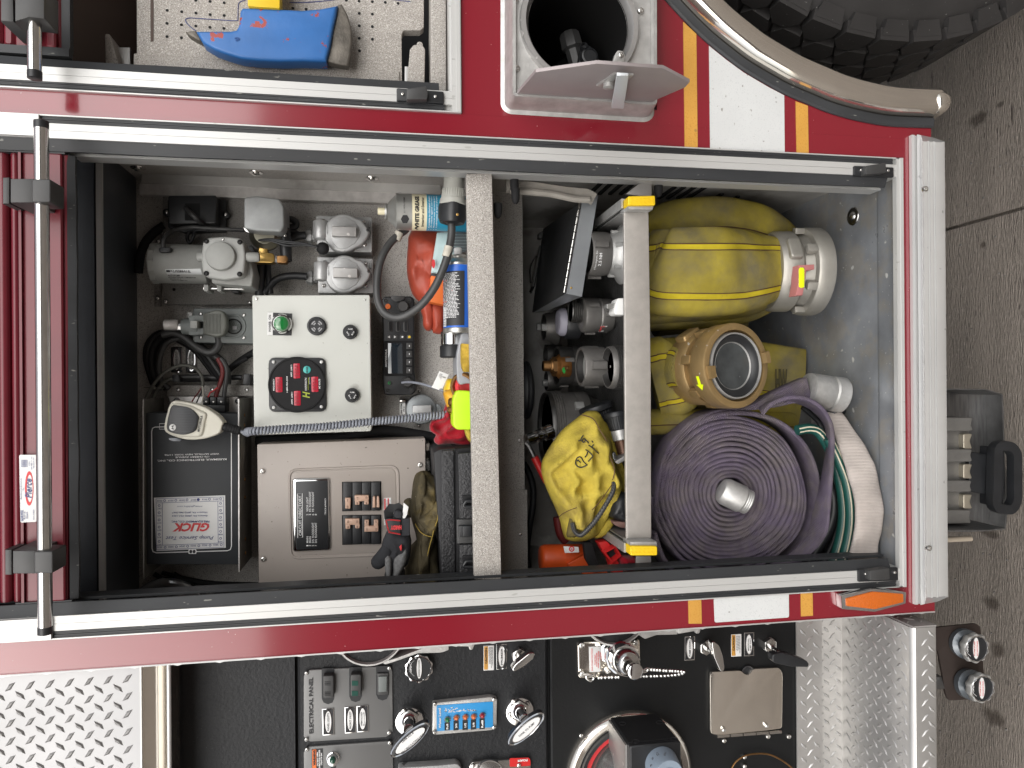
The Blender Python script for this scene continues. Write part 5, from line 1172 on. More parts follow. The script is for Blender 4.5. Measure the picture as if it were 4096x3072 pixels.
for k, (a, b) in enumerate(((1752, 1805), (1812, 1870), (1875, 1942))):
    tb.add('cell', M().slab(q(0, 2, a, 112, b, 114, b, 180, a, 180), yb3, YW-.03, .0015), BLK); scr(tb, 0, 2, (a+b)/2, 155, 12, yb3, .0015)
bk_ = Thing('charger_bracket', 'brushed aluminium bracket strip above the battery charger', 'bracket')
bk_.add('bright_strip', M().slab(q(0, 2, 1455, 108, 2052, 110, 2055, 245, 1500, 245), YW-.035, YW-.03, .0005), ALUB)
bk_.add('back_strip', M().slab(q(0, 2, 1450, 10, 2200, 12, 2200, 104, 1440, 104), YW-.02, YW-.015, .001), SPAT)
for x, y, rd in ((1540, 52, 17), (1832, 48, 17), (2130, 50, 17)): scr(bk_, 0, 2, x, y, rd, YW-.02, .004)
for x, y, rd in ((1520, 143, 25), (2050, 147, 24)): scr(bk_, 0, 2, x, y, rd, YW-.035, .006, mt=DARKST)
# lead bundle
for i, (lab, pts, y, r_, mt_) in enumerate((
    ('red battery cable dropping into the terminal block', z1(1340, -30, 1400, 80, 1430, 200, 1410, 320, 1370, 450, 1330, 560, 1310, 640), YW-.06, 9, mat('dark_red_cable', (.16, .02, .02), .5, var=.2)),
    ('thick black battery cable beside the red one', z1(1395, -30, 1470, 80, 1500, 200, 1490, 350, 1470, 480, 1450, 640), YW-.06, 9, DGREY),
    ('olive grey cable arching above the microphone', z1(100, 670, 200, 480, 350, 280, 520, 160, 700, 95, 860, 105, 980, 170, 1060, 280, 1085, 400, 1075, 460), YW-.05, 7, mat('olive_grey_cable', (.13, .13, .115), .5, var=.2)),
    ('second olive grey cable under the arching one', z1(230, 660, 300, 520, 400, 400, 500, 340, 600, 320), YW-.035, 9, bpy.data.materials['olive_grey_cable']),
    ('thick grey braided cable clipped above the charger', z1(660, 300, 900, 290, 1150, 300, 1400, 315), YW-.03, 11, DGREY),
    ('black cable below the braided grey cable', z1(660, 345, 900, 350, 1200, 345, 1400, 345), YW-.028, 7, BLKM),
    ('black cable running right from the red cable tie', z1(1510, 200, 1560, 130, 1700, 40, 1850, -30), YW-.03, 10, BLKM),
    ('thin red wire into the first terminal', z1(1340, 480, 1270, 530, 1210, 570, 1180, 640), YW-.075, 3, INKR),
    ('thin cream wire ending behind the microphone', z1(1075, 450, 1085, 560, 1090, 660, 1055, 770), YW-.075, 2.6, MICW),
    ('thin dark red wire ending behind the microphone', z1(1065, 470, 1010, 560, 940, 650, 890, 735), YW-.075, 2.6, bpy.data.materials['dark_red_cable']),
    ('thin brown wire ending behind the microphone', z1(1065, 470, 1060, 560, 1010, 660, 965, 760), YW-.075, 2.6, BLK),
    ('black cable from the round coupler toward the white box', z1(1760, 300, 1650, 300, 1520, 310), YW-.03, 10, BLK))):
    cable(lab, pts, y, r_, mt_)
one('cable_clamp', 'black clamp holding the braided grey cable', 'clamp', M().slab(rpoly(z1(555, 255, 665, 250, 700, 375, 560, 378), 4), YW-.045, YW-.005, .002), BLK)
one('cable_clamp', 'black clamp against the left edge of the white control box', 'clamp', M().slab(rpoly(z1(1790, 240, 1900, 245, 1905, 430, 1775, 425), 4), YW-.055, YW-.005, .003), BLK)
one('cable_tie', 'pale cable tie round the two olive grey cables', 'cable tie', M().slab(rpoly(z1(60, 465, 370, 480, 370, 502, 60, 482), 3), YW-.052, YW-.03, .001).slab(rpoly(z1(190, 455, 245, 458, 245, 510, 190, 505), 3), YW-.06, YW-.05, .001), bpy.data.materials['olive_grey_cable'])
for i in range(6):
    o = i*22
    cable('black cable number in the dark bundle left of the nameplates' if False else ['outermost black cable of the bundle left of the nameplates', 'second outermost cable of the bundle left of the nameplates', 'reddish brown cable in the bundle left of the nameplates', 'middle black cable of the bundle left of the nameplates', 'inner black cable of the bundle beside the first nameplate', 'innermost black cable of the bundle, touching the first nameplate'][i],
          q(0, 1, 1880+o*.5, 1620-0*o, 1700, 1385-o, 1560+o, 1290-o*.4, 1400+o*.7, 1215+o*.6, 1290+o, 1290+o*.7, 1260+o, 1420+o*.8, 1290+o*.9, 1560+o*.6, 1340+o*1.1, 1700), [YW-.02-.006*(i % 3)]*8, 12, DGREY if i % 2 else BLKM)
cable('black cable curving from the twist plug down past the outlet', q(0, 1, 1885, 1250, 1890, 1320, 1850, 1375, 1790, 1385, 1700, 1340, 1600, 1260, 1500, 1215, 1400, 1230), YW-.055, 16, DGREY)
cable('black cable from the plug bundle to the cable tie', q(0, 1, 1700, 1330, 1830, 1400, 1920, 1470, 1960, 1560, 1965, 1660), YW-.04, 15, DGREY)
cable('black cable passing right behind the white control box', q(0, 1, 1960, 1550, 2020, 1500, 2100, 1440, 2200, 1380), YW-.02, 13, BLKM)
# nameplates
def nameplate(t, c, r, poly, words, y, ov=None, rot=0, mt=INK):
    a = q(c, r, *poly); t.add('plate', M().slab(a, y-.002, y, .0006), CHROME)
    cu = sum(p[0] for p in a)/4; cv = sum(p[1] for p in a)/4; ins = [(cu+(u-cu)*.86, cv+(v-cv)*.93) for u, v in a]
    f = t.add('field', M().slab(ins, y-.0026, y-.0019, 0), BLK); w = abs(a[1][0]-a[0][0]); h = abs(a[2][1]-a[1][1])
    t.add('oval_rim', M().slab(ell(cu, cv, w*.33, h*.44, 28), y-.003, y-.0025, 0), CHROME); t.add('oval', M().slab(ell(cu, cv, w*.27, h*.40, 28), y-.0034, y-.0029, 0), PAPER)
    tm = M(); n = len(words)
    for i, s in enumerate(words): text(tm, s, cu+(i-(n-1)/2)*w*.2, cv, h*(.66 if n == 1 else .52), w*(.17 if n == 1 else .13), y-.0036, rot, .01)
    t.add('lettering', tm, mt)
n1 = Thing('nameplate', 'nameplate reading SHORELINE OUTLET', 'nameplate', 'oval nameplates in the compartment'); nameplate(n1, 0, 1, (1475, 1342, 1573, 1340, 1577, 1560, 1478, 1560), ['SHORELINE OUTLET'], YW)
n2 = Thing('nameplate', 'nameplate reading 120VAC, 20AMP, right of SHORELINE OUTLET', 'nameplate', 'oval nameplates in the compartment'); nameplate(n2, 0, 1, (1603, 1340, 1702, 1340, 1704, 1562, 1606, 1562), ['120VAC, 20AMP', '1Ø, 60HZ'], YW)
# shoreline outlet with plug
so_ = Thing('shoreline_outlet', 'greenish grey outlet box with a round twist socket and capped plug', 'outlet box')
so_.add('box', M().slab(rpoly(q(0, 1, 1665, 1003, 2230, 1003, 2230, 1312, 1665, 1300), 10), YW-.06, YW-.001, .003), PLGRN)
so_.add('socket_rim', ringpx(M(), [(u, v) for u, v in rr(*q1(0, 1, 1850, 1065), *q1(0, 1, 2118, 1255), 42)], .004, YW-.06, .0025), PLGRN)
so_.add('socket', M().ylathe(*q1(0, 1, 2020, 1163), YW-.06, [(0, 31), (.002, 31), (.002, 27), (-.004, 26)], 28), BLKM)
so_.add('socket_slot', M().slab(q(0, 1, 2008, 1158, 2045, 1160, 2043, 1188, 2010, 1188), YW-.0605, YW-.059, 0), INKG)
for x, y in ((2105, 1062), (2105, 1258), (1735, 1253), (1733, 1052)): scr(so_, 0, 1, x, y, 15, YW-.06, .003)
lid = so_.add('flip_cover', M().slab(rpoly(q(0, 1, 1752, 1048, 1870, 1015, 1930, 1030, 1955, 1090, 1958, 1170, 1930, 1240, 1870, 1255, 1752, 1228), 10), YW-.095, YW-.075, .006, 3), mat('olive_grey_plastic', (.12, .125, .11), .5, 0, .5, var=.15, vs=30))
rb = M()
for k in range(13): rb.slab(rq(0, 1, 1755+k*12, 1052, 1760+k*12, 1224), YW-.0962, YW-.0949, .0003)
so_.add('cover_ribs', rb, bpy.data.materials['olive_grey_plastic'], lid, kind='stuff')
for y0 in (1068, 1180): so_.add('cover_arm', M().slab(rpoly(q(0, 1, 1630, y0, 1760, y0-4, 1760, y0+50, 1630, y0+56), 4), YW-.092, YW-.068, .002), PLGRN)
so_.add('plug_body', ucyl(M(), 0, 1, 1575, 1720, 1163, YW-.08, 66, 78), PLGRN); so_.add('hinge_block', M().slab(rpoly(q(0, 1, 1642, 1112, 1703, 1112, 1703, 1176, 1642, 1176), 4), YW-.105, YW-.08, .003), PLGREY)
so_.add('gland', ucyl(M(), 0, 1, 1420, 1545, 1148, YW-.08, 46, mod=lambda a, h: 1+.02*math.cos(30*a), n=60), ALUB); so_.add('gland_nut', ucyl(M(), 0, 1, 1540, 1582, 1165, YW-.08, 36, n=8), STEEL)
so_.add('ear', M().slab(rpoly(q(0, 1, 1615, 1035, 1665, 1040, 1662, 1085, 1615, 1085), 4), YW-.03, YW-.02), ALUC)
# ================================================================== microphone and coiled cord
mi = Thing('microphone', 'off-white hand microphone with black grille clipped over the battery charger', 'microphone')
ym_ = YW-.165
o1 = z1(428, 1060, 445, 980, 500, 790, 560, 718, 640, 703, 900, 745, 1130, 820, 1330, 950, 1420, 1050, 1436, 1090, 1410, 1160, 1398, 1222, 1330, 1290, 1150, 1352, 960, 1378, 760, 1370, 560, 1310, 450, 1250, 412, 1180)
sm_ = lambda pl, n=3: [(p.x, p.y) for p in smooth_path([Vector((a, b, 0)) for a, b in pl], n, True)]
bdm = mi.add('shell', M().slab(sm_(o1), ym_+.004, ym_+.030, .010, 5), MICW)
mi.add('face', M().slab(sm_(z1(455, 1030, 520, 800, 580, 750, 660, 745, 870, 790, 1060, 880, 1145, 935, 1120, 1080, 1060, 1310, 860, 1335, 640, 1320, 470, 1245, 438, 1170)), ym_, ym_+.006, .004, 3), MICW, bdm)
gri = mi.add('grille', M().slab(sm_(z1(545, 795, 640, 788, 860, 832, 1005, 970, 1000, 1060, 960, 1215, 830, 1280, 700, 1290, 520, 1250, 462, 1190, 465, 1090, 490, 960)), ym_-.003, ym_+.001, .0015), BLK, bdm)
hm = M()
for i in range(17):
    for j in range(17):
        x = 520+i*29+(14 if j % 2 else 0); y = 815+j*28
        if (x-735)**2/235**2+(y-1040)**2/235**2 < 1 and (x-562)**2+(y-1165)**2 > 70**2:
            u, v = z1(x, y)[0]; hm.disc(u, v, 1.6, ym_-.0033, ym_-.0028, 0, 6)
mi.add('grille_holes', hm, mat('hole_rim', (.10, .105, .12), .4), gri, kind='stuff')
mi.add('badge', M().slab(ell(*z1(562, 1165)[0], 13.5, 13, 24), ym_-.0042, ym_-.0025, .0004), PAPER, bdm)
tm = M(); u, v = z1(562, 1165)[0]; 
for s in (-1, 1): tm.slab([(u+6, v+s*9), (u-8, v+s*5), (u-1, v+s*3.4), (u-3, v), (u+2, v+s*1.2)], ym_-.0046, ym_-.0042, 0)
text(tm, 'MOTOROLA', *z1(1036, 1102)[0], 66, 9, ym_-.0004, -12, .03, .2); mi.add('lettering', tm, INK, bdm)
rg = M()
for k in range(9):
    y = 965+k*38; x1_ = 1330-abs(k-3.5)*30; a = P(*z1(1125-k*7, y)[0], ym_+.004); b = P(*z1(x1_, y+12)[0], ym_+.009); rg.tube([a, b], .0016, 6)
mi.add('grip_ribs', rg, MICW, bdm, kind='stuff')
mi.add('talk_button', M().slab(rpoly(z1(485, 1345, 640, 1350, 720, 1372, 700, 1402, 580, 1405, 500, 1385), 6), ym_+.01, ym_+.026, .003), mat('smoked_plastic', (.12, .13, .15), .2, 0, .5))
a = P(*z1(1420, 1142)[0], ym_+.016); b = P(*z1(1718, 1222)[0], ym_+.018); mi.add('strain_relief', M().lathe(a, b-a, [(0, .0072), ((b-a).length, .0058)], 16).add(M()), BLK)
for k in range(6):
    t = .15+.14*k; p = a.lerp(b, t); mi.add('relief_ring', M().lathe(p, b-a, [(0, .0068), (.0015, .0076), (.004, .0076), (.0055, .0066)], 14), BLKM)
cc_ = Thing('coiled_cord', 'grey coiled microphone cord stretched across the white control box', 'cord')
ctr = smooth_path([P(u, v, y) for (u, v), y in zip([z1(1850, 1240)[0], q1(1, 2, 0, 405), q1(1, 2, 300, 385), q1(1, 2, 600, 368), q1(1, 2, 1000, 325), q1(1, 2, 1500, 280), q1(1, 2, 1790, 243)], [ym_+.02, .132, .13, .128, .13, .14, .15])], 60)
L = [0]
for a, b in zip(ctr, ctr[1:]): L.append(L[-1]+(b-a).length)
turns = 69; n = turns*14; hel = []
for i in range(n+1):
    s = L[-1]*i/n; k = min(range(len(L)), key=lambda j: abs(L[j]-s)) if False else None
    import bisect
    k = min(max(bisect.bisect(L, s)-1, 0), len(ctr)-2); t = (s-L[k])/max(1e-9, L[k+1]-L[k]); p = ctr[k].lerp(ctr[k+1], t)
    tg_ = (ctr[k+1]-ctr[k]).normalized(); b_ = tg_.cross(Vector((0, -1, 0))).normalized(); n_ = b_.cross(tg_); a = 2*math.pi*turns*i/n
    R_ = .0050; hel.append(p+b_*R_*math.cos(a)+n_*R_*math.sin(a))
cc_.add('coil', M().tube(hel, .00245, 7), CORD, ang=80)
cc_.add('lead', M().tube([P(u, v, y) for (u, v), y in zip(z1(1705, 1215, 1760, 1240, 1820, 1280, 1870, 1298, 1890, 1270), [ym_+.018]*3+[ym_+.02]*2)], .0030, 8, sm=6), CORD, ang=80)
cc_.add('plug_boot', M().slab(rpoly(z3(1500, 1620, 1560, 1560, 1760, 1700, 1830, 1840, 1760, 1900), 4), .13, .142, .003) if False else M().slab(rpoly(q(1, 2, 1755, 185, 1780, 160, 1825, 178, 1840, 240, 1800, 255, 1770, 225), 4), .135, .155, .003), BLK)
rc = Thing('radio_cable', 'thin grey radio cable with a white paper tag', 'cable')
rc.add('lead', M().tube([P(u, v, y) for (u, v), y in zip(z3(-280, 1130, -100, 1110, 100, 1120, 400, 1170, 800, 1290, 1150, 1410, 1400, 1560, 1560, 1700, 1640, 1800), [.235, .225, .21, .19, .17, .155, .145, .14, .14])], .0024, 8, sm=8), CORD, ang=80)
tg2 = rc.add('tag', M().slab(z3(1015, 727, 1342, 850, 1120, 1335, 1078, 1415, 738, 1282, 790, 1215), .158, .1588, .0001), PAPER, label='white paper tag')
tm = M()
for k in range(4):
    a = z3(1062-12+k*22, 810+k*8, 1010-12+k*22, 920+k*14+k*18)
    tm.bar(P(*a[0], .1576), P(*a[1], .1576), .0003, .0002, up=(0, -1, 0))
text(tm, 'UK', *z3(1200, 950)[0], 9, 4, .1576, -115, .02); text(tm, 'CA', *z3(1150, 935)[0], 9, 5, .1576, -115, .02)
rc.add('tag_print', tm, INK, tg2)
# ================================================================== things standing on the shelf
wg = Thing('spray_can', 'white grease spray can with cream and turquoise label, standing behind the cable plug', 'spray can')
yv = .125; cvy = 180; ux0, vv0 = q1(1, 1, 1500, cvy); axw = P(ux0, vv0, yv); sK = SC(ux0, vv0, yv)
Rw = 154/K*sK
def ZC(x, c=1, r=1, y=180, yy=.125): return P(*q1(c, r, x, y), yy).z
zb_ = shz(axw.x)+.001
def band(x0, x1, rad, mt, nm, R=None):
    z0 = ZC(x0); z1 = ZC(x1) if x1 else zb_; return wg.add(nm, M().lathe((axw.x, yv, z0), (0, 0, -1), [(0, rad), (z0-z1, rad)], 48), mt)
band(1225, 1345, Rw, mat('can_silver', (.42, .42, .40), .35, .7, var=.15, vs=30), 'silver_band'); band(1345, 1470, Rw, CANCR, 'cream_band')
tq = band(1470, None, Rw*1.0005, CANTQ, 'turquoise_band')
z0 = ZC(1112); wg.add('shoulder', M().lathe((axw.x, yv, z0), (0, 0, -1), [(0, .006), (0, .013), (.003, .0145), (.004, .0125), (.008, .017), (.016, .0255), (z0-ZC(1208), .0285), (z0-ZC(1212), Rw*1.02), (z0-ZC(1224), Rw*1.02), (z0-ZC(1228), Rw*.98)], 40), bpy.data.materials['can_silver'])
wg.add('nozzle', M().lathe((axw.x, yv, ZC(1052)), (0, 0, -1), [(0, .0055), (.0015, .0062), (ZC(1052)-ZC(1112), .0062)], 16), CANCR)
stp = M()
for k in range(2): pass
tm = M(); text(tm, 'WHITE GREASE', *q1(1, 1, 1392, 172), 132, 17, yv-.03, 0, .05); text(tm, 'Interior and Exterior', *q1(1, 1, 1440, 160), 112, 11, yv-.03, 0, .02)
text(tm, 'J.J. HOLCOMB', *q1(1, 1, 1282, 110), 66, 7, yv-.03, 0)
hx = [(u, v) for u, v in ell(*q1(1, 1, 1288, 228), 17, 16, 6)]; tm.slab(hx, yv-.03, yv-.0302, 0)
wrapz(tm, axw.x, yv, Rw+.0003); wg.add('lettering', tm, INK)
tm = M()
for i, s in enumerate(('• Contains no chlorinated solvents', '• Protects against corrosion', '• Reduces wear on moving parts', '• Lubricates all types of parts')): text(tm, s, *q1(1, 1, 1497+22*i, 165), 128, 7, yv-.03, 0)
wrapz(tm, axw.x, yv, Rw*1.0005+.0005); wg.add('lettering', tm, INKW)
bd_ = M(); a = M(); g = []
pl = [P(*q1(1, 1, x, y), yv-.03) for x, y in ((1470, 318), (1830, 316), (1830, 328), (1470, 328))]; gi = a.ring(pl); a.cap(gi); wrapz(a, axw.x, yv, Rw*1.0005+.0002); wg.add('cream_edge', a, CANCR, ang=0)
# charging plug with cable
pg = Thing('cable_plug', 'pale grey ribbed cable plug with black boot in front of the spray cans', 'plug')
ypl = .075; a0 = P(*q1(1, 0, 1712, 1492), ypl); a1 = P(*q1(1, 1, 1700, 118), ypl); ax_ = a1-a0; kx = SC(*q1(1, 1, 1700, 0), ypl)/K
pgm = mat('pale_plug_plastic', (.40, .40, .365), .45, 0, .5, var=.1, vs=30)
pg.add('sleeve', M().lathe(a0, ax_, [(0, 70*kx), (.001, 85*kx), (.026, 88*kx), (.028, 96*kx), (ax_.length*.80, 104*kx), (ax_.length*.82, 112*kx), (ax_.length*.97, 118*kx), (ax_.length, 112*kx)], 40), pgm)
rb = M(); an = ax_.normalized()
for k in range(-6, 7):
    th = math.radians(k*12); off = Vector((0, -math.cos(th), math.sin(th)))*(101*kx); rb.bar(a0+an*.030+off, a0+an*(ax_.length*.80)+off, .0012, .0016, up=off.normalized())
pg.add('ribs', rb, pgm, kind='stuff')
b1 = P(*q1(1, 1, 1692, 280), ypl); pg.add('boot', M().lathe(a1, b1-a1, [(-.002, 112*kx), (.004, 118*kx), (.022, 116*kx), (.030, 100*kx), ((b1-a1).length-.004, 70*kx), ((b1-a1).length, 36*kx)], 32, mod=lambda a, h: 1+.05*math.cos(4*a)), BLK)
s = M(); screw(s, *q1(1, 1, 1742, 192), 6, ypl-.050, ypl-.053); pg.add('screw', s, BRASS)
pts = q(1, 1, 1690, 262, 1685, 400, 1640, 600, 1540, 830, 1400, 1000, 1250, 1082, 1130, 1060, 1060, 960, 1045, 800, 1075, 600, 1160, 440, 1300, 320)
pg.add('cable', M().tube([P(u, v, y) for (u, v), y in zip(pts, [.075, .075, .07, .075, .09, .10, .11, .115, .12, .13, .14, .15])], 16*SC(1750, 900, .08), 12, sm=8), DGREY, ang=80)
for x0, y0, x1, y1, yy in ((1228, 362, 1192, 425, .145), (1668, 472, 1642, 560, .07)):
    a = P(*q1(1, 1, (1195+1285)/2 if x0 == 1228 else 1666, 350 if x0 == 1228 else 470), yy); b = P(*q1(1, 1, 1212 if x0 == 1228 else 1642, 415 if x0 == 1228 else 560), yy)
    pg.add('tape_band', M().lathe(a, b-a, [(0, 17.2*SC(1600, 950, yy)), ((b-a).length, 17.2*SC(1600, 950, yy))], 20), mat('dirty_white_tape', (.50, .47, .40), .6, var=.2, vs=90) if x0 == 1228 else bpy.data.materials['dirty_white_tape'])
# rubber glove
rg = Thing('rubber_glove', 'red rubber glove drooping behind the cans on the shelf', 'glove')
rg.add('hand', M().pillow(q(1, 1, 1345, 330, 1312, 470, 1303, 620, 1310, 740, 1350, 880, 1410, 950, 1460, 1000, 1600, 1010, 1660, 900, 1660, 420, 1560, 330), .21, .040, 10, .016, 22, 3), REDRUB, ang=180)
for pl, s in ((q(1, 1, 1400, 900, 1440, 1080, 1442, 1150, 1470, 1195, 1510, 1200, 1540, 1150, 1545, 1000, 1500, 900), 1), (q(1, 1, 1500, 950, 1520, 1190, 1545, 1222, 1590, 1228, 1620, 1200, 1630, 950), 2)):
    rg.add('finger', M().pillow(pl, .205, .022, 8, .003, 30, s), REDRUB, ang=180)
pk = Thing('packet', 'crumpled pale blue packet with black mesh print behind the blue can', 'packet')
pk.add('sheet', M().pillow(q(1, 1, 1565, 350, 1530, 560, 1512, 700, 1640, 715, 1700, 560, 1830, 500, 1830, 345), .155, .006, 6, .004, 40, 5, sm=1), mat('pale_blue_print', (.45, .58, .58), .5, var=.15, vs=25))
mm_ = M()
for i in range(22):
    for j in range(7):
        x = 1690+i*7+(j % 2)*3; y = 345+j*26
        if x < 1825 and x > 1640+j*6: mm_.slab(rq(1, 1, x, y, x+4, y+20), .1445, .145, 0)
pk.add('mesh_print', mm_, mat('mesh_ink', (.08, .08, .09), .5), kind='stuff'); pk.add('red_spot', M().slab(ell(*q1(1, 1, 1534, 620), 7, 18, 16), .1435, .1445, 0), INKR)
oc = Thing('carton', 'small orange carton with a black edge under the looping cable', 'carton')
oc.add('body', M().slab(rpoly(q(1, 1, 1512, 722, 1618, 738, 1640, 975, 1500, 948), 3), .15, .18, .0015), ORANGE2); oc.add('edge', M().slab(q(1, 1, 1515, 700, 1622, 716, 1620, 738, 1510, 722), .149, .18, .001), BLK)
# blue can lying on its side
bc2 = Thing('spray_can', 'blue spray can with black text panel lying on its side', 'spray can')
yy_ = .105; cz = q1(1, 1, 1752, 900); A0 = P(*q1(1, 1, 1752, 480), yy_); Rb = 134/K*SC(*cz, yy_)
zc_ = P(*cz, yy_).z; xs_ = lambda y: P(*q1(1, 1, 1752, y), yy_).x
bc2.add('body', M().lathe((xs_(640), yy_, zc_), (-1, 0, 0), [(0, Rb), (xs_(640)-xs_(1180), Rb)], 44), CANBL)
cs_ = mat('can_metal', (.50, .49, .46), .3, .8, var=.2, vs=50)
bc2.add('shoulder', M().lathe((xs_(548), yy_, zc_), (-1, 0, 0), [(0, .009), (0, .014), (.003, .0155), (.005, .0145), (.012, .022), (xs_(548)-xs_(622), Rb*.92), (xs_(548)-xs_(626), Rb*1.03), (xs_(548)-xs_(642), Rb*1.03), (xs_(548)-xs_(646), Rb)], 40), cs_)
bc2.add('base_rim', M().lathe((xs_(1178), yy_, zc_), (-1, 0, 0), [(0, Rb), (.001, Rb*1.03), (.006, Rb*1.04), (.009, Rb*.97), (.009, Rb*.8)], 40), cs_)
bc2.add('nozzle', M().lathe((xs_(482), yy_, zc_+.001), (-1, 0, 0), [(0, .005), (.001, .0065), (xs_(482)-xs_(548), .0065)], 16), PAPER)
a = M(); prev = None
for i in range(9):
    x = 1612+i*(1803-1612)/8; g = a.ring([P(*q1(1, 1, x, 678), yy_-.03), P(*q1(1, 1, x-2, 1150), yy_-.03)])
    if prev: a.f.append((prev[0], prev[1], g[1], g[0]))
    prev = g
wrapx(a, zc_, yy_, Rb+.0002); bc2.add('text_panel', a, INK, ang=60)
a = lines(M(), 1, 1, 1622, 690, 1765, 1085, 34, yy_-.03, 'u', .45, 9); wrapx(a, zc_, yy_, Rb+.0004); bc2.add('small_print', a, INKW, kind='stuff')
a = M()
for k in range(18): a.slab(rq(1, 1, 1616, 990+k*9.3, 1652, 990+k*9.3+(3+k*7 % 5)), yy_-.03, yy_-.0302, 0)
wrapx(a, zc_, yy_, Rb+.0005); bc2.add('barcode', a, INKW, kind='stuff')
a = M()
for y in (752, 842, 935): a.slab(rq(1, 1, 1620, y, 1700 if y == 842 else 1655, y+8), yy_-.03, yy_-.0302, 0)
wrapx(a, zc_, yy_, Rb+.0006); bc2.add('red_heading', a, INKR, kind='stuff')
fl = Thing('flashlight', 'chrome and black flashlight end poking out below the blue can', 'flashlight')
x0 = P(*q1(1, 1, 1700, 1210), .13); fl.add('barrel', M().lathe(x0, (-1, 0, 0), [(0, .021), (.022, .021), (.024, .019)], 32), CHROME); fl.add('cap', M().lathe(x0+Vector((-.0235, 0, .002)), (-1, 0, 0), [(0, .0195), (.002, .021), (.020, .021), (.022, .019)], 32), BLK)
one('bottle', 'dark grey plastic bottle leaning behind the shelf edge', 'bottle', M().slab(rpoly(q(1, 1, 1775, 1212, 1845, 1215, 1870, 1400, 1870, 1659)+z3(1960, 1150, 1720, 1215, 1640, 1050, 1600, 500)+q(1, 1, 1735, 1400), 14), .09, .16, .018, 5), BOTT)
one('sponge', 'yellow sponge block pressed against the shelf edge', 'sponge', M().slab(rpoly(z3(1785, -230, 2080, -200, 2085, 760, 1880, 750, 1820, 620, 1790, 400), 3), .065, .088, .004), WOODY)
one('black_case', 'small black case behind the sponge and the grey bottle', 'case', M().slab(z3(1960, 740, 2200, 740, 2200, 1230, 1930, 1200), .17, .2, .002), BLK)
# lime nozzle with brass ring
ln_ = Thing('hose_valve', 'yellow and lime plastic hose valve with a brass threaded ring', 'hose valve')
ln_.add('yellow_body', M().pillow(z3(1150, 1350, 1210, 1180, 1270, 1010, 1440, 985, 1560, 1040, 1640, 1240, 1680, 1500, 1400, 1600, 1200, 1560), .15, .022, 8, .002, 20, 1), YPLAS, ang=180)
ln_.add('amber_body', M().pillow(z3(1150, 1450, 1300, 1350, 1560, 1320, 1720, 1500, 1760, 1700, 1740, 2000, 1620, 2150, 1400, 2250, 1250, 1900, 1170, 1650), .135, .024, 8, .002, 20, 2), mat('amber_plastic', (.70, .36, .03), .45, var=.15, vs=40, specks=[(80, .74, (.25, .16, .02))]), ang=180)
ln_.add('lime_body', M().slab(rpoly(q(1, 2, 1735, 52, 1865, 60, 1865, 396, 1735, 396, 1702, 360, 1700, 130), 12), .085, .13, .014, 4), LIME)
cb_ = P(*q1(1, 2, 1806, 28), .10); axn = Vector((-.15, -.75, .6)).normalized()
ln_.add('brass_ring', M().lathe(cb_, axn, [(-.022, .0245), (-.004, .0245), (-.002, .0265), (.006, .0265), (.008, .0245), (.008, .0205), (-.004, .020)], 48, mod=lambda a, h: 1+.012*math.cos(40*a)), BRASSD)
ln_.add('red_washer', M().lathe(cb_, axn, [(.0, .0203), (.001, .0203), (.001, .014), (.0, .013)], 36), INKR)
ln_.add('bolt', M().lathe(P(*q1(1, 2, 1700, 155), .11), (0, 0, 1), [(0, .007), (.006, .007), (.008, .004)], 12), BRASSD); ln_.add('bolt', M().lathe(P(*q1(1, 2, 1692, 222), .11), (0, 0, 1), [(0, .006), (.006, .006), (.008, .004)], 12), BRASSD)
one('red_cloth', 'crumpled red cloth under the lime hose valve', 'cloth', M().pillow(q(1, 2, 1640, 165, 1605, 270, 1510, 320, 1500, 400, 1555, 440, 1535, 480, 1570, 525, 1700, 520, 1860, 538, 1870, 400, 1800, 300, 1700, 250), .16, .022, 12, .034, 30, 9, sm=2), REDCL, ang=180)
one('yellow_cloth', 'scrap of yellow cloth between the lime valve and the shelf edge', 'cloth', M().pillow(q(1, 2, 1800, 380, 1865, 390, 1865, 505, 1835, 490, 1810, 440), .10, .008, 5, .004, 40, 2), YCLOTH, ang=180)
# round communication socket
fc = Thing('fire_com_socket', 'round grey FIRE COM socket with a raised flap grip beside the coiled cord', 'socket')
u, v = q1(1, 2, 1420, 214)
fc.add('disc', M().ylathe(u, v, YW, [(.001, 60), (.02, 60), (.026, 60), (.03, 57), (.031, 53)], 40), mat('zinc_grey', (.27, .29, .30), .45, .5, var=.12, vs=40)); fc.add('grip', M().slab(rpoly(q(1, 2, 1353, 186, 1515, 183, 1515, 246, 1353, 250), 3), YW-.046, YW-.03, .004), CASTG)
fc.add('name_tab', M().slab(rpoly(q(1, 2, 1238, 130, 1292, 128, 1292, 262, 1240, 265), 2), YW-.022, YW-.001, .0005), PLGREY)
fc.add('ear', M().slab(rpoly(q(1, 2, 1510, 180, 1575, 170, 1605, 195, 1600, 235, 1540, 270, 1510, 250), 4), YW-.024, YW-.01, .002), bpy.data.materials['zinc_grey'])
for x, y in ((1412, 62), (1400, 358)): scr(fc, 1, 2, x, y, 13, YW-.004, .006)
fc.add('hinge_pin', ucyl(M(), 1, 2, 1240, 1290, 145, YW-.026, 16), STEEL)
fc.add('name_strip', M().slab(q(1, 2, 1242, 168, 1290, 166, 1290, 262, 1242, 264), YW-.0235, YW-.022, 0), PAPER)
tm = M(); text(tm, 'FIRE COM', *q1(1, 2, 1256, 215), 40, 6, YW-.0238, 0, .03); text(tm, 'PP-2', *q1(1, 2, 1278, 215), 20, 6, YW-.0238, 0, .02); fc.add('lettering', tm, INK)
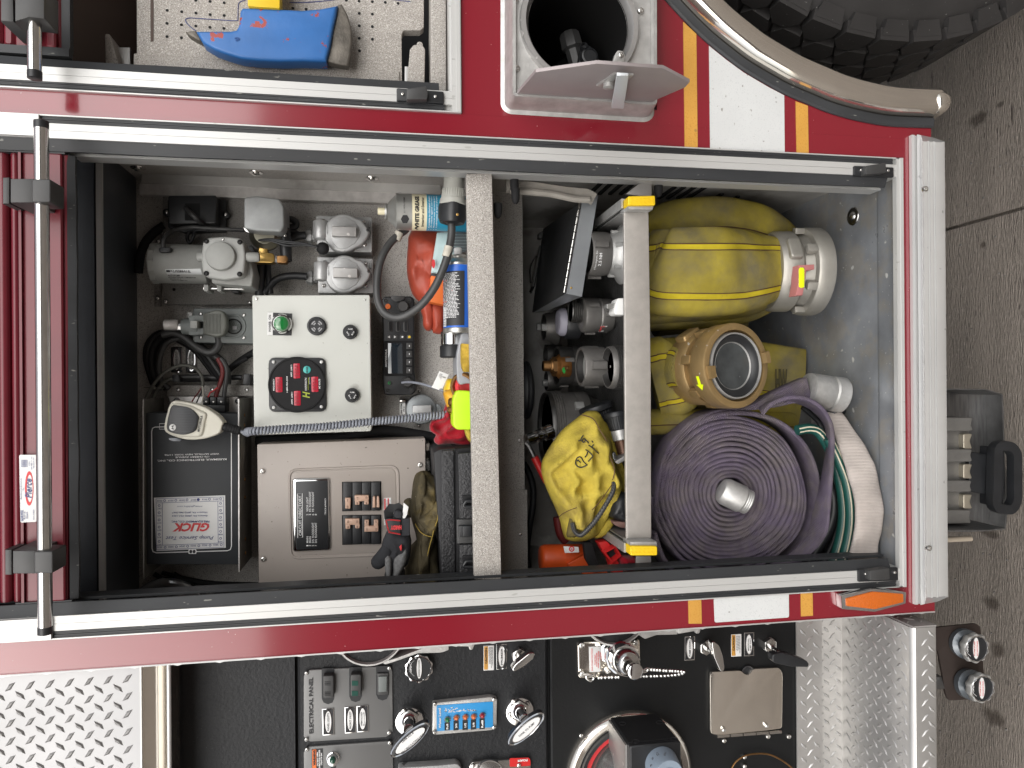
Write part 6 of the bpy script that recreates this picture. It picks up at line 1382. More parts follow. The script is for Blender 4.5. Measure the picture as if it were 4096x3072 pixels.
cable('thick black hose between the white box and the taupe panel', q(1, 2, 0, 500, 300, 480, 700, 470, 1010, 410, 1200, 410, 1400, 440, 1560, 470), YW-.03, 22, BLKM)
cable('second black hose below the first, above the taupe panel', q(1, 2, 0, 490, 400, 500, 800, 470, 1100, 440, 1400, 470, 1560, 520), YW-.018, 18, BLK)
# black tool cases
for i, (pl, pf, lab) in enumerate(((q(1, 2, 1535, 590, 1590, 565, 1735, 555, 1745, 1659)+[(1832, 2330), (1768, 2330)], .085, 'black pebbled tool case standing against the wall beside the leather glove'),)):
    tc2 = Thing('tool_case', lab, 'tool case'); tc2.add('shell', M().slab(rpoly(pl, 8), .10, .24, .012, 3), mat('matt_case_side', (.022, .022, .024), .6, var=.2))
    tc2.add('front_face', M().slab(rpoly(q(1, 2, 1600, 580, 1708, 570, 1722, 1700)+[(1818, 2330), (1774, 2330)]+q(1, 2, 1602, 1700), 4), .094, .101, .004), LEATHER)
    lw = Thing('tool_case', 'second black pebbled tool case with latches, half hidden by the shelf edge', 'tool case')
    lw.add('shell', M().slab(rpoly(q(1, 2, 1730, 560, 1900, 545, 1900, 1700)+[(1905, 2330), (1828, 2330)], 8), .078, .22, .006, 3), BLKM)
    lw.add('lid_panel', M().slab(rpoly(q(1, 2, 1745, 600, 1900, 590, 1900, 1162, 1758, 1165), 5), .068, .079, .004), LEATHER); lw.add('lid_panel', M().slab(rpoly(q(1, 2, 1758, 1390, 1900, 1385)+[(1905, 2330), (1838, 2330)], 5), .068, .079, .004), LEATHER)
    lw.add('latch_plate', M().slab(q(1, 2, 1732, 1170, 1900, 1165, 1900, 1378, 1736, 1380), .072, .079, .002), DGREY); lw.add('latch', M().slab(rpoly(q(1, 2, 1752, 1225, 1868, 1222, 1868, 1320, 1755, 1325), 3), .066, .073, .002), BLK); lw.add('latch_tab', M().slab(rpoly(q(1, 2, 1788, 1228, 1862, 1226, 1862, 1316, 1790, 1318), 3), .062, .067, .002), BLK)
    for y in (960, 1480): lw.add('handle_recess', M().slab(rpoly(q(1, 2, 1782, y, 1900, y, 1900, y+105, 1790, y+105), 4), .0665, .07, .001), BLKM); lw.add('handle', M().tube([P(u, v, .060) for u, v in q(1, 2, 1900, y+52, 1830, y+52, 1808, y+64, 1800, y+98, 1900, y+102)], .003, 8, sm=5), BLK)
# gloves
lg = Thing('leather_glove', 'worn brown leather work glove standing on its cuff beside the tool case', 'glove')
lg.add('hand', M().pillow(z2(850, 200, 960, 182, 1060, 240, 1140, 300, 1165, 450, 1170, 620, 1150, 760, 1120, 1000, 1130, 1250, 1110, 1450, 1050, 1700, 1000, 2100, 820, 2150, 790, 1659, 820, 1500, 780, 1250, 720, 1050, 690, 850, 720, 600, 740, 400, 780, 260), .15, .034, 14, .014, 34, 4, centre=z2(950, 900)[0]), GLOVE, ang=180)
lg.add('thumb', M().pillow(z2(1150, 690, 1200, 685, 1228, 760, 1230, 880, 1210, 1000, 1160, 1180, 1100, 1330, 1000, 1300, 880, 1180, 820, 1060, 880, 980, 1000, 890, 1090, 780), .122, .018, 10, .007, 40, 6), GLOVE, ang=180)
lg.add('finger', M().pillow(z2(575, 760, 610, 680, 680, 655, 715, 690, 720, 900, 700, 1000, 640, 960), .165, .015, 8, .003, 30, 2), GLOVE, ang=180)
lg.add('finger', M().pillow(z2(860, 240, 940, 200, 980, 380, 960, 620, 880, 900, 800, 980, 780, 800, 800, 520), .122, .010, 8, .004, 40, 8), GLOVE, ang=180)
lg.add('cuff', M().pillow([(1645, 2180), (1735, 2120), (1752, 2230), (1752, 2345), (1620, 2345)], .16, .025, 8, .012, 30, 5), GLOVE, ang=180)
st_ = M(); st_.tube([P(*p, y) for p, y in zip(z2(1180, 900, 1160, 1050, 1110, 1180, 1075, 1330, 1040, 1450, 990, 1659), (.103, .102, .104, .108, .112, .116))], .0009, 5, sm=6); st_.tube([P(*p, y) for p, y in zip(z2(780, 1100, 860, 1230, 960, 1300, 1070, 1330), (.118, .113, .108, .107))], .0008, 5, sm=6)
lg.add('seam', st_, mat('yellow_seam', (.30, .21, .04), .9))
hg = Thing('work_glove', 'black and grey mechanic glove with red lettering lying on the leather glove', 'glove')
hg.add('hand', M().pillow(q(1, 2, 1135, 1260, 1250, 1280, 1332, 1295, 1340, 1420, 1310, 1560, 1200, 1620, 1080, 1540, 1075, 1440), .115, .014, 9, .006, 34, 2), CHARC, ang=180)
hg.add('finger', M().pillow(q(1, 2, 1125, 1370, 1040, 1460, 995, 1520, 1005, 1580, 1060, 1603, 1115, 1570, 1150, 1520, 1190, 1430), .112, .012, 8, .002, 30, 1), CHARC, ang=180)
hg.add('finger', M().pillow(q(1, 2, 1110, 1490, 1168, 1490, 1170, 1640)+[(1560, 2325), (1548, 2332)], .105, .012, 8, .002, 30, 3), GREYF, ang=180)
hg.add('finger', M().pillow(q(1, 2, 1190, 1480, 1270, 1440, 1300, 1400, 1310, 1500, 1250, 1640, 1210, 1720, 1165, 1740, 1180, 1620), .11, .014, 8, .003, 30, 5), GREYF, ang=180)
hg.add('finger', M().pillow([(1545, 2270), (1590, 2250), (1620, 2280), (1612, 2340), (1570, 2360), (1540, 2330)], .12, .015, 7, .003, 30, 6), CHARC, ang=180)
cf_ = M().slab(rpoly(q(1, 2, 1110, 1168, 1150, 1160, 1250, 1168, 1250, 1312, 1140, 1292, 1122, 1230), 5), .088, .10, .004, 3); hg.add('cuff_tab', cf_, BLK)
hg.add('cuff', M().slab(rpoly(q(1, 2, 1240, 1165, 1330, 1160, 1332, 1312, 1240, 1312), 6), .092, .125, .008, 3), CHARC)
tm = M()
for o in (0, 6): tm.tube([P(u, v, .0873) for u, v in q(1, 2, 1248, 1178+o, 1150, 1170+o, 1120+o, 1178+o, 1132+o, 1230, 1148+o, 1284-o, 1248, 1302-o)], .0004, 4)
hg.add('red_stitching', tm, INKR)
tm = M(); text(tm, 'HARDY', *q1(1, 2, 1210, 1240), 92/K, 38/K, .0876, 90, .05); hg.add('lettering', tm, INKR)
hg.add('loop', M().sweep([P(u, v, .10) for u, v in q(1, 2, 1150, 1160, 1145, 1100, 1165, 1072, 1200, 1078, 1225, 1065, 1262, 1090, 1262, 1150)], [(-.008, -.001), (.008, -.001), (.008, .001), (-.008, .001)], up=(0, 1, .2)), BLK)
hg.add('pull_tab', M().pillow(q(1, 2, 1190, 1110, 1215, 1085, 1262, 1100, 1270, 1130, 1255, 1170, 1195, 1160), .094, .004, 5, .001, 30, 1), CHARC, ang=180)
tg3 = hg.add('care_label', M().slab(q(1, 2, 1275, 1025, 1318, 1062, 1305, 1130, 1283, 1168, 1260, 1152, 1270, 1090), .094, .0946, .0001), PAPER)
hg.add('red_patch', M().slab(q(1, 2, 1238, 1410, 1258, 1390, 1262, 1425, 1252, 1445), .094, .0985, .001), INKR)
dl = Thing('dome_light', 'clear ribbed dome light low in the corner left of the battery charger', 'dome light')
u, v = q1(0, 3, 1445, 330); dl.add('lens', M().ylathe(u, v, YW-.02, [(0, 150), (.008, 150), (.012, 138), (.012, 120), (.016, 112), (.016, 95), (.020, 88), (.020, 70), (.024, 62), (.025, 30)], 48), mat('clear_ribbed_lens', (.26, .27, .28), .15, .5, coat=.5))
for i, (pts, r_) in enumerate(((q(0, 3, 1330, -20, 1480, 60, 1700, 100, 1950, 115, 2212, 118), 9), (q(0, 2, 1500, 1640, 1600, 1690, 1800, 1725, 2050, 1735, 2250, 1740), 10), (q(0, 3, 1400, -30, 1600, 20, 1850, 60, 2230, 70), 8), (q(0, 3, 1560, 60, 1750, 120, 2000, 140, 2250, 128), 7))):
    cable(['lowest black cable running past the dome light', 'black cable just under the battery charger end', 'middle black cable between charger and dome light', 'thin black cable nearest the dome light'][i], pts, YW-.015, r_, BLKM)
# ================================================================== pull-out tray with what lies on it
xt0, xt1 = P(2550, 850, .04).x, P(2550, 2155, .04).x
ztr = bz(2597, .035)
tr = Thing('slide_out_tray', 'bare aluminium slide-out tray with a flat front lip', 'tray')
tr.add('front_lip', M().slab(rpoly([(2496, 848), (2595, 848), (2604, 1500), (2606, 2152), (2506, 2154), (2499, 1500)], 5), .033, .039, .0025, 3), mat('brushed_lip', (.44, .415, .385), .45, .45, var=.12, vs=50, bump=.15, bs=500))
tr.add('floor', M().box(xt1, xt0, .0395, .59, ztr+.001, ztr+.003), mat('hammered_tray_floor', (.16, .16, .16), .4, .8, var=.3, vs=30, bump=1.2, bs=170))
tr.add('side', M().box(xt0, xt0+.002, .0395, .59, ztr+.001, bz(2500, .035)), SCUFF); tr.add('side', M().box(xt1-.002, xt1, .0395, .59, ztr+.001, bz(2500, .035)), SCUFF)
wl = M()
for k in range(9):
    for uu_, vv_ in ((2500+k*11, 846), (2508+k*11, 2156)): wl.ball(P(uu_, vv_, .036), .0028, 8, (1, .8, 1.3))
tr.add('weld_bead', wl, SCUFF, kind='stuff')
for i, (xs0, sg, vv_) in enumerate(((xt0+.004, 1, 800), (xt1-.004, -1, 2195))):
    sm = M(); x_a, x_b = sorted((xs0, xs0+sg*.016)); z0_ = bz(2520, .03)
    sm.box(x_a, x_b, .03, .60, z0_-.038, z0_-.034).box(x_a, x_b, .03, .60, z0_+.010, z0_+.013).box(*( (x_b-.003, x_b) if sg > 0 else (x_a, x_a+.003)), .03, .60, z0_-.034, z0_+.010).box((x_a+x_b)/2-.004, (x_a+x_b)/2+.004, .026, .60, z0_-.026, z0_+.002)
    tr.add('slide_rail', sm, ALUC); p = P(2520, vv_, .028)
    for k in range(3): tr.add('slide_roller', M().ball((xs0+sg*.006, .03, z0_-.004-k*.011), .0045, 10), STEEL)
for i, (px, pb) in enumerate(((q(2, 1, 1003, 35, 1238, 30, 1240, 115, 1003, 117), q(2, 1, 1000, 118, 1228, 116, 1215, 152, 1010, 150)), (q(2, 2, 1022, 1400, 1256, 1402, 1258, 1482, 1025, 1484), q(2, 2, 1022, 1365, 1250, 1362, 1256, 1402, 1022, 1400)))):
    l_ = tr.add('release_latch', M().slab(pb, .012, .05, .001), ALUC); tr.add('yellow_grip', M().slab(rpoly(px, 7), .006, .03, .004, 3), YLATCH, l_)
    gm_ = M()
    for k in range(6):
        for j in range(2):
            a = q1(2, 1 if i == 0 else 2, 1035+k*35, (60 if i == 0 else 1428)+j*30); gm_.bar(P(a[0]-3, a[1]-4, .0055), P(a[0]+4, a[1]+3, .0055), .0015, .001, up=(0, -1, 0))
    tr.add('grip_pattern', gm_, YLATCH, l_, kind='stuff')
br_ = Thing('slide_bracket', 'aluminium wall bracket at the lower front corner of the tray', 'bracket'); br_.add('slide_bracket', M().slab(q(2, 2, 1072, 1488, 1202, 1488, 1204, 1610, 1070, 1605), .06, .064, .001), SCUFF)
br2 = Thing('slide_bracket', 'triangular aluminium wall bracket at the upper front corner of the tray', 'bracket'); br2.add('slide_bracket', M().slab([p for p in z8(1600, 400, 1880, 185, 1960, 190, 1960, 440, 1880, 440)], .05, .056, .001), SCUFF)
BORE = mat('shaded_threaded_bore', (.022, .021, .020), .5, .3)  # inner shade put into the bore colour so open mouths read as hollow
# helper: fitting standing upright on the tray
def fit(th, nm, zf, cy, y, prof, mt, n=48, mod=None, parent=None, s=4.32, bottom=True):
    """prof: (crop x, crop radius) from the top rim downwards, continues as the outer wall"""
    u0, v0 = zf(prof[0][0], cy)[0]; k = SC(u0, v0, y)/s; o = P(u0, v0, y)
    pr = [(o.z-P(zf(x, cy)[0][0], v0, y).z, r*k) for x, r in prof]
    ix = min(range(len(pr)), key=lambda i: pr[i][0])
    if ix > 0 and pr[0][0]-pr[ix][0] > 20*k:
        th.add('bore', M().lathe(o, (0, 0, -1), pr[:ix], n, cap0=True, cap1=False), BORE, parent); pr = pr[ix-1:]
        return th.add(nm, M().lathe(o, (0, 0, -1), pr, n, cap0=False, mod=mod), mt, parent)
    return th.add(nm, M().lathe(o, (0, 0, -1), pr, n, cap0=True, mod=mod), mt, parent)
def lugs(th, nm, zf, cy, y, x0, x1, r0, r1, n, mt, a0=0, wd=14, s=4.32, parent=None):
    u0, v0 = zf(x0, cy)[0]; k = SC(u0, v0, y)/s; o = P(u0, v0, y); h = o.z-P(zf(x1, cy)[0][0], v0, y).z
    for i in range(n):
        a = a0+2*math.pi*i/n; d = Vector((math.cos(a), math.sin(a), 0)); t = Vector((-d.y, d.x, 0)); c = o+d*((r0+r1)/2*k)
        m = M().prism(c, d, t, Vector((0, 0, -1)), rr(-(r1-r0)/2*k, -wd*k, (r1-r0)/2*k, wd*k, wd*.4*k, 2), 0, h); th.add(nm, m, mt, parent)
def thread(th, zf, cy, y, x0, x1, r, n, mt, s=4.32, amp=.04):
    u0, v0 = zf(x0, cy)[0]; k = SC(u0, v0, y)/s; o = P(u0, v0, y); H = o.z-P(zf(x1, cy)[0][0], v0, y).z; pr = [(0, r*k*.93)]
    for i in range(n): pr += [(H*(i+.1)/n, r*k*(1-amp)), (H*(i+.4)/n, r*k), (H*(i+.6)/n, r*k), (H*(i+.9)/n, r*k*(1-amp))]
    th.add('thread', M().lathe(o, (0, 0, -1), pr, 48), mt)
LGREY = mat('light_cast_alloy', (.44, .44, .43), .45, .5, var=.12, vs=40, bump=.2, bs=250)
# 1 adapter marked 2.5 NH
h1 = Thing('hose_adapter', 'grey adapter marked 2.5 NH on a pale flanged base', 'hose adapter', 'hose adapters on the tray')
fit(h1, 'ring', z8, 1228, .14, [(1180, 215), (1085, 258), (1078, 262), (1070, 290), (1078, 300), (1100, 305), (1300, 298), (1335, 292)], GUN, s=3.456)
thread(h1, z8, 1228, .14, 1100, 1170, 1, 1, GUNT, 3.456)
lugs(h1, 'lug', z8, 1228, .14, 1090, 1270, 296, 345, 3, GUN, math.radians(-76), 50, 3.456)
fit(h1, 'base', z8, 1228, .14, [(1338, 268), (1345, 272), (1390, 276), (1450, 300), (1500, 350), (1530, 408), (1542, 418), (1556, 415), (1560, 330), (1620, 325), (1720, 325)], LGREY, s=3.456)
lugs(h1, 'rib', z8, 1228, .14, 1375, 1500, 270, 322, 6, LGREY, math.radians(-75), 32, 3.456)
tm = M(); text(tm, 'Harrington, Inc.', *z8(1204, 1300)[0], 245/3.456, 30/3.456, .10, 0, .0, 0); text(tm, '2.5 NH', *z8(1257, 1300)[0], 165/3.456, 42/3.456, .10, 0, .01)
c_ = P(*z8(1204, 1228)[0], .14); R1 = 301*SC(*z8(1204, 1228)[0], .14)/3.456
wrapz(tm, c_.x, .14, R1+.0004); h1.add('engraved_lettering', tm, INKW)
# 2 tall black reducer
h2 = Thing('hose_adapter', 'tall black double coupling with a small threaded neck and a red printed sticker', 'hose adapter', 'hose adapters on the tray')
yy2 = .22
fit(h2, 'neck_bore', z4, 195, yy2, [(1010, 165), (880, 170), (872, 176), (866, 186), (880, 192)], GUNT); thread(h2, z4, 195, yy2, 880, 1060, 196, 6, GUNT)
fit(h2, 'upper_ring', z4, 262, yy2, [(1050, 205), (1058, 270), (1075, 295), (1100, 302), (1320, 300), (1338, 290)], GUN); fit(h2, 'lower_ring', z4, 262, yy2, [(1335, 285), (1345, 292), (1370, 296), (1375, 288), (1555, 282), (1570, 270)], GUN)
thread(h2, z4, 262, yy2, 1570, 1740, 250, 6, GUNT)
lugs(h2, 'lug', z4, 262, yy2, 1120, 1290, 298, 340, 3, GUN, math.radians(-62), 42); lugs(h2, 'lug', z4, 262, yy2, 1405, 1555, 284, 326, 3, GUN, math.radians(-92), 42)
def wrapped(th, nm, zf, poly, cx_, cyy, R, mt, parent=None, off=.0004):
    pts = zf(*poly); m = M(); g = m.ring([P(u, v, cyy-.03) for u, v in pts]); m.cap(g); wrapz(m, cx_, cyy, R+off); return th.add(nm, m, mt, parent, ang=0)
cx2 = P(*z4(1450, 262)[0], yy2).x; R2_ = 287*SC(*z4(1450, 262)[0], yy2)/4.32
st = wrapped(h2, 'sticker', z4, (1345, 440, 1530, 440, 1500, 540, 1300, 540), cx2, yy2, R2_, PAPER)
tm = M(); ringm(tm, 2, 1, 0, 0, 1, 0) if False else None
u, v = z4(1405, 505)[0]; tm.sweep([P(a, b, yy2-.03) for a, b in ell(u, v, 8, 8, 16)], [(-.0007, 0), (.0007, 0), (.0007, .0003), (-.0007, .0003)], up=(0, -1, 0), closed=True); text(tm, 'G', u, v, 7, 8, yy2-.03, 0, .04); text(tm, 'ELKHART', *z4(1440, 455)[0], 26, 4, yy2-.03, -90, .03)
wrapz(tm, cx2, yy2, R2_+.0006); h2.add('sticker_print', tm, INKR, st)
# 3 pale storz coupling behind the reducer
h3 = Thing('hose_adapter', 'lugged coupling ring with a pale washer, half hidden left of the tall black coupling', 'hose adapter', 'hose adapters on the tray')
fit(h3, 'ring', z4, 470, .40, [(520, 190), (425, 200), (415, 210), (408, 232), (425, 240), (560, 262), (600, 300), (640, 310), (660, 290)], GUN); lugs(h3, 'lug', z4, 470, .40, 330, 430, 160, 235, 2, LGREY, math.radians(-95), 60)
fit(h3, 'washer', z4, 380, .30, [(640, 150), (650, 200), (700, 240), (770, 240), (780, 200)], mat('pale_lilac_plastic', (.38, .37, .44), .5)); fit(h3, 'skirt', z4, 400, .30, [(765, 230), (770, 262), (800, 275), (1000, 275)], BLK)
# 4 white-handled valve
h4 = Thing('valve_handle', 'white plastic valve handle with a clear stem right behind the tray lip', 'valve')
h4.add('handle', M().slab(rpoly(z4(1620, 215, 1665, 30, 1690, -30, 1860, -35, 1860, 255, 1660, 255), 5), .055, .085, .006, 3), mat('white_plastic', (.74, .74, .72), .4)); h4.add('stem', M().slab(rpoly(z4(1498, 65, 1660, 50, 1665, 140, 1500, 155), 5), .062, .078, .005, 3), mat('smoky_clear_plastic', (.22, .22, .21), .15, .3, coat=.5))
# 5 brass nipple on a dark ring
h5 = Thing('hose_adapter', 'tarnished brass reducer with green paint mark on a dark ring', 'hose adapter', 'hose adapters on the tray'); y5 = .30
fit(h5, 'bore', z4, 1140, y5, [(480, 62), (405, 66), (400, 70), (394, 84)], INK); thread(h5, z4, 1140, y5, 394, 520, 92, 6, BRASSD)
fit(h5, 'collar', z4, 1140, y5, [(515, 90), (520, 118), (545, 128), (560, 130)], BRASSD)
fit(h5, 'hex_nut', z4, 1150, y5, [(550, 120), (552, 168), (615, 172), (618, 130)], BRASSD, n=6); fit(h5, 'body', z4, 1150, y5, [(615, 165), (650, 190), (665, 212), (830, 215), (850, 200)], mat('orange_brown_brass', (.24, .105, .03), .45, .6, var=.4, vs=40))
lugs(h5, 'pin', z4, 1150, y5, 715, 770, 205, 265, 2, BRASSD, math.radians(82), 24)
wrapped(h5, 'green_mark', z4, (735, 1190, 760, 1160, 800, 1170, 795, 1250, 775, 1275, 745, 1230), P(*z4(760, 1150)[0], y5).x, y5, 216*SC(*z4(760, 1150)[0], y5)/4.32, mat('green_paint', (.02, .32, .05), .5))
fit(h5, 'dark_ring', z4, 1140, y5+.02, [(700, 260), (640, 300), (625, 325), (640, 338), (830, 335), (880, 320), (930, 345), (960, 350), (975, 340)], GUNT)
lugs(h5, 'lug', z4, 1140, y5+.02, 700, 850, 330, 375, 3, GUN, math.radians(-75), 40)
# 6 wide grey coupling
h6 = Thing('hose_adapter', 'wide grey coupling with open threaded mouth in the middle of the brass row', 'hose adapter', 'hose adapters on the tray'); y6 = .19
fit(h6, 'ring', z4, 1150, y6, [(1190, 250), (1060, 270), (1048, 285), (1035, 320), (1048, 338), (1080, 346), (1430, 338), (1455, 325)], GUN); lugs(h6, 'lug', z4, 1150, y6, 1150, 1390, 340, 400, 3, GUN, math.radians(-88), 70)
fit(h6, 'washer', z4, 1150, y6, [(1150, 20), (1152, 240), (1160, 245)], PLGREY); fit(h6, 'swivel', z4, 1150, y6, [(1450, 300), (1460, 318), (1490, 325), (1500, 300)], GUNT)
# 7 front coupling
h7 = Thing('hose_adapter', 'wide grey threaded coupling right against the tray lip', 'hose adapter', 'hose adapters on the tray'); y7 = .125
fit(h7, 'mouth', z4, 1165, y7, [(1640, 260), (1530, 318), (1515, 335), (1512, 352), (1530, 365), (1600, 372)], GUN); thread(h7, z4, 1165, y7, 1600, 1780, 385, 5, GUNT); fit(h7, 'base', z4, 1165, y7, [(1775, 360), (1780, 395), (1900, 395)], GUNT)
fit(h7, 'screen_bolt', z4, 1150, y7, [(1560, 12), (1562, 24), (1580, 26)], CHROME)
# 8 small lugged cap low left
h8 = Thing('hose_adapter', 'small lugged coupling below the brass reducer in the shadow', 'hose adapter', 'hose adapters on the tray')
fit(h8, 'ring', z4, 1395, .42, [(560, 140), (470, 148), (455, 160), (450, 172), (470, 178), (560, 180), (600, 170), (700, 170)], GUN); lugs(h8, 'lug', z4, 1390, .42, 365, 450, 60, 150, 1, LGREY, math.radians(-115), 50); fit(h8, 'rear_ring', z4, 950, .45, [(520, 120), (450, 160), (440, 180), (560, 190), (700, 190)], GUNT)
# 9 big black suction adapter
h9 = Thing('hose_adapter', 'very large dark suction adapter behind the yellow bag', 'hose adapter', 'hose adapters on the tray'); y9 = .34; zc2 = zz(2048, 1536, 2.16)
fit(h9, 'mouth', zc2, 388, y9, [(450, 280), (300, 300), (292, 306), (284, 318), (296, 324), (320, 326)], GUNT, s=2.16); thread(h9, zc2, 388, y9, 320, 400, 326, 4, GUN, 2.16, .02)
fit(h9, 'body', zc2, 388, y9, [(400, 318), (405, 322), (515, 318), (520, 312), (530, 320), (620, 322), (640, 300), (700, 260), (760, 255)], GUN, s=2.16)
lugs(h9, 'lug', zc2, 388, y9, 480, 550, 310, 355, 3, LGREY, math.radians(68), 35, 2.16)
# black ring at far left
hr = Thing('black_ring', 'glossy black ring standing half behind the speckled panel edge', 'ring')
u, v = z5(45, 260)[0]; hr.add('ring', M().lathe(P(u, v, .37), (0, 0, -1), [(-.02, .050), (-.012, .056), (-.006, .060), (0, .062), (.004, .060), (.008, .062), (.012, .060), (.016, .05)], 48), BLK); hr.add('inner', M().lathe(P(u, v, .37), (0, 0, -1), [(-.022, .03), (-.021, .045), (-.015, .05)], 40), DARKST)
# metal clipboard case
mc = Thing('clipboard_case', 'grey metal storage clipboard case with piano hinge leaning on the couplings', 'clipboard case')
A_ = P(*q1(2, 1, 590, 88), .115); B_ = P(*q1(2, 1, 455, 875), .115); C_ = P(*q1(2, 1, 175, 1040), .33); D_ = P(*q1(2, 1, 268, 322), .43)
A2 = P(*q1(2, 1, 742, 28), .115); B2 = P(*q1(2, 1, 603, 905), .115); dv = ((A2-A_)+(B2-B_))*.5; C2 = C_+dv; D2 = D_+dv
def hexa(m, a, b, c, d, a2, b2, c2, d2):
    t = m.ring([a, b, c, d]); u_ = m.ring([a2, b2, c2, d2]); m.cap(t, True); m.cap(u_); m.join(t, u_); return m
nrm = (B_-A_).cross(D_-A_).normalized(); nrm = nrm if nrm.z > 0 else -nrm
mc.add('case', hexa(M(), A_-nrm*.003, B_-nrm*.003, C_-nrm*.003, D_-nrm*.003, A2, B2, C2, D2), mat('clipboard_grey', (.30, .32, .34), .38, .6, var=.12, vs=14, bump=.05), ang=20)
o_ = (A_-B_).normalized()*.002
mc.add('cover', hexa(M(), A_+nrm*.0, B_+nrm*.0, C_, D_, A_-nrm*.002, B_-nrm*.002, C_-nrm*.002, D_-nrm*.002), mat('clipboard_dark', (.075, .078, .082), .42, .7, var=.3, vs=10, bump=.1), ang=20)
for k in range(12):
    a = A_.lerp(B_, (k+.06)/12); b = A_.lerp(B_, (k+.94)/12); off = Vector((0, -.0015, .0015)); mc.add('hinge_knuckle', M().lathe(a+off, b-a, [(0, .0023), ((b-a).length, .0023)], 10), STEEL)
mc.add('rivet', M().ylathe(*q1(2, 1, 512, 828), .115, [(0, 5), (.001, 4), (.0016, 2)], 12), BRASS)
cl_ = M(); ca = P(*q1(2, 1, 248, 490), .41); cb2 = P(*q1(2, 1, 182, 845), .36)
cl_.bar(ca+nrm*.004, cb2+nrm*.004, .022, .004, up=nrm); mc.add('clip', cl_, CHROME); mc.add('clip_base', M().bar(ca+nrm*.001, cb2+nrm*.001, .030, .002, up=nrm), BLK)
cw = M(); mid = ca.lerp(cb2, .5); cw.tube([ca.lerp(cb2, .2)+nrm*.008, mid+nrm*.016+Vector((0, -.006, 0)), ca.lerp(cb2, .85)+nrm*.008], .0018, 8, sm=5); mc.add('clip_wire', cw, CHROME)
mc.add('foot', M().slab(rpoly(z8(400, 940, 455, 905, 460, 1000, 440, 1018, 400, 1005), 2), .42, .44, .001), DGREY)
# pale flexible strap along the side wall
sp_ = Thing('canvas_strap', 'dusty pale canvas strap lying along the side wall above the clipboard case', 'strap')
sp_.add('strand', M().sweep([P(u, v, y) for (u, v), y in zip([(x, y) for x, y in smooth_path([Vector((a, b, 0)).to_2d().to_3d() for a, b in z8(-60, 290, 100, 300, 300, 315, 600, 360, 850, 395, 1050, 410, 1150, 455)], 1)] if False else z8(-60, 290, 100, 300, 300, 315, 600, 360, 850, 395, 1050, 410, 1160, 470), [.10]*7)], [(-.009, -.006), (.009, -.006), (.012, 0), (.009, .006), (-.009, .006), (-.012, 0)], up=(0, -1, 0)), mat('dusty_canvas', (.30, .28, .25), .85, var=.2, vs=30, bump=.4, bs=300))
sp_.add('fold', M().tube([P(u, v, .09) for u, v in z8(0, 350, 300, 375, 560, 400, 900, 470, 1100, 480)], .006, 8, sm=5), bpy.data.materials['dusty_canvas'])
# ratchet / air chuck with red handle
rt = Thing('air_chuck', 'chrome quick coupler with a red handled lever in front of the suction adapter', 'air chuck')
a = P(*z5(90, 1130)[0], .25); b = P(*z5(540, 980)[0], .27); L_ = (b-a).length
rt.add('coupler', M().lathe(a, b-a, [(0, .008), (.002, .011), (L_*.3, .0115), (L_*.33, .0085), (L_*.40, .0085), (L_*.43, .013), (L_*.55, .0135), (L_*.58, .0105), (L_*.66, .0105), (L_*.70, .015), (L_*.97, .016), (L_, .014)], 32), CHROME)
rt.add('lever', M().tube([P(u, v, .245) for u, v in z5(90, 1160, 150, 1220, 260, 1440)], .0045, 8, sm=4), DARKST); rt.add('red_handle', M().tube([P(u, v, .24) for u, v in z5(250, 1420, 310, 1540, 400, 1720, 470, 1850)], .0075, 10, sm=4), REDPL)
# black nozzle with ribbed bumper
nz_ = Thing('hose_nozzle', 'black ribbed rubber nozzle with a metal collar behind the tray lip', 'nozzle')
a = P(*z5(1650, 640)[0], .13); b = P(*z5(1830, 1500)[0], .12); d_ = b-a; L_ = d_.length; k = SC(*z5(1700, 900)[0], .12)/4.32
nz_.add('bumper', M().lathe(a, d_, [(-.002, 120*k), (0, 190*k), (.003, 205*k), (.008, 205*k), (.010, 190*k), (L_*.34, 165*k), (L_*.36, 150*k)], 90, mod=lambda a_, h: 1+(.035*math.cos(30*a_) if .008 < h < L_*.33 else 0)), BLK)
nz_.add('collar', M().lathe(a+d_*.35, d_, [(0, 140*k), (L_*.02, 150*k), (L_*.2, 145*k), (L_*.22, 120*k)], 32), ALUC); nz_.add('barrel', M().lathe(a+d_*.55, d_, [(0, 125*k), (L_*.3, 118*k)], 32), mat('brown_anodised', (.10, .05, .03), .4, .5, var=.3, vs=30))
nz_.add('flange', M().slab(rpoly(z5(1640, 1500, 1800, 1400, 1880, 1360, 1880, 1440, 1700, 1540), 4), .09, .12, .003), SCUFF); nz_.add('trigger', M().slab(rpoly(z5(1600, 1350, 1640, 1325, 1690, 1430, 1640, 1480, 1610, 1440), 3), .10, .12, .002), DARKST)
n2_ = Thing('hose_nozzle', 'second black ribbed nozzle peeking out above the yellow bag', 'nozzle')
a = P(*z5(1300, 520)[0], .20); d_ = P(*z5(1420, 900)[0], .20)-a; k = SC(*z5(1300, 520)[0], .2)/4.32
n2_.add('bumper', M().lathe(a, d_, [(-.002, 170*k), (.0, 290*k), (.004, 305*k), (.010, 300*k), (.013, 250*k), (.05, 220*k)], 90, mod=lambda a_, h: 1+(.03*math.cos(34*a_) if h > .011 else 0)), BLK)
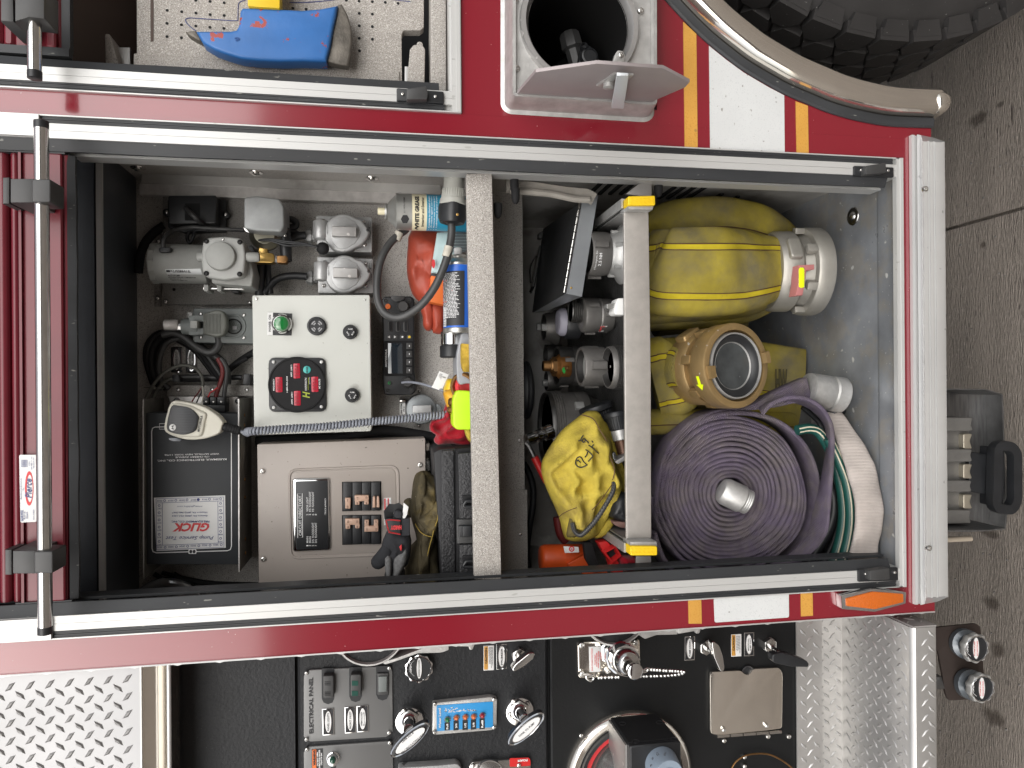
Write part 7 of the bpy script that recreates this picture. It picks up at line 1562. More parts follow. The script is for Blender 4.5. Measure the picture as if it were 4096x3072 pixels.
# yellow cloth bag
bag = Thing('cloth_bag', 'crumpled yellow cloth bag with FD lettering and an open black zip', 'bag')
def lump(u, v):
    x, y = (u-2048)*K, (v-1536)*K; d = abs((x-760)*.95-(y-560)*.28-(0))/60
    return .012*math.exp(-d*d)*(1 if 250 < y < 1000 else .3)
bag.add('body', M().pillow(q(2, 2, 640, 238, 735, 235, 780, 290, 830, 400, 855, 560, 900, 700, 935, 790, 950, 880, 900, 1010, 840, 1120, 790, 1240, 720, 1320, 600, 1362, 480, 1350, 440, 1290, 405, 1150, 340, 1000, 280, 860, 252, 740, 270, 640, 340, 520, 430, 400, 540, 310), .14, .042, 18, .030, 21, 6, centre=q1(2, 2, 600, 800), lump=lump, sm=3), YCLOTH, ang=180)
bag.add('side_flap', M().pillow(q(2, 2, 790, 320, 850, 400, 905, 540, 880, 600, 960, 720, 1010, 900, 960, 960, 880, 900, 850, 640), .16, .02, 8, .01, 30, 3), YCLOTH, ang=180)
bag.add('bottom_flap', M().pillow(q(2, 2, 820, 1145, 895, 1165, 840, 1260, 760, 1330, 700, 1320, 760, 1220), .14, .014, 7, .004, 30, 4), YCLOTH, ang=180)
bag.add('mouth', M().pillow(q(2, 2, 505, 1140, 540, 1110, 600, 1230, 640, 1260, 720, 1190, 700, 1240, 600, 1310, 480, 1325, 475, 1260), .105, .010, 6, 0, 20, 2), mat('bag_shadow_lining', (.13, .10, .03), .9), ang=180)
zp = M(); zpp = smooth_path([P(u, v, y) for (u, v), y in zip(q(2, 2, 880, 850, 870, 930, 800, 1060, 720, 1180, 650, 1260, 590, 1305, 540, 1270, 520, 1200), [.088, .082, .078, .078, .08, .084, .088, .092])], 10)
zp.tube(zpp, .0042, 8); bag.add('zip', zp, DGREY)
zt = M()
for i in range(2, len(zpp)-2, 2): zt.tube([zpp[i]+Vector((-.004, -.003, -.002)), zpp[i]+Vector((.004, -.003, .002))], .0008, 4)
bag.add('zip_teeth', zt, BLKM, kind='stuff')
sm = M(); sm.tube([P(u, v, .082) for u, v in q(2, 2, 560, 1068, 500, 1090, 440, 1120, 405, 1150)], .0008, 4, sm=4); sm.tube([P(u, v, y) for (u, v), y in zip(q(2, 2, 870, 860, 800, 960, 740, 1040, 690, 1090), (.085, .078, .076, .078))], .0008, 4, sm=4); sm.tube([P(u, v, y) for (u, v), y in zip(q(2, 2, 600, 265, 700, 300, 760, 400, 820, 500, 845, 620, 885, 740, 870, 830), (.12, .105, .09, .082, .078, .075, .078))], .0011, 4, sm=5)
bag.add('seam', sm, STITCH)
# marker lettering: stroke outlines laid on the cloth
mk_ = M()
strokes = [z5(1095, 1040, 1060, 1090, 1045, 1130, 1008, 1138), z5(1065, 1125, 1090, 1160, 1120, 1150, 1125, 1110, 1095, 1105, 1070, 1140), z5(1120, 1110, 1165, 1150, 1185, 1175), z5(1240, 1140, 1265, 1165), z5(1190, 1215, 1270, 1275, 1355, 1355), z5(1275, 1200, 1235, 1250), z5(1135, 1290, 1200, 1335, 1268, 1410), z5(1175, 1325, 1150, 1380, 1125, 1420), z5(1262, 1405, 1220, 1450, 1180, 1495), z5(1020, 1410, 1060, 1430, 1100, 1500, 1160, 1555), z5(1020, 1412, 975, 1450, 960, 1530, 1000, 1580, 1060, 1598, 1160, 1558), z5(985, 1490, 1000, 1470, 1020, 1490, 1040, 1510)]
BAGW = bag.parts[0]['m'].v
def on_cloth(u, v):
    p = P(u, v, .10); d = RAY(u, v).normalized(); best = 9; yb = .10
    for w in BAGW:
        e = w-CAM; t = e.dot(d); r = (e-d*t).length
        if w.y < .14 and r < best: best = r; yb = w.y
    return P(u, v, yb-.0028)
for s in strokes: mk_.tube([on_cloth(u, v) for u, v in s], .0011, 5, sm=3)
bag.add('marker_lettering', mk_, INK)
# things under and beside the bag
one('black_strap', 'black webbing strap bundle between the bag and the tray lip', 'strap', M().pillow(q(2, 2, 880, 950, 1000, 945, 1010, 1200, 960, 1190, 850, 1150, 830, 1100), .12, .016, 7, .008, 40, 2), BLK, ang=180)
one('wooden_block', 'pinkish wooden handle end under the black strap', 'handle', M().slab(rpoly(q(2, 2, 875, 1185, 990, 1195, 1000, 1248, 930, 1240, 880, 1215), 6), .11, .14, .006), mat('pink_wood', (.20, .11, .09), .6, var=.3, vs=40))
ml = Thing('mallet', 'orange dead blow mallet with a printed badge on its head', 'mallet')
a = P(*q1(2, 2, 243, 1508), .20); b = P(*q1(2, 2, 640, 1500), .20); k = SC(*q1(2, 2, 400, 1500), .2)/K; L_ = (b-a).length
ml.add('head', M().lathe(a, b-a, [(0, 95*k), (.002, 108*k), (.008, 118*k), (L_*.9, 118*k), (L_, 108*k)], 36), ORANGE); ml.add('handle', M().slab(rpoly(q(2, 2, 470, 1560, 640, 1470, 720, 1560, 850, 1640, 700, 1680, 560, 1620), 14), .165, .20, .014, 4), ORANGE)
bdg = ml.add('badge', M().slab(q(2, 2, 445, 1403, 575, 1408, 580, 1455, 458, 1460), .147, .1495, .0002), PAPER); tm = M(); tm.sweep([P(a_, b_, .1465) for a_, b_ in ell(*q1(2, 2, 515, 1425), 9, 9, 16)], [(-.001, 0), (.001, 0), (.001, .0003), (-.001, .0003)], up=(0, -1, 0), closed=True); text(tm, 'G', *q1(2, 2, 515, 1425), 7, 8, .1467, 180, .04); ml.add('badge_mark', tm, INKR, bdg)
one('rubber_strap', 'wide black rubber strap crossing the mallet handle', 'strap', M().slab(rpoly(q(2, 2, 620, 1370, 690, 1365, 760, 1600, 700, 1620, 640, 1520), 4), .145, .16, .002), BLKM)
rtl = Thing('red_clamp', 'red steel bar clamp with a square eye beside the yellow latch', 'clamp')
rtl.add('eye', ringpx(M(), q(2, 2, 785, 1445, 875, 1395, 920, 1470, 850, 1530), .008, .125, .012), REDPL); rtl.add('eye_plate', M().slab(rpoly(q(2, 2, 745, 1370, 820, 1358, 925, 1465, 850, 1535, 790, 1450), 4), .126, .15, .003), REDPL); rtl.add('eye_hole', M().slab(rpoly(q(2, 2, 815, 1450, 872, 1420, 895, 1468, 850, 1502), 3), .1245, .1262, 0), BLKM)
rtl.add('arm', M().slab(rpoly(q(2, 2, 840, 1530, 900, 1500, 970, 1640, 880, 1650), 3), .118, .14, .002), REDPL)
one('red_pouch', 'red fabric pouch wedged beside the lower slide bracket', 'pouch', M().pillow(q(2, 2, 905, 1470, 980, 1480, 1062, 1490, 1068, 1605, 960, 1620, 920, 1540), .13, .02, 8, .008, 30, 4), REDCL, ang=180)
cable('black hose hanging along the left edge of the dark space', q(2, 2, 100, 680, 150, 780, 182, 900, 180, 1050, 150, 1250, 130, 1450, 160, 1700), .42, 13, BLK)
one('red_pipe', 'dark red pipe behind the yellow bag foot', 'pipe', M().tube([P(u, v, .30) for u, v in q(2, 2, 395, 1150, 420, 1290, 470, 1360)], .010, 10, sm=4), mat('dark_red_pipe', (.16, .02, .02), .4))
# ================================================================== hoses on the compartment floor
def band(th, nm, path, w, th_, mt, seams=(), stripes=(), wscale=None, tscale=None, up=(0, -1, 0), sm=10, puff=2.4, stitch_label=None):
    """flat woven hose: superelliptic section w wide and th_ thick along a path"""
    pth = smooth_path(path, sm); n = 28
    prof = []
    for i in range(n):
        a = 2*math.pi*i/n; c, s = math.cos(a), math.sin(a)
        prof.append((math.copysign(abs(c)**(2/puff), c)*w/2, math.copysign(abs(s)**(2/puff), s)*th_/2))
    sc = lambda t: ((wscale(t) if wscale else 1), (tscale(t) if tscale else 1))
    def wr(p): return p+Vector((0, -1, 0))*.0045*noise.noise(p*17)+Vector((0, -1, 0))*.0025*(1-abs(noise.noise(p if False else Vector((p.x*30, p.y*8, p.z*12))))*3)
    h = th.add(nm, M().sweep(pth, prof, up=up, scale=sc).xf(wr), mt, ang=80)
    N = len(pth)
    def surf(i, s):
        t = (pth[min(i+1, N-1)]-pth[max(i-1, 0)]).normalized(); u_ = Vector(up(i/(N-1)) if callable(up) else up); b = t.cross(u_).normalized(); n_ = b.cross(t); k = sc(i/(N-1))
        hh = (1-abs(s*2)**puff)**(1/puff)*th_/2*k[1]; return wr(pth[i]+b*(s*w*k[0])+n_*hh), n_
    for s in seams:
        m = M(); pts = []
        for i in range(N):
            p, n_ = surf(i, s); pts.append(p+n_*.0004)
        th.add('stitching', m.tube(pts, .0011, 4), STITCH, h)
    for s0, s1 in stripes:
        m = M(); prev = None
        for i in range(N):
            row = []
            for k in range(4):
                p, n_ = surf(i, s0+(s1-s0)*k/3); row.append(p+n_*.0005)
            g = m.ring(row)
            if prev: m.join(prev, g, False)
            prev = g
        th.add('stripe', m, YHOSE2, h)
    return h
yh = Thing('fire_hose', 'wide yellow fire hose roll with a grey coupling hanging to the floor', 'fire hose')
vc = 1088
pa = [P(2612, vc+4, .155), P(2650, vc+2, .140), P(2700, vc, .115), P(2850, vc, .105), P(2960, vc-2, .135), P(3030, vc-5, .175), P(3066, vc-7, .19)]
wA = 358*SC(2800, vc, .11)
band(yh, 'front_band', pa, wA, .064, YHOSE, seams=(.33, .26, -.28, -.21), stripes=((.268, .322), (-.272, -.218)), wscale=lambda t: 1-.25*max(0, t-.6)/.4, tscale=lambda t: 1+1.1*max(0, t-.6)/.4)
pb = [P(2604, 935, .262), P(2650, 905, .25), P(2720, 885, .23), P(2860, 880, .225), P(3000, 905, .24), P(3080, 960, .28), P(3110, 1010, .33)]
band(yh, 'outer_loop', pb, .085, .12, YHOSE, seams=(.30,), stripes=())
for k, (dv, yy, dk) in enumerate(((1268, .22, 0), (1292, .25, 1), (1240, .27, 2))):
    pc_ = [P(2560, dv+8, yy), P(2700, dv-4, yy-.01), P(2850, dv-10, yy), P(2980, dv-30, yy+.02), P(3060, dv-70, yy+.04)]
    band(yh, 'under_fold', pc_, .030, .10, YHOSE, up=(0, -1, 0))
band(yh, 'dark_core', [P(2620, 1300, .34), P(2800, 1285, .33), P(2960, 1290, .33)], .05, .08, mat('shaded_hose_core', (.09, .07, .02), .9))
def storz(th, c, ax, R, L, mt, n=64, a0=0):
    th.add('shank_clamp', M().lathe(c, ax, [(-L, R*.78), (-L, R*.86), (-L*.93, R*.91), (-L*.62, R*.92), (-L*.56, R*.86), (-L*.56, R*.74)], n), mt)
    th.add('body', M().lathe(c, ax, [(-L*.58, R*.76), (-L*.5, R*.80), (-L*.36, R*.84), (-L*.33, R*.90)], n), mt)
    h = th.add('storz_ring', M().lathe(c, ax, [(-L*.36, R*.86), (-L*.34, R*.97), (-L*.30, R), (-.004, R), (-.001, R*.985), (0, R*.96), (0, R*.84), (-.012, R*.83), (-.014, R*.80)], n, cap1=False), mt)
    axn = Vector(ax).normalized(); t = Vector((1, 0, 0)); b = axn.cross(t).normalized(); t = b.cross(axn)
    for i in range(7):
        a = a0+2*math.pi*i/7; d = t*math.cos(a)+b*math.sin(a); tt = axn.cross(d)
        th.add('spanner_lug', M().prism(Vector(c)-axn*(L*.44)+d*R*.86, axn, tt, d, rr(-L*.10, -.008, L*.10, .008, .002, 2), 0, R*.13, .001), mt, h)
    for i in (0, 1):
        a = a0+.9+math.pi*i; d = t*math.cos(a)+b*math.sin(a); tt = axn.cross(d)
        th.add('clamp_boss', M().prism(Vector(c)-axn*(L*.78)+d*R*.84, axn, tt, d, rr(-L*.13, -.022, L*.13, .022, .006, 3), 0, R*.16, .004, 3), mt)
    return h, t, b, axn
ck = P(3268, 1090, .20); Rg = 172*SC(3200, 1090, .2); axg = Vector((0, -.10, -1)).normalized()
cA = P(3262, 1088, .185)
hg_, t_, b_, a_ = storz(yh, cA, axg, Rg, .100, GRYAL, a0=.25)
yh.add('lever', M().slab(q(3, 1, 265, 632, 400, 625, 402, 668, 330, 680, 318, 800, 300, 892, 240, 895, 262, 780), cA.y-Rg-.004, cA.y-Rg+.02, .001), PINKT); yh.add('reflective_tag', M().slab(rr(*q1(3, 1, 270, 652), *q1(3, 1, 315, 828), 9), cA.y-Rg-.0055, cA.y-Rg-.0035, .0005), LIMETAG)
# second yellow hose with the tan coupling facing the viewer
y2 = Thing('fire_hose', 'yellow fire hose with a tan coupling facing outward and a lime arrow', 'fire hose')
cT = P(2948, 1462, .055); axt = Vector((.03, -math.cos(math.radians(17)), -math.sin(math.radians(17)))).normalized(); RT = 172*SC(2948, 1462, .055)
neck = cT-axt*.125
band(y2, 'front_band', [P(2604, 1520, .187), P(2645, 1510, .182), P(2690, 1500, .175), neck+Vector((0, .03, .02)), neck+axt*.03], 330*SC(2620, 1500, .17), .07, YHOSE, seams=(.33, .27, -.22, -.29), stripes=((.278, .322), (-.282, -.228)), wscale=lambda t: 1-.36*max(0, t-.5)/.5, tscale=lambda t: 1+1.2*max(0, t-.5)/.5)
band(y2, 'tail_fold', [P(2800, 1505, .33), P(2950, 1520, .31), P(3100, 1545, .29), P(3200, 1560, .285)], 330*SC(3100, 1530, .3), .03, YHOSE, seams=(.16, .08), stripes=((.088, .152),))
band(y2, 'lower_fold', [P(2560, 1690, .20), P(2700, 1685, .19), P(2900, 1690, .24), P(3150, 1695, .27)], .05, .06, YHOSE, seams=(.1,))
tm = M(); text(tm, 'HW', *z6(1570, 650)[0], 52, 100, .268, -90, .04); y2.add('stencil', tm, mat('faded_black_stencil', (.06, .05, .02), .8))
ht, tt_, tb_, ta_ = storz(y2, cT, axt, RT, .115, TANAL, a0=-.4)
y2.add('inner_ring', M().lathe(cT, axt, [(-.014, RT*.80), (-.002, RT*.775), (.001, RT*.765), (.001, RT*.745), (-.003, RT*.735)], 64, cap0=False, cap1=False), ALUC)
y2.add('gasket', M().lathe(cT, axt, [(-.003, RT*.738), (-.002, RT*.70), (-.006, RT*.60), (-.010, RT*.565)], 64, cap0=False, cap1=False), BLK)
y2.add('bore_edge', M().lathe(cT, axt, [(-.010, RT*.57), (-.009, RT*.555), (-.012, RT*.54)], 64, cap0=False, cap1=False), ALUC)
y2.add('scratched_disc', M().lathe(cT, axt, [(-.012, RT*.545), (-.0125, RT*.01)], 48, cap0=False), mat('scratched_dark_disc', (.10, .11, .115), .35, .5, var=.4, vs=25, specks=[(90, .74, (.3, .3, .3))]))
for i, a in enumerate((-1.35, 1.75)):
    d = tt_*math.cos(a)+tb_*math.sin(a); t3 = ta_.cross(d)
    m = M(); prev = None
    for k in range(9):
        aa = a-.16+.32*k/8; dd = tt_*math.cos(aa)+tb_*math.sin(aa); g = m.ring([cT+dd*RT*.80+ta_*-.004, cT+dd*RT*.93-ta_*.004, cT+dd*RT*.93+ta_*.012, cT+dd*RT*.80+ta_*.012])
        if prev: m.join(prev, g)
        else: m.cap(g, True)
        prev = g
    m.cap(prev); y2.add('hook', m, TANAL)
an_ = math.radians(208)
def on_rim(th_, h): d = tt_*math.cos(th_)+tb_*math.sin(th_); return cT+d*(RT+.0008)+ta_*h
m = M(); base = None
best = min((abs((on_rim(math.radians(k), -.02)-P(*z6(700, 560)[0], cT.y+.04)).length), k) for k in range(0, 360, 3))[1]; A0_ = math.radians(best)
sgn = 1 if on_rim(A0_+.1, -.02).x < on_rim(A0_, -.02).x else -1
g = m.ring([on_rim(A0_+sgn*x, h) for x, h in ((-.18, -.0225), (-.18, -.0155), (.02, -.0155), (.02, -.010), (.17, -.019), (.02, -.028), (.02, -.0225))]); m.cap(g); y2.add('arrow_tag', m, LIMETAG, ang=0)
# purple hose roll
pr_ = Thing('fire_hose', 'tightly rolled faded purple fire hose standing on edge', 'fire hose')
cP = P(2925, 1978, .125); kP = SC(2925, 1978, .125); turns = 14.5; nT = int(turns*56); th0 = .0088
R_in = 62*kP; R_out = 334*kP; pts = []; lay = (R_out-R_in)/turns
for i in range(nT+1):
    a = 2*math.pi*i/56; t = i/nT; r = R_in+lay*a/(2*math.pi)
    wob = 1+.075*noise.noise(Vector((math.cos(a)*1.1, math.sin(a)*1.1, t*1.9)))+.012*noise.noise(Vector((math.cos(a)*3, math.sin(a)*3, t*14)))
    sx = 1.0+.0*t; y = cP.y+.004*noise.noise(Vector((math.cos(a)*1.3, math.sin(a)*1.3, t*9)))+.003*math.sin(a*.16)+.006*noise.noise(Vector((a*.45, 3, 1)))
    pts.append(Vector((cP.x-math.sin(a)*r*wob*.97, y, cP.z-math.cos(a)*r*wob*(1.0))))
wd = .062; hw = lay*.52
prf = [(-hw*.7, -wd/2), (-hw, -wd/2+.004), (-hw, wd/2-.006), (-hw*.75, wd/2-.0015), (-hw*.2, wd/2), (hw*.2, wd/2), (hw*.75, wd/2-.0015), (hw, wd/2-.006), (hw, -wd/2+.004), (hw*.7, -wd/2)]
for p in pts: p.y += wd/2
pr_.add('roll', M().sweep(pts, prf, up=(0, -1, 0)), PURP, ang=80)
pt = [P(u, v, y) for (u, v), y in zip([(2605, 2060), (2612, 1930), (2650, 1800), (2730, 1700), (2830, 1650), (2960, 1632), (3060, 1605), (3140, 1580), (3222, 1556)], [.15, .15, .15, .15, .16, .16, .15, .13, .13])]
hp = [(-.003, -.027), (-.0045, -.024), (-.0045, .024), (-.003, .027), (.003, .027), (.0045, .024), (.0045, -.024), (.003, -.027)]
pr_.add('outer_wrap', M().sweep(smooth_path(pt, 10), hp, up=(0, -1, 0), scale=lambda t: (1+4.0*max(0, t-.62)/.38, 1-.5*max(0, t-.62)/.38)), PURP, ang=80)
pt2 = [P(u, v, y) for (u, v), y in zip([(3040, 1640)]+z6(1450, 900, 1650, 850, 1850, 885, 2010, 990, 2110, 1150, 2135, 1350, 2120, 1560)+q(3, 2, 500, 880, 465, 1100, 420, 1300, 300, 1450, 150, 1560, 0, 1620), [.13, .12, .11, .10, .095, .09, .09, .09, .09, .09, .095, .10, .105, .11])]
pr_.add('loose_loop', M().sweep(smooth_path(pt2, 10), [(x*.9, y*.95) for x, y in hp], up=lambda t: (.35*math.sin(math.pi*t), -1, .5*math.sin(math.pi*min(1, t*1.4)))), PURP, ang=80)
pt3 = [P(u, v, .155) for u, v in [(2600, 2120), (2640, 2230), (2720, 2310), (2850, 2345), (3000, 2330), (3110, 2270), (3190, 2180), (3235, 2060), (3245, 1940), (3215, 1820), (3150, 1730), (3060, 1672), (2950, 1650), (2840, 1660), (2740, 1710), (2660, 1800), (2618, 1920)]]
pr_.add('outer_turn', M().sweep(smooth_path(pt3, 8), hp, up=(0, -1, 0)), PURP, ang=80)
cpl = M(); a = P(*q1(3, 2, 345, 45), .13); b = P(*q1(3, 2, 638, 95), .13); k = SC(3280, 1556, .13)
pr_.add('end_coupling', M().lathe(a, b-a, [(-.002, 60*k), (0, 67*k), (.006, 68*k), ((b-a).length*.55, 69*k), ((b-a).length*.62, 64*k), ((b-a).length*.66, 70*k), ((b-a).length*.97, 72*k), ((b-a).length, 68*k), ((b-a).length, 52*k), ((b-a).length*.6, 50*k)], 40, mod=lambda t, h: 1+.02*math.cos(3*t)), ALUC)
a = P(*q1(2, 2, 1790, 905), .115); b = P(*q1(2, 2, 2055, 1030), .105); k = SC(2930, 1980, .11)/K
pr_.add('centre_coupling', M().lathe(a, b-a, [(0, 60*k), (.004, 100*k), (.012, 118*k), ((b-a).length*.72, 120*k), ((b-a).length*.76, 108*k)]+[((b-a).length*(.78+.03*i), (104+(5 if i % 2 else 0))*k) for i in range(7)]+[((b-a).length, 80*k)], 36), ALUC)
pr_.add('core_void', M().ylathe(2925, 1985, .15, [(0, 62), (.002, 58)], 24), BLKM)
# flat off-white hose
wh = Thing('fire_hose', 'flat off-white hose curving down to the compartment sill', 'fire hose')
pw_ = [P(u, v, y) for (u, v), y in zip(q(3, 2, 520, 190, 590, 300, 665, 440, 760, 640, 835, 850, 865, 1050, 860, 1230, 830, 1400, 790, 1600), [.16, .13, .10, .072, .056, .05, .05, .055, .06])]
band(wh, 'jacket', pw_, .047, .016, PINKW, wscale=lambda t: .55+.55*min(1, t*2.4), up=(0, -1, .15), puff=3)
a = P(*q1(3, 2, 430, 90), .18); b = P(*q1(3, 2, 590, 285), .145); wh.add('black_end', M().lathe(a, b-a, [(0, .022), ((b-a).length*.9, .024), ((b-a).length, .022)], 24), BLK)
# garden hoses
gh = Thing('garden_hose', 'green garden hose with cream stripes beside the off-white hose', 'garden hose')
for k, pts in enumerate((q(3, 2, 520, 470, 600, 640, 670, 820, 705, 1000, 712, 1180, 690, 1350, 640, 1560), q(3, 2, 250, 400, 350, 385, 440, 420, 530, 560, 600, 760, 640, 960, 650, 1150, 620, 1350, 560, 1560))):
    yy = .095 if k == 0 else .12; w_ = [P(u, v, yy) for u, v in pts]; sp2 = smooth_path(w_, 8); rG = 44/K*SC(3380, 2000, yy); gh.add('hose', M().tube(sp2, rG, 16), GREENH, ang=80)
    for s in (-.35, .35):
        m = M(); prev = None
        for i, p in enumerate(sp2):
            t = (sp2[min(i+1, len(sp2)-1)]-sp2[max(i-1, 0)]).normalized(); b_ = t.cross(Vector((0, -1, 0))).normalized(); n_ = b_.cross(t); row = []
            for j in range(3):
                a = s+(j-1)*.13; row.append(p+(b_*math.sin(a)+n_*math.cos(a))*(rG+.0004))
            g = m.ring(row)
            if prev: m.join(prev, g, False)
            prev = g
        gh.add('stripe', m, CREAMH)
for i, (pts, r_) in enumerate(((q(3, 2, 470, 820, 540, 900, 565, 1000, 560, 1120, 520, 1260, 440, 1400, 350, 1540), 46), (q(3, 2, 590, 1080, 600, 1200, 570, 1340, 510, 1480, 450, 1600), 34), (q(3, 2, 300, 200, 360, 250, 440, 330, 480, 420), 24))):
    cable(['thick black hose hugging the purple roll', 'thinner black hose between the thick one and the green hose', 'dark hose end behind the purple loop'][i], pts, .145+.02*i, r_/K, BLK, 'hose', 14, nm='black_hose')
one('hose_elbow', 'small dark pipe fitting in the gap above the green hose', 'fitting', M().slab(rpoly(q(3, 2, 235, 215, 480, 200, 500, 300, 440, 360, 250, 360), 10), .28, .34, .01), DARKST)
# ================================================================== pump panel equipment
def rod(t, nm, a, b, r0, r1, mt, n=20, parent=None, hexa_=False):
    return t.add(nm, M().lathe(a, b-a, [(0, r0*.9), (.001, r0), ((b-a).length-.001, r1), ((b-a).length, r1*.9)], 6 if hexa_ else n), mt, parent)
def gauge(c, r, x, y, rad, arm, lab):
    t = Thing('discharge_gauge', lab, 'gauge', 'chrome swivel gauges half hidden by the body edge')
    u, v = q1(c, r, x, y); k = rad/K
    t.add('bezel', M().ylathe(u, v, .05, [(-.02, k*.95), (-.004, k), (.006, k), (.010, k*.97), (.010, k*.93), (.004, k*.90)], 64, cap0=False, cap1=False), ALUC); t.add('dial', M().ylathe(u, v, .05, [(.002, k*.92), (.003, k*.9)], 48), BLKT); t.add('hub', M().ylathe(u, v, .05, [(.002, k*.42), (.006, k*.40), (.006, k*.34), (.004, k*.3)], 40), BLK)
    t.add('swing_arm', M().slab(rpoly(q(c, r, *arm), 5), .045, .075, .004, 3), ALUC)
    return t
g1 = gauge(1, 3, 985, 455, 312, (1080, 745, 1200, 715, 1400, 640, 1560, 560, 1660, 540, 1665, 640, 1600, 662, 1400, 668, 1250, 722, 1120, 765), 'left chrome gauge rim showing below the red body edge, above ENGINE COOLER knob')
g1.add('lever_end', M().slab(rpoly(q(1, 3, 1735, 560, 1895, 560, 1890, 590, 1868, 640, 1845, 638, 1838, 610, 1735, 608), 4), .04, .07, .003), ALUC)
g2 = gauge(2, 3, 885, 300, 296, (1080, 500, 1200, 470, 1400, 420, 1430, 420, 1432, 505, 1250, 510, 1150, 545), 'right chrome gauge rim showing below the red body edge, above the chained cap')
g2.add('lever_end', M().slab(rpoly(q(2, 3, 1430, 430, 1640, 420, 1620, 495, 1590, 500, 1585, 475, 1435, 502), 4), .04, .07, .003), ALUC)
ep = Thing('electrical_panel', 'grey ELECTRICAL PANEL plate with three switches and oval tags', 'switch panel')
ep.add('plate', M().slab(rpoly(q(1, 3, 465, 812, 1140, 780, 1178, 815, 1182, 1345, 1130, 1392, 465, 1433, 412, 1390, 412, 862), 6), YP-.006, YP-.001, .001), EGREY)
tm = M(); text(tm, 'ELECTRICAL PANEL', *q1(1, 3, 476, 1118), 485/K, 36/K, YP-.0064, 0, .03); ep.add('lettering', tm, INK)
for i, (x, y0, y1) in enumerate(((622, 800, 1108), (860, 790, 1090), (1093, 780, 1076))):
    ep.add('switch_channel', M().slab(q(1, 3, x-55, y0, x+55, y0-4, x+54, y1-50, x+38, y1-14, x, y1, x-38, y1-14, x-54, y1-50), YP-.0066, YP-.006, 0), BLK)
    sw = ep.add('switch', M().slab(rpoly(q(1, 3, x-45, y0+62, x+50, y0+60, x+50, y1-52, x-44, y1-48), 8 if i < 2 else 3), YP-(.020 if i < 2 else .010), YP-.006, .004 if i < 2 else .001, 3), DGREY)
    if i == 0:
        for yy_ in (930, 1018):
            for k in range(3): ep.add('grip_line', M().slab(rq(1, 3, x-30, yy_-16+k*13, x+22, yy_-12+k*13), YP-.0206, YP-.0198, 0), BLKM, sw)
    elif i == 1:
        for yy_ in (928, 1016): ep.add('indicator', M().slab(rq(1, 3, x-32, yy_-22, x+22, yy_+20), YP-.0206, YP-.0198, 0), mat('dark_green_lens', (.02, .07, .055), .2), sw) if yy_ == 928 else ep.add('indicator', M().slab(rq(1, 3, x-32, yy_-22, x+22, yy_+20), YP-.0206, YP-.0198, 0), bpy.data.materials['dark_green_lens'], sw)
    else: ep.add('rocker', M().slab(rpoly(q(1, 3, x-35, 870, x+38, 868, x+36, 1000, x-34, 1005), 3), YP-.0125, YP-.0098, .001), PLGRN, sw)
for x, y in ((435, 844), (1152, 800), (435, 1418), (1150, 1360)): scr(ep, 1, 3, x, y, 18, YP-.006, .004)
def tag_(c, r, poly, words, lab, y=YP-.001, rot=0, mt=INK):
    t = Thing('nameplate', lab, 'nameplate', 'oval nameplates on the pump panel'); nameplate(t, c, r, poly, words, y, rot=rot, mt=mt); return t
tag_(1, 3, (570, 1150, 672, 1142, 677, 1372, 575, 1380), ['PANEL LIGHTS'], 'oval nameplate reading PANEL LIGHTS', YP-.006); tag_(1, 3, (765, 1135, 860, 1128, 864, 1355, 768, 1362), ['FRONT INLET'], 'oval nameplate reading FRONT INLET', YP-.006); tag_(1, 3, (868, 1125, 970, 1118, 974, 1345, 872, 1352), ['OPEN/CLOSED', '<------>'], 'oval nameplate reading OPEN/CLOSED with a double arrow', YP-.006)
tag_(1, 3, (2075, 590, 2170, 586, 2168, 802, 2078, 810), ['PRIMER'], 'oval nameplate reading PRIMER'); tag_(2, 3, (1492, 524, 1582, 520, 1580, 728, 1490, 732), ['PUMP DRAIN'], 'oval nameplate reading PUMP DRAIN'); tag_(2, 3, (2006, 490, 2093, 487, 2092, 690, 2006, 695), ['MANUAL', 'PUMP SHIFT'], 'oval nameplate reading MANUAL PUMP SHIFT')
wp = Thing('throttle_panel', 'grey throttle plate with WARNING label and green pilot lamp', 'switch panel')
wp.add('plate', M().slab(rpoly(q(1, 3, 460, 1475, 1140, 1428, 1180, 1465, 1190, 1800, 415, 1800, 412, 1520), 6), YP-.006, YP-.001, .001), EGREY)
wl_ = wp.add('warning_label', M().slab(q(1, 3, 482, 1497, 578, 1490, 580, 1800, 482, 1800), YP-.0066, YP-.006, 0), BLK); wp.add('orange_band', M().slab(q(1, 3, 487, 1502, 520, 1499, 520, 1800, 487, 1800), YP-.007, YP-.0066, 0), ORANGE2, wl_)
tm = M(); text(tm, 'WARNING', *q1(1, 3, 504, 1572), 132/K, 20/K, YP-.0072, 0, .05); wp.add('lettering', tm, INK, wl_)
tm = M(); text(tm, 'DO NOT OPEN', *q1(1, 3, 532, 1580), 118/K, 12/K, YP-.0068, 0, .04); text(tm, 'THROTTLE UNLESS', *q1(1, 3, 549, 1580), 158/K, 12/K, YP-.0068, 0, .04); text(tm, 'LIGHT IS ON', *q1(1, 3, 566, 1580), 105/K, 12/K, YP-.0068, 0, .04); wp.add('lettering', tm, INKW, wl_)
wp.add('pilot_bezel', M().ylathe(*q1(1, 3, 667, 1572), YP-.006, [(0, 27), (.002, 26), (.003, 22), (.012, 20), (.013, 16)], 28), CHROME); wp.add('pilot_lens', M().ylathe(*q1(1, 3, 664, 1585), YP-.018, [(0, 13), (.005, 12), (.008, 8), (.009, 3)], 24), mat('dark_green_jewel', (.005, .07, .04), .1, 0, .6, coat=.6))
for x, y in ((438, 1505), (1155, 1445)): scr(wp, 1, 3, x, y, 18, YP-.006, .004)
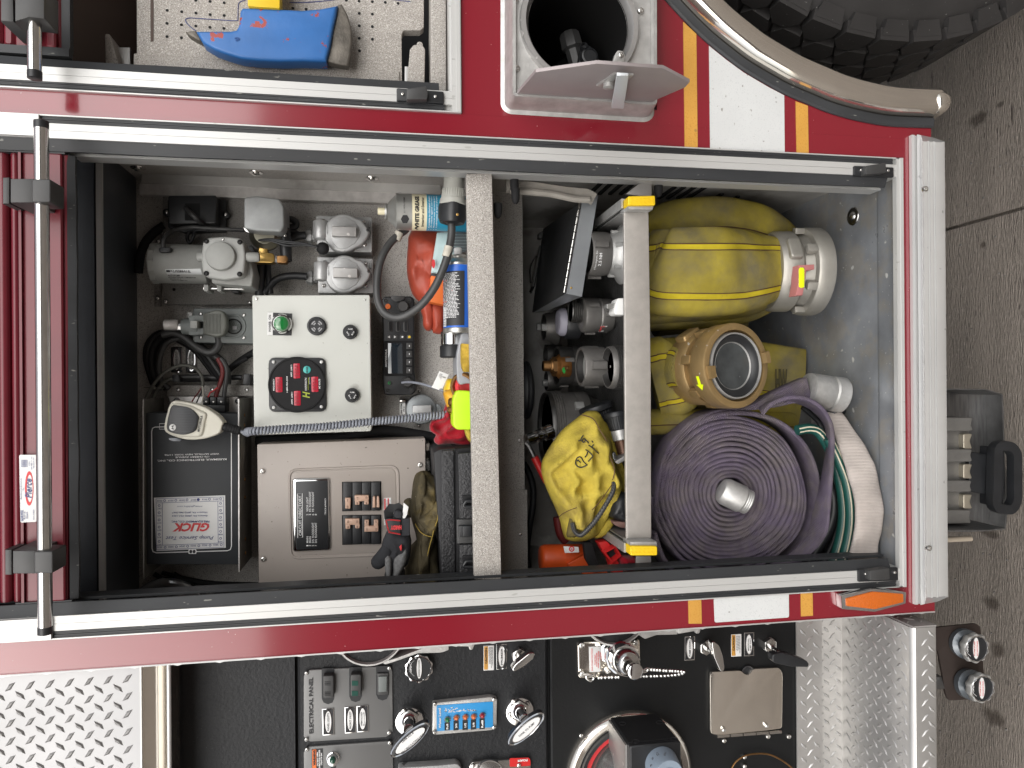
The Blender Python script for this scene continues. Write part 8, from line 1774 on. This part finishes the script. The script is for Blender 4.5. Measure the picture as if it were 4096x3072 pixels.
wp.add('throttle_slot', M().slab(q(1, 3, 646, 1620, 690, 1620, 690, 1800, 646, 1800), YP-.0066, YP-.006, 0), BLK)
def knob(name, lab, c, r, x, y, rad, words, yk_, red=False, lobes=10, grp=None, tilt=0):
    t = Thing(name, lab, 'valve' if red else 'knob', grp); u, v = q1(c, r, x, y); k = rad/K
    t.add('lobed_rim', M().ylathe(u, v, yk_, [(-.014, k*.80), (-.010, k*.93), (-.003, k), (.002, k*.95), (.003, k*.84)], lobes*8, mod=lambda a, h: 1-.10*(.5-.5*math.cos(lobes*a))**.8, cap1=False), CHROME if not red else ALUC)
    t.add('rim_ring', M().ylathe(u, v, yk_, [(.0028, k*.84), (.0036, k*.82), (.0036, k*.78), (.002, k*.76)], 48, cap0=False, cap1=False), CHROME)
    f = t.add('face', M().ylathe(u, v, yk_, [(.0015, k*.80), (.0022, k*.78)], 48), BLK)
    a = ell(u+(1 if not red else 2), v, k*(.20 if not red else .21), k*.72, 32); t.add('oval_rim', M().slab(a, yk_-.0028, yk_-.0022, 0), CHROME, f); a = ell(u+(1 if not red else 2), v, k*(.165 if not red else .175), k*.68, 32); t.add('oval', M().slab(a, yk_-.0032, yk_-.0027, 0), PAPER, f)
    tm = M()
    for i, s in enumerate(words): text(tm, s, u+(i-(len(words)-1)/2)*k*.17, v, k*(1.1 if len(words) == 1 else .95), k*(.10 if len(words) == 1 else .09), yk_-.0034, 0, .01)
    t.add('lettering', tm, INKR if red else INK, f)
    tm = M(); text(tm, 'OPEN', u-k*.55, v+k*.0, k*.52, k*.13, yk_-.0026, 0, .02)
    for s in (-1, 1):
        for j in range(4):
            a = math.radians(180+s*(32+j*8)); tm.slab(ell(u+k*.6*math.cos(a), v+k*.6*math.sin(a), k*.022, k*.022, 6), yk_-.0026, yk_-.0022, 0)
    t.add('open_mark', tm, INKW, f); return t
k1_ = knob('engine_cooler_knob', 'chrome lobed knob reading ENGINE COOLER', 1, 3, 1408, 798, 130, ['ENGINE COOLER'], YP-.018); k1_.add('stem', M().ylathe(*q1(1, 3, 1408, 798), YP, [(0, 26), (.01, 26)], 24), BLK)
# T handles
def thandle(lab, c, r, bx, by, br, rodpts, oc, words, ax_ang, sz):
    t = Thing('pull_handle', lab, 'pull handle', 'chrome valve pull handles'); u, v = q1(c, r, bx, by)
    fl_ = t.add('flange', M().ylathe(u, v, YP-.002, [(0, br/K), (.003, br/K), (.007, br/K*.93), (.009, br/K*.7), (.010, br/K*.5)], 48), CHROME)
    for ang in (45, 135, 225, 315):
        a = math.radians(ang+12); m = M(); screw(m, u+br/K*.66*math.cos(a), v+br/K*.66*math.sin(a), 27/K, YP-.009, YP-.014); t.add('bolt', m, STEEL, fl_)
    pr = [P(*q1(c, r, x, y), yy) for x, y, yy in rodpts]
    rod(t, 'collar', pr[0], pr[1], .014, .012, CHROME); rod(t, 'hex_nut', pr[0].lerp(pr[1], .35), pr[0].lerp(pr[1], .75), .0165, .0165, STEEL, hexa_=True); rod(t, 'shaft', pr[1], pr[2], .0085, .0085, CHROME)
    o = P(*q1(c, r, *oc), rodpts[2][2]-.006); A = Vector((math.cos(ax_ang), 0, math.sin(ax_ang))); B = Vector((-A.z, 0, A.x)); N_ = Vector((0, -1, 0))
    # oval grip, long along A, turned to the viewer
    a_, b_ = sz; ov = lambda s: [(a_*s*math.cos(2*math.pi*i/48), b_*s*math.sin(2*math.pi*i/48)) for i in range(48)]
    g = t.add('grip', M().prism(o, A, B, N_, ov(1), -.012, .002, .003, 3), BLK); rm = M(); rm.sweep([o+A*x+B*y+N_*.0015 for x, y in ov(.97)], [(-.0016, 0), (0, .0016), (.0016, 0)], up=(0, -1, 0), closed=True); t.add('grip_rim', rm, CHROME, g)
    t.add('oval_rim', M().prism(o, A, B, N_, ov(.80), .0018, .003), CHROME, g); t.add('oval', M().prism(o, A, B, N_, [(x, y*.93) for x, y in ov(.76)], .003, .0034), PAPER, g)
    tm = M(); kk = 1
    for i, (s, w, off) in enumerate(words): text(tm, s, 0, 0, w, b_*.28, 0, 0, .01, 0, .0038, frame=(o+B*off, A, B, N_, 1))
    t.add('lettering', tm, INK, g); return t
kx = SC(*q1(1, 3, 1330, 1400), .03)/K
an = math.atan2(75, -155*-1)  # direction of the oval's long side: up-right in the picture
def dirang(dx, dy): return math.atan2(-dx, -dy)      # picture direction (dx right, dy down) -> angle in the X-Z plane
thandle('chrome pull handle reading TANK FILL & RE-CIRCULATING LINE', 1, 3, 1325, 1244, 127, ((1325, 1215, YP-.01), (1322, 1262, YP-.05), (1320, 1330, YP-.085)), (1332, 1414), (('TANK FILL &', 125*kx, .007), ('RE-CIRCULATING LINE', 235*kx, -.006)), dirang(150, -118), (200*kx, 62*kx))
thandle('chrome pull handle reading TANK TO PUMP', 2, 3, 62, 1160, 127, ((62, 1135, YP-.01), (70, 1180, YP-.05), (110, 1240, YP-.085)), (122, 1320), (('TANK TO PUMP', 175*kx, .0),), dirang(150, -118), (195*kx, 62*kx))
# water level gauge
wlv = Thing('water_level_gauge', 'blue Water Level gauge with five lamps in a metal frame', 'gauge')
wlv.add('frame', M().slab(rpoly(q(1, 3, 1525, 1100, 2030, 1045, 2085, 1060, 2080, 1320, 2040, 1335, 1560, 1375, 1522, 1365), 8), YP-.014, YP-.001, .003), ALUC)
wf = wlv.add('face', M().slab(rpoly(q(1, 3, 1560, 1118, 2048, 1085, 2048, 1306, 1562, 1342), 6), YP-.0148, YP-.0138, .0003), SKYB)
for x, y in ((1545, 1112), (2058, 1072), (1545, 1355), (2058, 1312)): scr(wlv, 1, 3, x, y, 18, YP-.014, .004)
for x, y, nm_, lc in ((1653, 1238, 'Full', GREENL), (1730, 1222, '3/4', AMBL), (1808, 1216, '1/2', AMBL), (1880, 1212, '1/4', AMBL), (1955, 1202, 'Refill', REDL)):
    wlv.add('lamp_ring', M().ylathe(*q1(1, 3, x, y), YP-.0148, [(0, 13), (.002, 13), (.003, 11)], 24), STEEL, wf); wlv.add('lamp', M().ylathe(*q1(1, 3, x, y), YP-.0165, [(0, 10), (.004, 9), (.0065, 5), (.007, 2)], 20), lc, wf)
    y1 = {'Full': 1335, '3/4': 1335, '1/2': 1332, '1/4': 1328, 'Refill': 1325}[nm_]
    wlv.add('legend', M().slab(q(1, 3, x-24, y+30, x+22, y+28, x+22, y1-4, x-24, y1), YP-.0152, YP-.0148, 0), BLK, wf)
    tm = M(); text(tm, nm_, *q1(1, 3, x, (y+35+y1-8)/2), (46 if nm_ == 'Full' else 38 if nm_ != 'Refill' else 66)/K, 17/K, YP-.0154, 0, .04); wlv.add('lettering', tm, INKW, wf)
tm = M(); text(tm, 'Water Level', *q1(1, 3, 1588, 1228), 175/K, 20/K, YP-.015, 0, .04)
rnd = random.Random(4)
for i in range(70):
    x = rnd.uniform(1628, 1900); hh = (1-(x-1628)/290)*52; y = 1180-rnd.uniform(0, 1)*hh-(x-1628)*.06; tm.slab(ell(*q1(1, 3, x, y), 2.3, 2.0, 6), YP-.0151, YP-.0148, 0)
wlv.add('wave_print', tm, INKW, wf)
def caution(lab, c, r, p):
    t = Thing('caution_label', lab, 'label', 'CAUTION labels on the pump panel'); x0, y0, x1, y1 = p
    t.add('frame', M().slab(q(c, r, x0, y0+4, x1, y0, x1, y1-4, x0, y1), YP-.0025, YP-.001, .0005), PAPER); w = (x1-x0)
    t.add('amber_band', M().slab(q(c, r, x0+5, y0+9, x0+w*.42, y0+8, x0+w*.42, y1-9, x0+5, y1-8), YP-.003, YP-.0025, 0), YVIN)
    tm = M(); text(tm, 'CAUTION', *q1(c, r, x0+w*.24, (y0+y1)/2-(y1-y0)*.08), (y1-y0)*.62/K, w*.2/K, YP-.0033, 0, .04); t.add('lettering', tm, INK); t.add('small_print', lines(M(), c, r, x0+w*.5, y0+14, x1-8, y1-16, 4, YP-.0029, 'v', .4, 3), INK, kind='stuff')
caution('CAUTION label beside the PRIMER nameplate', 1, 3, (1966, 600, 2056, 818)); caution('CAUTION label beside the MANUAL PUMP SHIFT nameplate', 2, 3, (1894, 502, 1982, 698))
# small pull handles
def tpull(lab, c, r, base, br, tip, grip, mt, gy=.045, slab=True):
    t = Thing('pull_handle', lab, 'pull handle'); u, v = q1(c, r, *base)
    t.add('washer', M().ylathe(u, v, YP-.002, [(0, br/K), (.002, br/K), (.004, br/K*.93)], 36), ALUC); b0 = P(u, v, YP-.006); b1 = P(*q1(c, r, *tip), gy+.006)
    t.add('hex_nut', M().lathe(b0, (0, -1, 0), [(-.004, .013), (.008, .013), (.009, .011)], 6), STEEL); rod(t, 'shaft', b0, b1, .005, .004, STEEL); t.add('grip', M().slab(rpoly(q(c, r, *grip), 8), gy, gy+.016, .005, 4), mt); return t
tpull('chrome T pull beside the PRIMER nameplate', 2, 3, (58, 680), 62, (85, 740), (0, 800, 30, 760, 140, 672, 180, 660, 202, 675, 190, 715, 100, 785, 30, 828, 5, 825), STEEL)
tpull('chrome T pull hanging beside the PUMP DRAIN nameplate', 2, 3, (1665, 612), 58, (1735, 660), (1725, 580, 1745, 565, 1790, 600, 1825, 700, 1838, 800, 1820, 835, 1795, 815, 1745, 700), STEEL)
tpull('black paddle pull for the manual pump shift', 3, 3, (5, 590), 62, (90, 665), (40, 680, 120, 660, 200, 680, 340, 735, 358, 765, 350, 790, 200, 785, 60, 755, 38, 735), BLK)
# foam inlet with chained cap
fi = Thing('foam_inlet', 'polished foam inlet plate with a chrome screw cap on a bead chain', 'inlet')
fi.add('plate', M().slab(rpoly(q(2, 3, 568, 575, 1105, 545, 1112, 862, 575, 885), 14), YP-.008, YP-.001, .0015), GOLDS)
for x, y in ((605, 602), (1070, 578), (608, 852), (838, 828), (832, 592)): scr(fi, 2, 3, x, y, 27, YP-.008, .007)
lb = fi.add('label', M().slab(q(2, 3, 665, 612, 758, 608, 765, 828, 672, 832), YP-.010, YP-.008, .0005), PAPER); tm = M()
for x, s, w in ((691, 'AUX. FOAM FUNCTIONS', 195), (716, 'FOAM INLET', 90), (731, 'FOAM STRAINER', 120), (746, 'FOAM TANK DRAIN', 145)): text(tm, s, *q1(2, 3, x, 722), w/K, 10/K, YP-.0105, 0, .03)
fi.add('lettering', tm, INKR, lb)
a = P(*q1(2, 3, 850, 640), YP-.01); b = P(*q1(2, 3, 925, 690), .055); c_ = P(*q1(2, 3, 985, 735), .012); d_ = P(*q1(2, 3, 1030, 800), -.03)
kf = SC(2480, 2640, .05)/K
fi.add('base_nut', M().lathe(a, b-a, [(0, 125*kf), (.012, 125*kf), (.014, 110*kf), ((b-a).length, 108*kf)], 6), CHROME)
fi.add('union', M().lathe(b, c_-b, [(-.006, 120*kf), (.004, 135*kf), (.018, 138*kf), (.020, 126*kf), ((c_-b).length, 124*kf)], 40, mod=lambda t, h: 1+.015*math.cos(12*t)), CHROME)
fi.add('cap', M().lathe(c_, Vector((.04, -1, -.12)), [(-.016, 105*kf), (-.014, 112*kf), (.010, 108*kf), (.016, 96*kf), (.018, 85*kf), (.018, 30*kf)], 40), STEEL)
e_ = P(*q1(2, 3, 1035, 800), -.012); fi.add('cap_knob', M().lathe(e_, (0, -1, -.1), [(0, .010), (.008, .010), (.010, .013), (.014, .013), (.016, .010)], 24), CHROME)
ch = M(); rnd = random.Random(2)
def beads(pts, y0, y1, n):
    pth = smooth_path([P(u, v, y0+(y1-y0)*i/(len(pts)-1)) for i, (u, v) in enumerate(pts)], 12); L_ = [0]
    for a, b in zip(pth, pth[1:]): L_.append(L_[-1]+(b-a).length)
    for i in range(n):
        s = L_[-1]*i/(n-1); k = min(bisect.bisect(L_, s), len(pth)-1); bd_ = fi.add('chain_bead', M().ball(pth[k], .0030, 8), STEEL)
    fi.add('chain_wire', M().tube(pth, .0008, 4), STEEL)
beads(q(2, 3, 1170, 805, 1300, 815, 1420, 822, 1485, 830, 1440, 850, 1330, 862, 1200, 866, 1110, 868), .0, .03, 26); beads(q(2, 3, 745, 880, 830, 876, 920, 874), YP-.01, .06, 7)
fi.add('chain_loop', M().tube([P(*q1(2, 3, x, y), YP-.014) for x, y in ((625, 850), (690, 865), (705, 885), (680, 905), (645, 885), (640, 860))], .0022, 8, sm=5), STEEL); fi.add('chain_loop', M().tube([P(*q1(2, 3, x, y), -.02) for x, y in ((1040, 790), (1090, 785), (1130, 815), (1170, 800), (1160, 825), (1110, 830), (1050, 810))], .0018, 8, sm=5), STEEL)
# intake valve with black actuator block
iv = Thing('intake_valve', 'large intake with polished ring, red band and a black motor block', 'intake valve')
u, v = q1(2, 3, 1010, 1720); R0_ = 560
kv = 1/K
iv.add('ring', M().ylathe(u, v, YP-.002, [(0, R0_*kv), (.006, R0_*kv), (.010, R0_*kv*.985), (.014, R0_*kv*.93), (.012, R0_*kv*.84), (.004, R0_*kv*.82)], 96, cap1=False), GOLDS); iv.add('gasket', M().ylathe(u, v, YP-.004, [(0, R0_*kv*.84), (.016, R0_*kv*.80), (.016, R0_*kv*.75), (.002, R0_*kv*.73)], 96, cap0=False, cap1=False), BLK)
iv.add('red_band', M().ylathe(u, v, YP-.004, [(.004, R0_*kv*.75), (.009, R0_*kv*.72), (.009, R0_*kv*.66), (.004, R0_*kv*.64)], 96), INKR); iv.add('barrel', M().ylathe(u+6, v, YP-.006, [(.0, R0_*kv*.66), (.03, R0_*kv*.58), (.05, R0_*kv*.40), (.06, R0_*kv*.36)], 72), mat('polished_grey_barrel', (.30, .30, .29), .2, .8))
for x, y in ((600, 1382),): scr(iv, 2, 3, x, y, 20, YP-.014, .004)
# block as a real box standing off the panel, top face seen edge-on
yb0, yb1 = -.02, .05; c1 = P(*q1(2, 3, 1022, 1475), yb0); c2 = P(*q1(2, 3, 1460, 1450), yb0)
blk = M(); zl, zr = c1.z, c2.z; xt = c1.x; blk.box(xt-.11, xt, yb0, yb0+.012, zr, zl, .002); iv.add('motor_face', blk, BLK)
iv.add('motor_block', M().box(xt-.11, xt, yb0+.0125, .085, zr, zl, .002), BLKM)
iv.add('silver_side', M().box(xt-.11, xt-.004, yb0+.014, .085, zl+.0005, zl+.004), SCUFF)
for x, y in ((955, 1275), (1275, 1265), (1070, 1430), (1400, 1410)):
    p = PX(*q1(2, 3, x, y), xt); iv.add('bolt_hole', M().lathe(p, (1, 0, 0), [(-.002, .0062), (.0006, .0066), (.0006, .005), (-.004, .0045)], 16), INK)
ov_ = M().ylathe(*q1(2, 3, 1290, 1620), yb0, [(0, 68), (.030, 58), (.034, 54), (.034, 30), (.02, 26)], 40); iv.add('pressure_knob', ov_, mat('blue_grey_rubber', (.22, .27, .33), .6, var=.15))
tm = M(); uo, vo = q1(2, 3, 1290, 1620)
for s, a in (('90', 150), ('125', 112), ('150', 70), ('P', 190)):
    aa = math.radians(a); text(tm, s, uo+42*math.cos(aa)*.98, vo-42*math.sin(aa)*.0+42*math.sin(aa)*-1*0+(-42*math.sin(aa) if False else 42*math.sin(aa)*-1), 9+5*(len(s) > 2), 10, yb0-.0345, a-90+180, .02)
iv.add('scale_print', tm, INK)
# mirror access door
md = Thing('access_door', 'mirror finish stainless access door reflecting the tread plate', 'access door')
md.add('leaf', M().slab(rpoly(q(2, 3, 1720, 830, 1980, 818, 2010, 850, 2050, 855, 2080, 805, 2212, 798)+q(3, 3, 100, 792, 128, 850, 122, 1318)+q(2, 3, 2212, 1335, 1790, 1375, 1718, 1365, 1712, 900), 12), YP-.010, YP-.004, .001), GOLDS)
hp_ = M()
for k in range(5):
    a = P(*q1(2, 3, 1770+k*112, 1384-k*8), YP-.006); b = P(*q1(2, 3, 1770+(k+.94)*112, 1384-(k+.94)*8), YP-.006); md.add('hinge_knuckle', M().lathe(a, b-a, [(0, .0035), ((b-a).length, .0035)], 12), STEEL)
md.add('thumb_notch', M().ylathe(*q1(2, 3, 2040, 830), YP-.006, [(0, 26), (.001, 24), (-.003, 8)], 28), BLK); scr(md, 2, 3, 1835, 1335, 20, YP-.010, .005); scr(md, 2, 3, 2205, 1300, 18, YP-.010, .005)
lc_ = Thing('lanyard', 'thin steel lanyard loop near the bottom of the pump panel', 'lanyard'); lc_.add('wire', M().tube([P(u, v, YP-.012) for u, v in q(2, 3, 1890, 1680, 1930, 1610, 2010, 1555, 2110, 1535, 2212, 1540)+q(3, 3, 80, 1570, 160, 1620, 230, 1680)], .0016, 8, sm=6), BRASSD)
for x, y in ((2015, 1570), (2015, 1650)): scr(lc_, 2, 3, x, y, 21, YP-.002, .006)
# bottom edge tags
fo = Thing('foam_plate', 'cast metal bezel with a red FOAM tag at the bottom edge of the picture', 'bezel')
fo.add('bezel', M().slab(rpoly(q(1, 3, 1870, 1605, 2190, 1590)+q(2, 3, 140, 1570, 165, 1600, 168, 1900)+q(1, 3, 1840, 1900, 1842, 1640), 12), YP-.010, YP-.001, .003), STEEL); fo.add('red_tag', M().slab(rpoly(q(2, 3, -20, 1575, 145, 1570, 160, 1590, 160, 1640, -20, 1650), 5), YP-.0108, YP-.0098, 0), REDPL)
tm = M(); text(tm, 'FOAM', *q1(2, 3, 92, 1592), 85/K, 20/K, YP-.0112, 90, .04); fo.add('lettering', tm, INKW); fo.add('inner_ring', ringpx(M(), ell(*q1(1, 3, 2020, 1700), 52, 52, 40), .004, YP-.010, .004), CHROME)
for cc2, rr2, x, y in ((1, 3, 1878, 1645), (2, 3, 62, 1640)): scr(fo, cc2, rr2, x, y, 20, YP-.0105, .004)
one('handle_guard', 'grey handle guard at the bottom edge, left of the FOAM tag', 'guard', M().slab(rpoly(q(1, 3, 1230, 1660, 1600, 1635, 1740, 1622, 1778, 1660, 1778, 1900, 1225, 1900), 12), YP-.02, YP-.001, .005), CASTG)
# ================================================================== under the body: wheel chock holder and drain knobs
yc0 = .14
HALU = mat('shaded_brushed_aluminium', (.20, .20, .20), .4, .8, var=.3, vs=25, bump=.15, bs=300, stretch=(1, 1, 8))  # darker copy of the brushed aluminium, holding the shade under the body
hc = Thing('chock_holder', 'bent brushed aluminium holder tray under the body', 'holder')
hp2 = [P(u, v, .055) for u, v in q(3, 2, 1330, 40, 1555, 38, 1880, 42, 2022, 90)]
hc.add('back_plate', M().slab(q(3, 2, 1300, 60, 1880, 60, 2018, 100, 2040, 500, 2065, 1120, 2048, 1250, 1300, 1268), .16, .163, .001), HALU)
def wall_(poly0, poly1, y0, y1):
    m = M(); a = [P(*q1(3, 2, x, y), y0) for x, y in poly0]; b = [P(*q1(3, 2, x, y), y1) for x, y in poly1]
    for i in range(len(a)-1):
        g = m.ring([a[i], a[i+1], b[i+1], b[i]]); m.f.append(tuple(g))
    g0 = m.ring([p+Vector((0, 0, 0)) for p in a]); return m
hc.add('upper_side', M().slab(rpoly(q(3, 2, 1300, 36, 1880, 42, 2020, 84, 2030, 96, 1880, 52, 1300, 46), 2), .05, .16, .0004), HALU); hc.add('lower_side', M().slab(rpoly(q(3, 2, 1300, 1272, 1750, 1278, 1900, 1270, 2052, 1256, 2056, 1244, 1900, 1260, 1300, 1262), 2), .05, .16, .0004), HALU)
hc.add('end_lip', M().slab(q(3, 2, 2018, 92, 2032, 98, 2048, 520, 2072, 1118, 2054, 1252, 2044, 1250, 2060, 1118, 2036, 520), .12, .16, .0005), HALU)
wc = Thing('wheel_chock', 'grey cast aluminium wheel chock with ribs and a black D handle', 'wheel chock')
CH = mat('matt_cast_aluminium', (.20, .195, .185), .5, .5, var=.15, vs=30, bump=.15, bs=200)  # cast metal darkened likewise, underbody shade put into its colour
wc.add('body', M().slab(rpoly(q(3, 2, 1350, 282, 1740, 285, 1745, 1200, 1350, 1205), 10), .095, .15, .010, 4), CH)
for y0, y1, x1, hh in ((285, 405, 1775, .018), (560, 670, 1770, .018), (830, 930, 1765, .018), (1085, 1205, 1760, .018)): wc.add('rib', M().slab(rpoly(q(3, 2, 1350, y0, x1, y0+6, x1-22, (y0+y1)/2, x1, y1, 1350, y1+8), 10), .078, .13, .012, 4), CH)
for y0, y1 in ((430, 562), (692, 818), (955, 1078)): wc.add('cleat', M().slab(rpoly(q(3, 2, 1690, y0, 1768, y0, 1745, (y0+y1)/2, 1768, y1, 1690, y1), 8), .083, .11, .006, 3), mat('worn_cleat', (.46, .42, .34), .4, .7) if y0 == 430 else bpy.data.materials['worn_cleat'])
wc.add('bracket', M().slab(rpoly(q(3, 2, 1740, 585, 1800, 590, 1830, 600, 1925, 612, 1935, 960, 1820, 945, 1740, 925), 8), .085, .13, .006, 3), BLK)
gh_ = [P(u, v, .07) for u, v in rpoly(q(3, 2, 1962, 530, 2080, 535, 2128, 600, 2128, 1010, 2085, 1085, 1945, 1070), 30, 5)]
wc.add('handle', M().sweep(gh_, [(-.009, -.009), (.009, -.009), (.010, 0), (.009, .009), (-.009, .009), (-.010, 0)], up=(0, -1, 0), closed=True), BLK); wc.add('handle_web', M().slab(rpoly(q(3, 2, 1930, 540, 2040, 548, 2050, 800, 2030, 1070, 1930, 1050), 8), .072, .10, .006, 3), BLK)
one('peg', 'short pale rod sticking out below the chock holder', 'rod', M().lathe(P(*q1(3, 2, 1400, 1352), .10), (0, 0, -1), [(0, .0055), (P(*q1(3, 2, 1400, 1352), .10).z-P(*q1(3, 2, 1752, 1352), .10).z, .0055), (P(*q1(3, 2, 1400, 1352), .10).z-P(*q1(3, 2, 1756, 1352), .10).z, .0045)], 14), mat('pale_rod', (.40, .34, .27), .5))
dp_ = Thing('drain_plate', 'rusty brown steel bracket plate carrying the two foam pump drain knobs', 'plate')
dp_.add('plate', M().slab(rpoly(q(3, 3, 1380, 455, 1455, 445, 1800, 412, 1838, 440, 1868, 862, 1800, 1065, 1560, 1078, 1532, 1000, 1510, 860, 1470, 640, 1380, 640), 10), .085, .09, .001), BROWNP)
for x, y in ((1627, 520), (1640, 648), (1652, 868), (1658, 990)): scr(dp_, 3, 3, x, y, 15, .085, .004)
dp_.add('angle', M().slab(q(3, 3, 1400, 880, 1500, 868, 1530, 975, 1400, 980), .07, .12, .001), DARKST)
for i, (x, y, nx, ny, w2) in enumerate(((1795, 625, 1672, 570, 'INTAKE DRAIN'), (1845, 970, 1700, 920, 'DISCHARGE DRAIN'))):
    kn = knob('drain_valve', ['lobed drain knob reading FOAM PUMP INTAKE DRAIN', 'lobed drain knob reading FOAM PUMP DISCHARGE DRAIN'][i], 3, 3, x, y, 134, ['FOAM PUMP', w2], .03, True, 10, 'foam pump drain knobs')
    a = P(*q1(3, 3, nx, ny), .083); b = P(*q1(3, 3, x-15, y-5), .045); kn.add('valve_body', M().lathe(a, b-a, [(0, .022), (.006, .028), (.018, .028), (.022, .020), ((b-a).length, .018)], 24), mat('blue_grey_valve', (.10, .115, .13), .3, .4, coat=.3) if i == 0 else bpy.data.materials['blue_grey_valve'])
for t_ in THINGS: t_.build()
for t_ in SOFT:
    me = t_.root.data; at = me.attributes.new('soft', 'FLOAT', 'POINT')
    for k in range(len(me.vertices)): at.data[k].value = 1-(k//24)/6
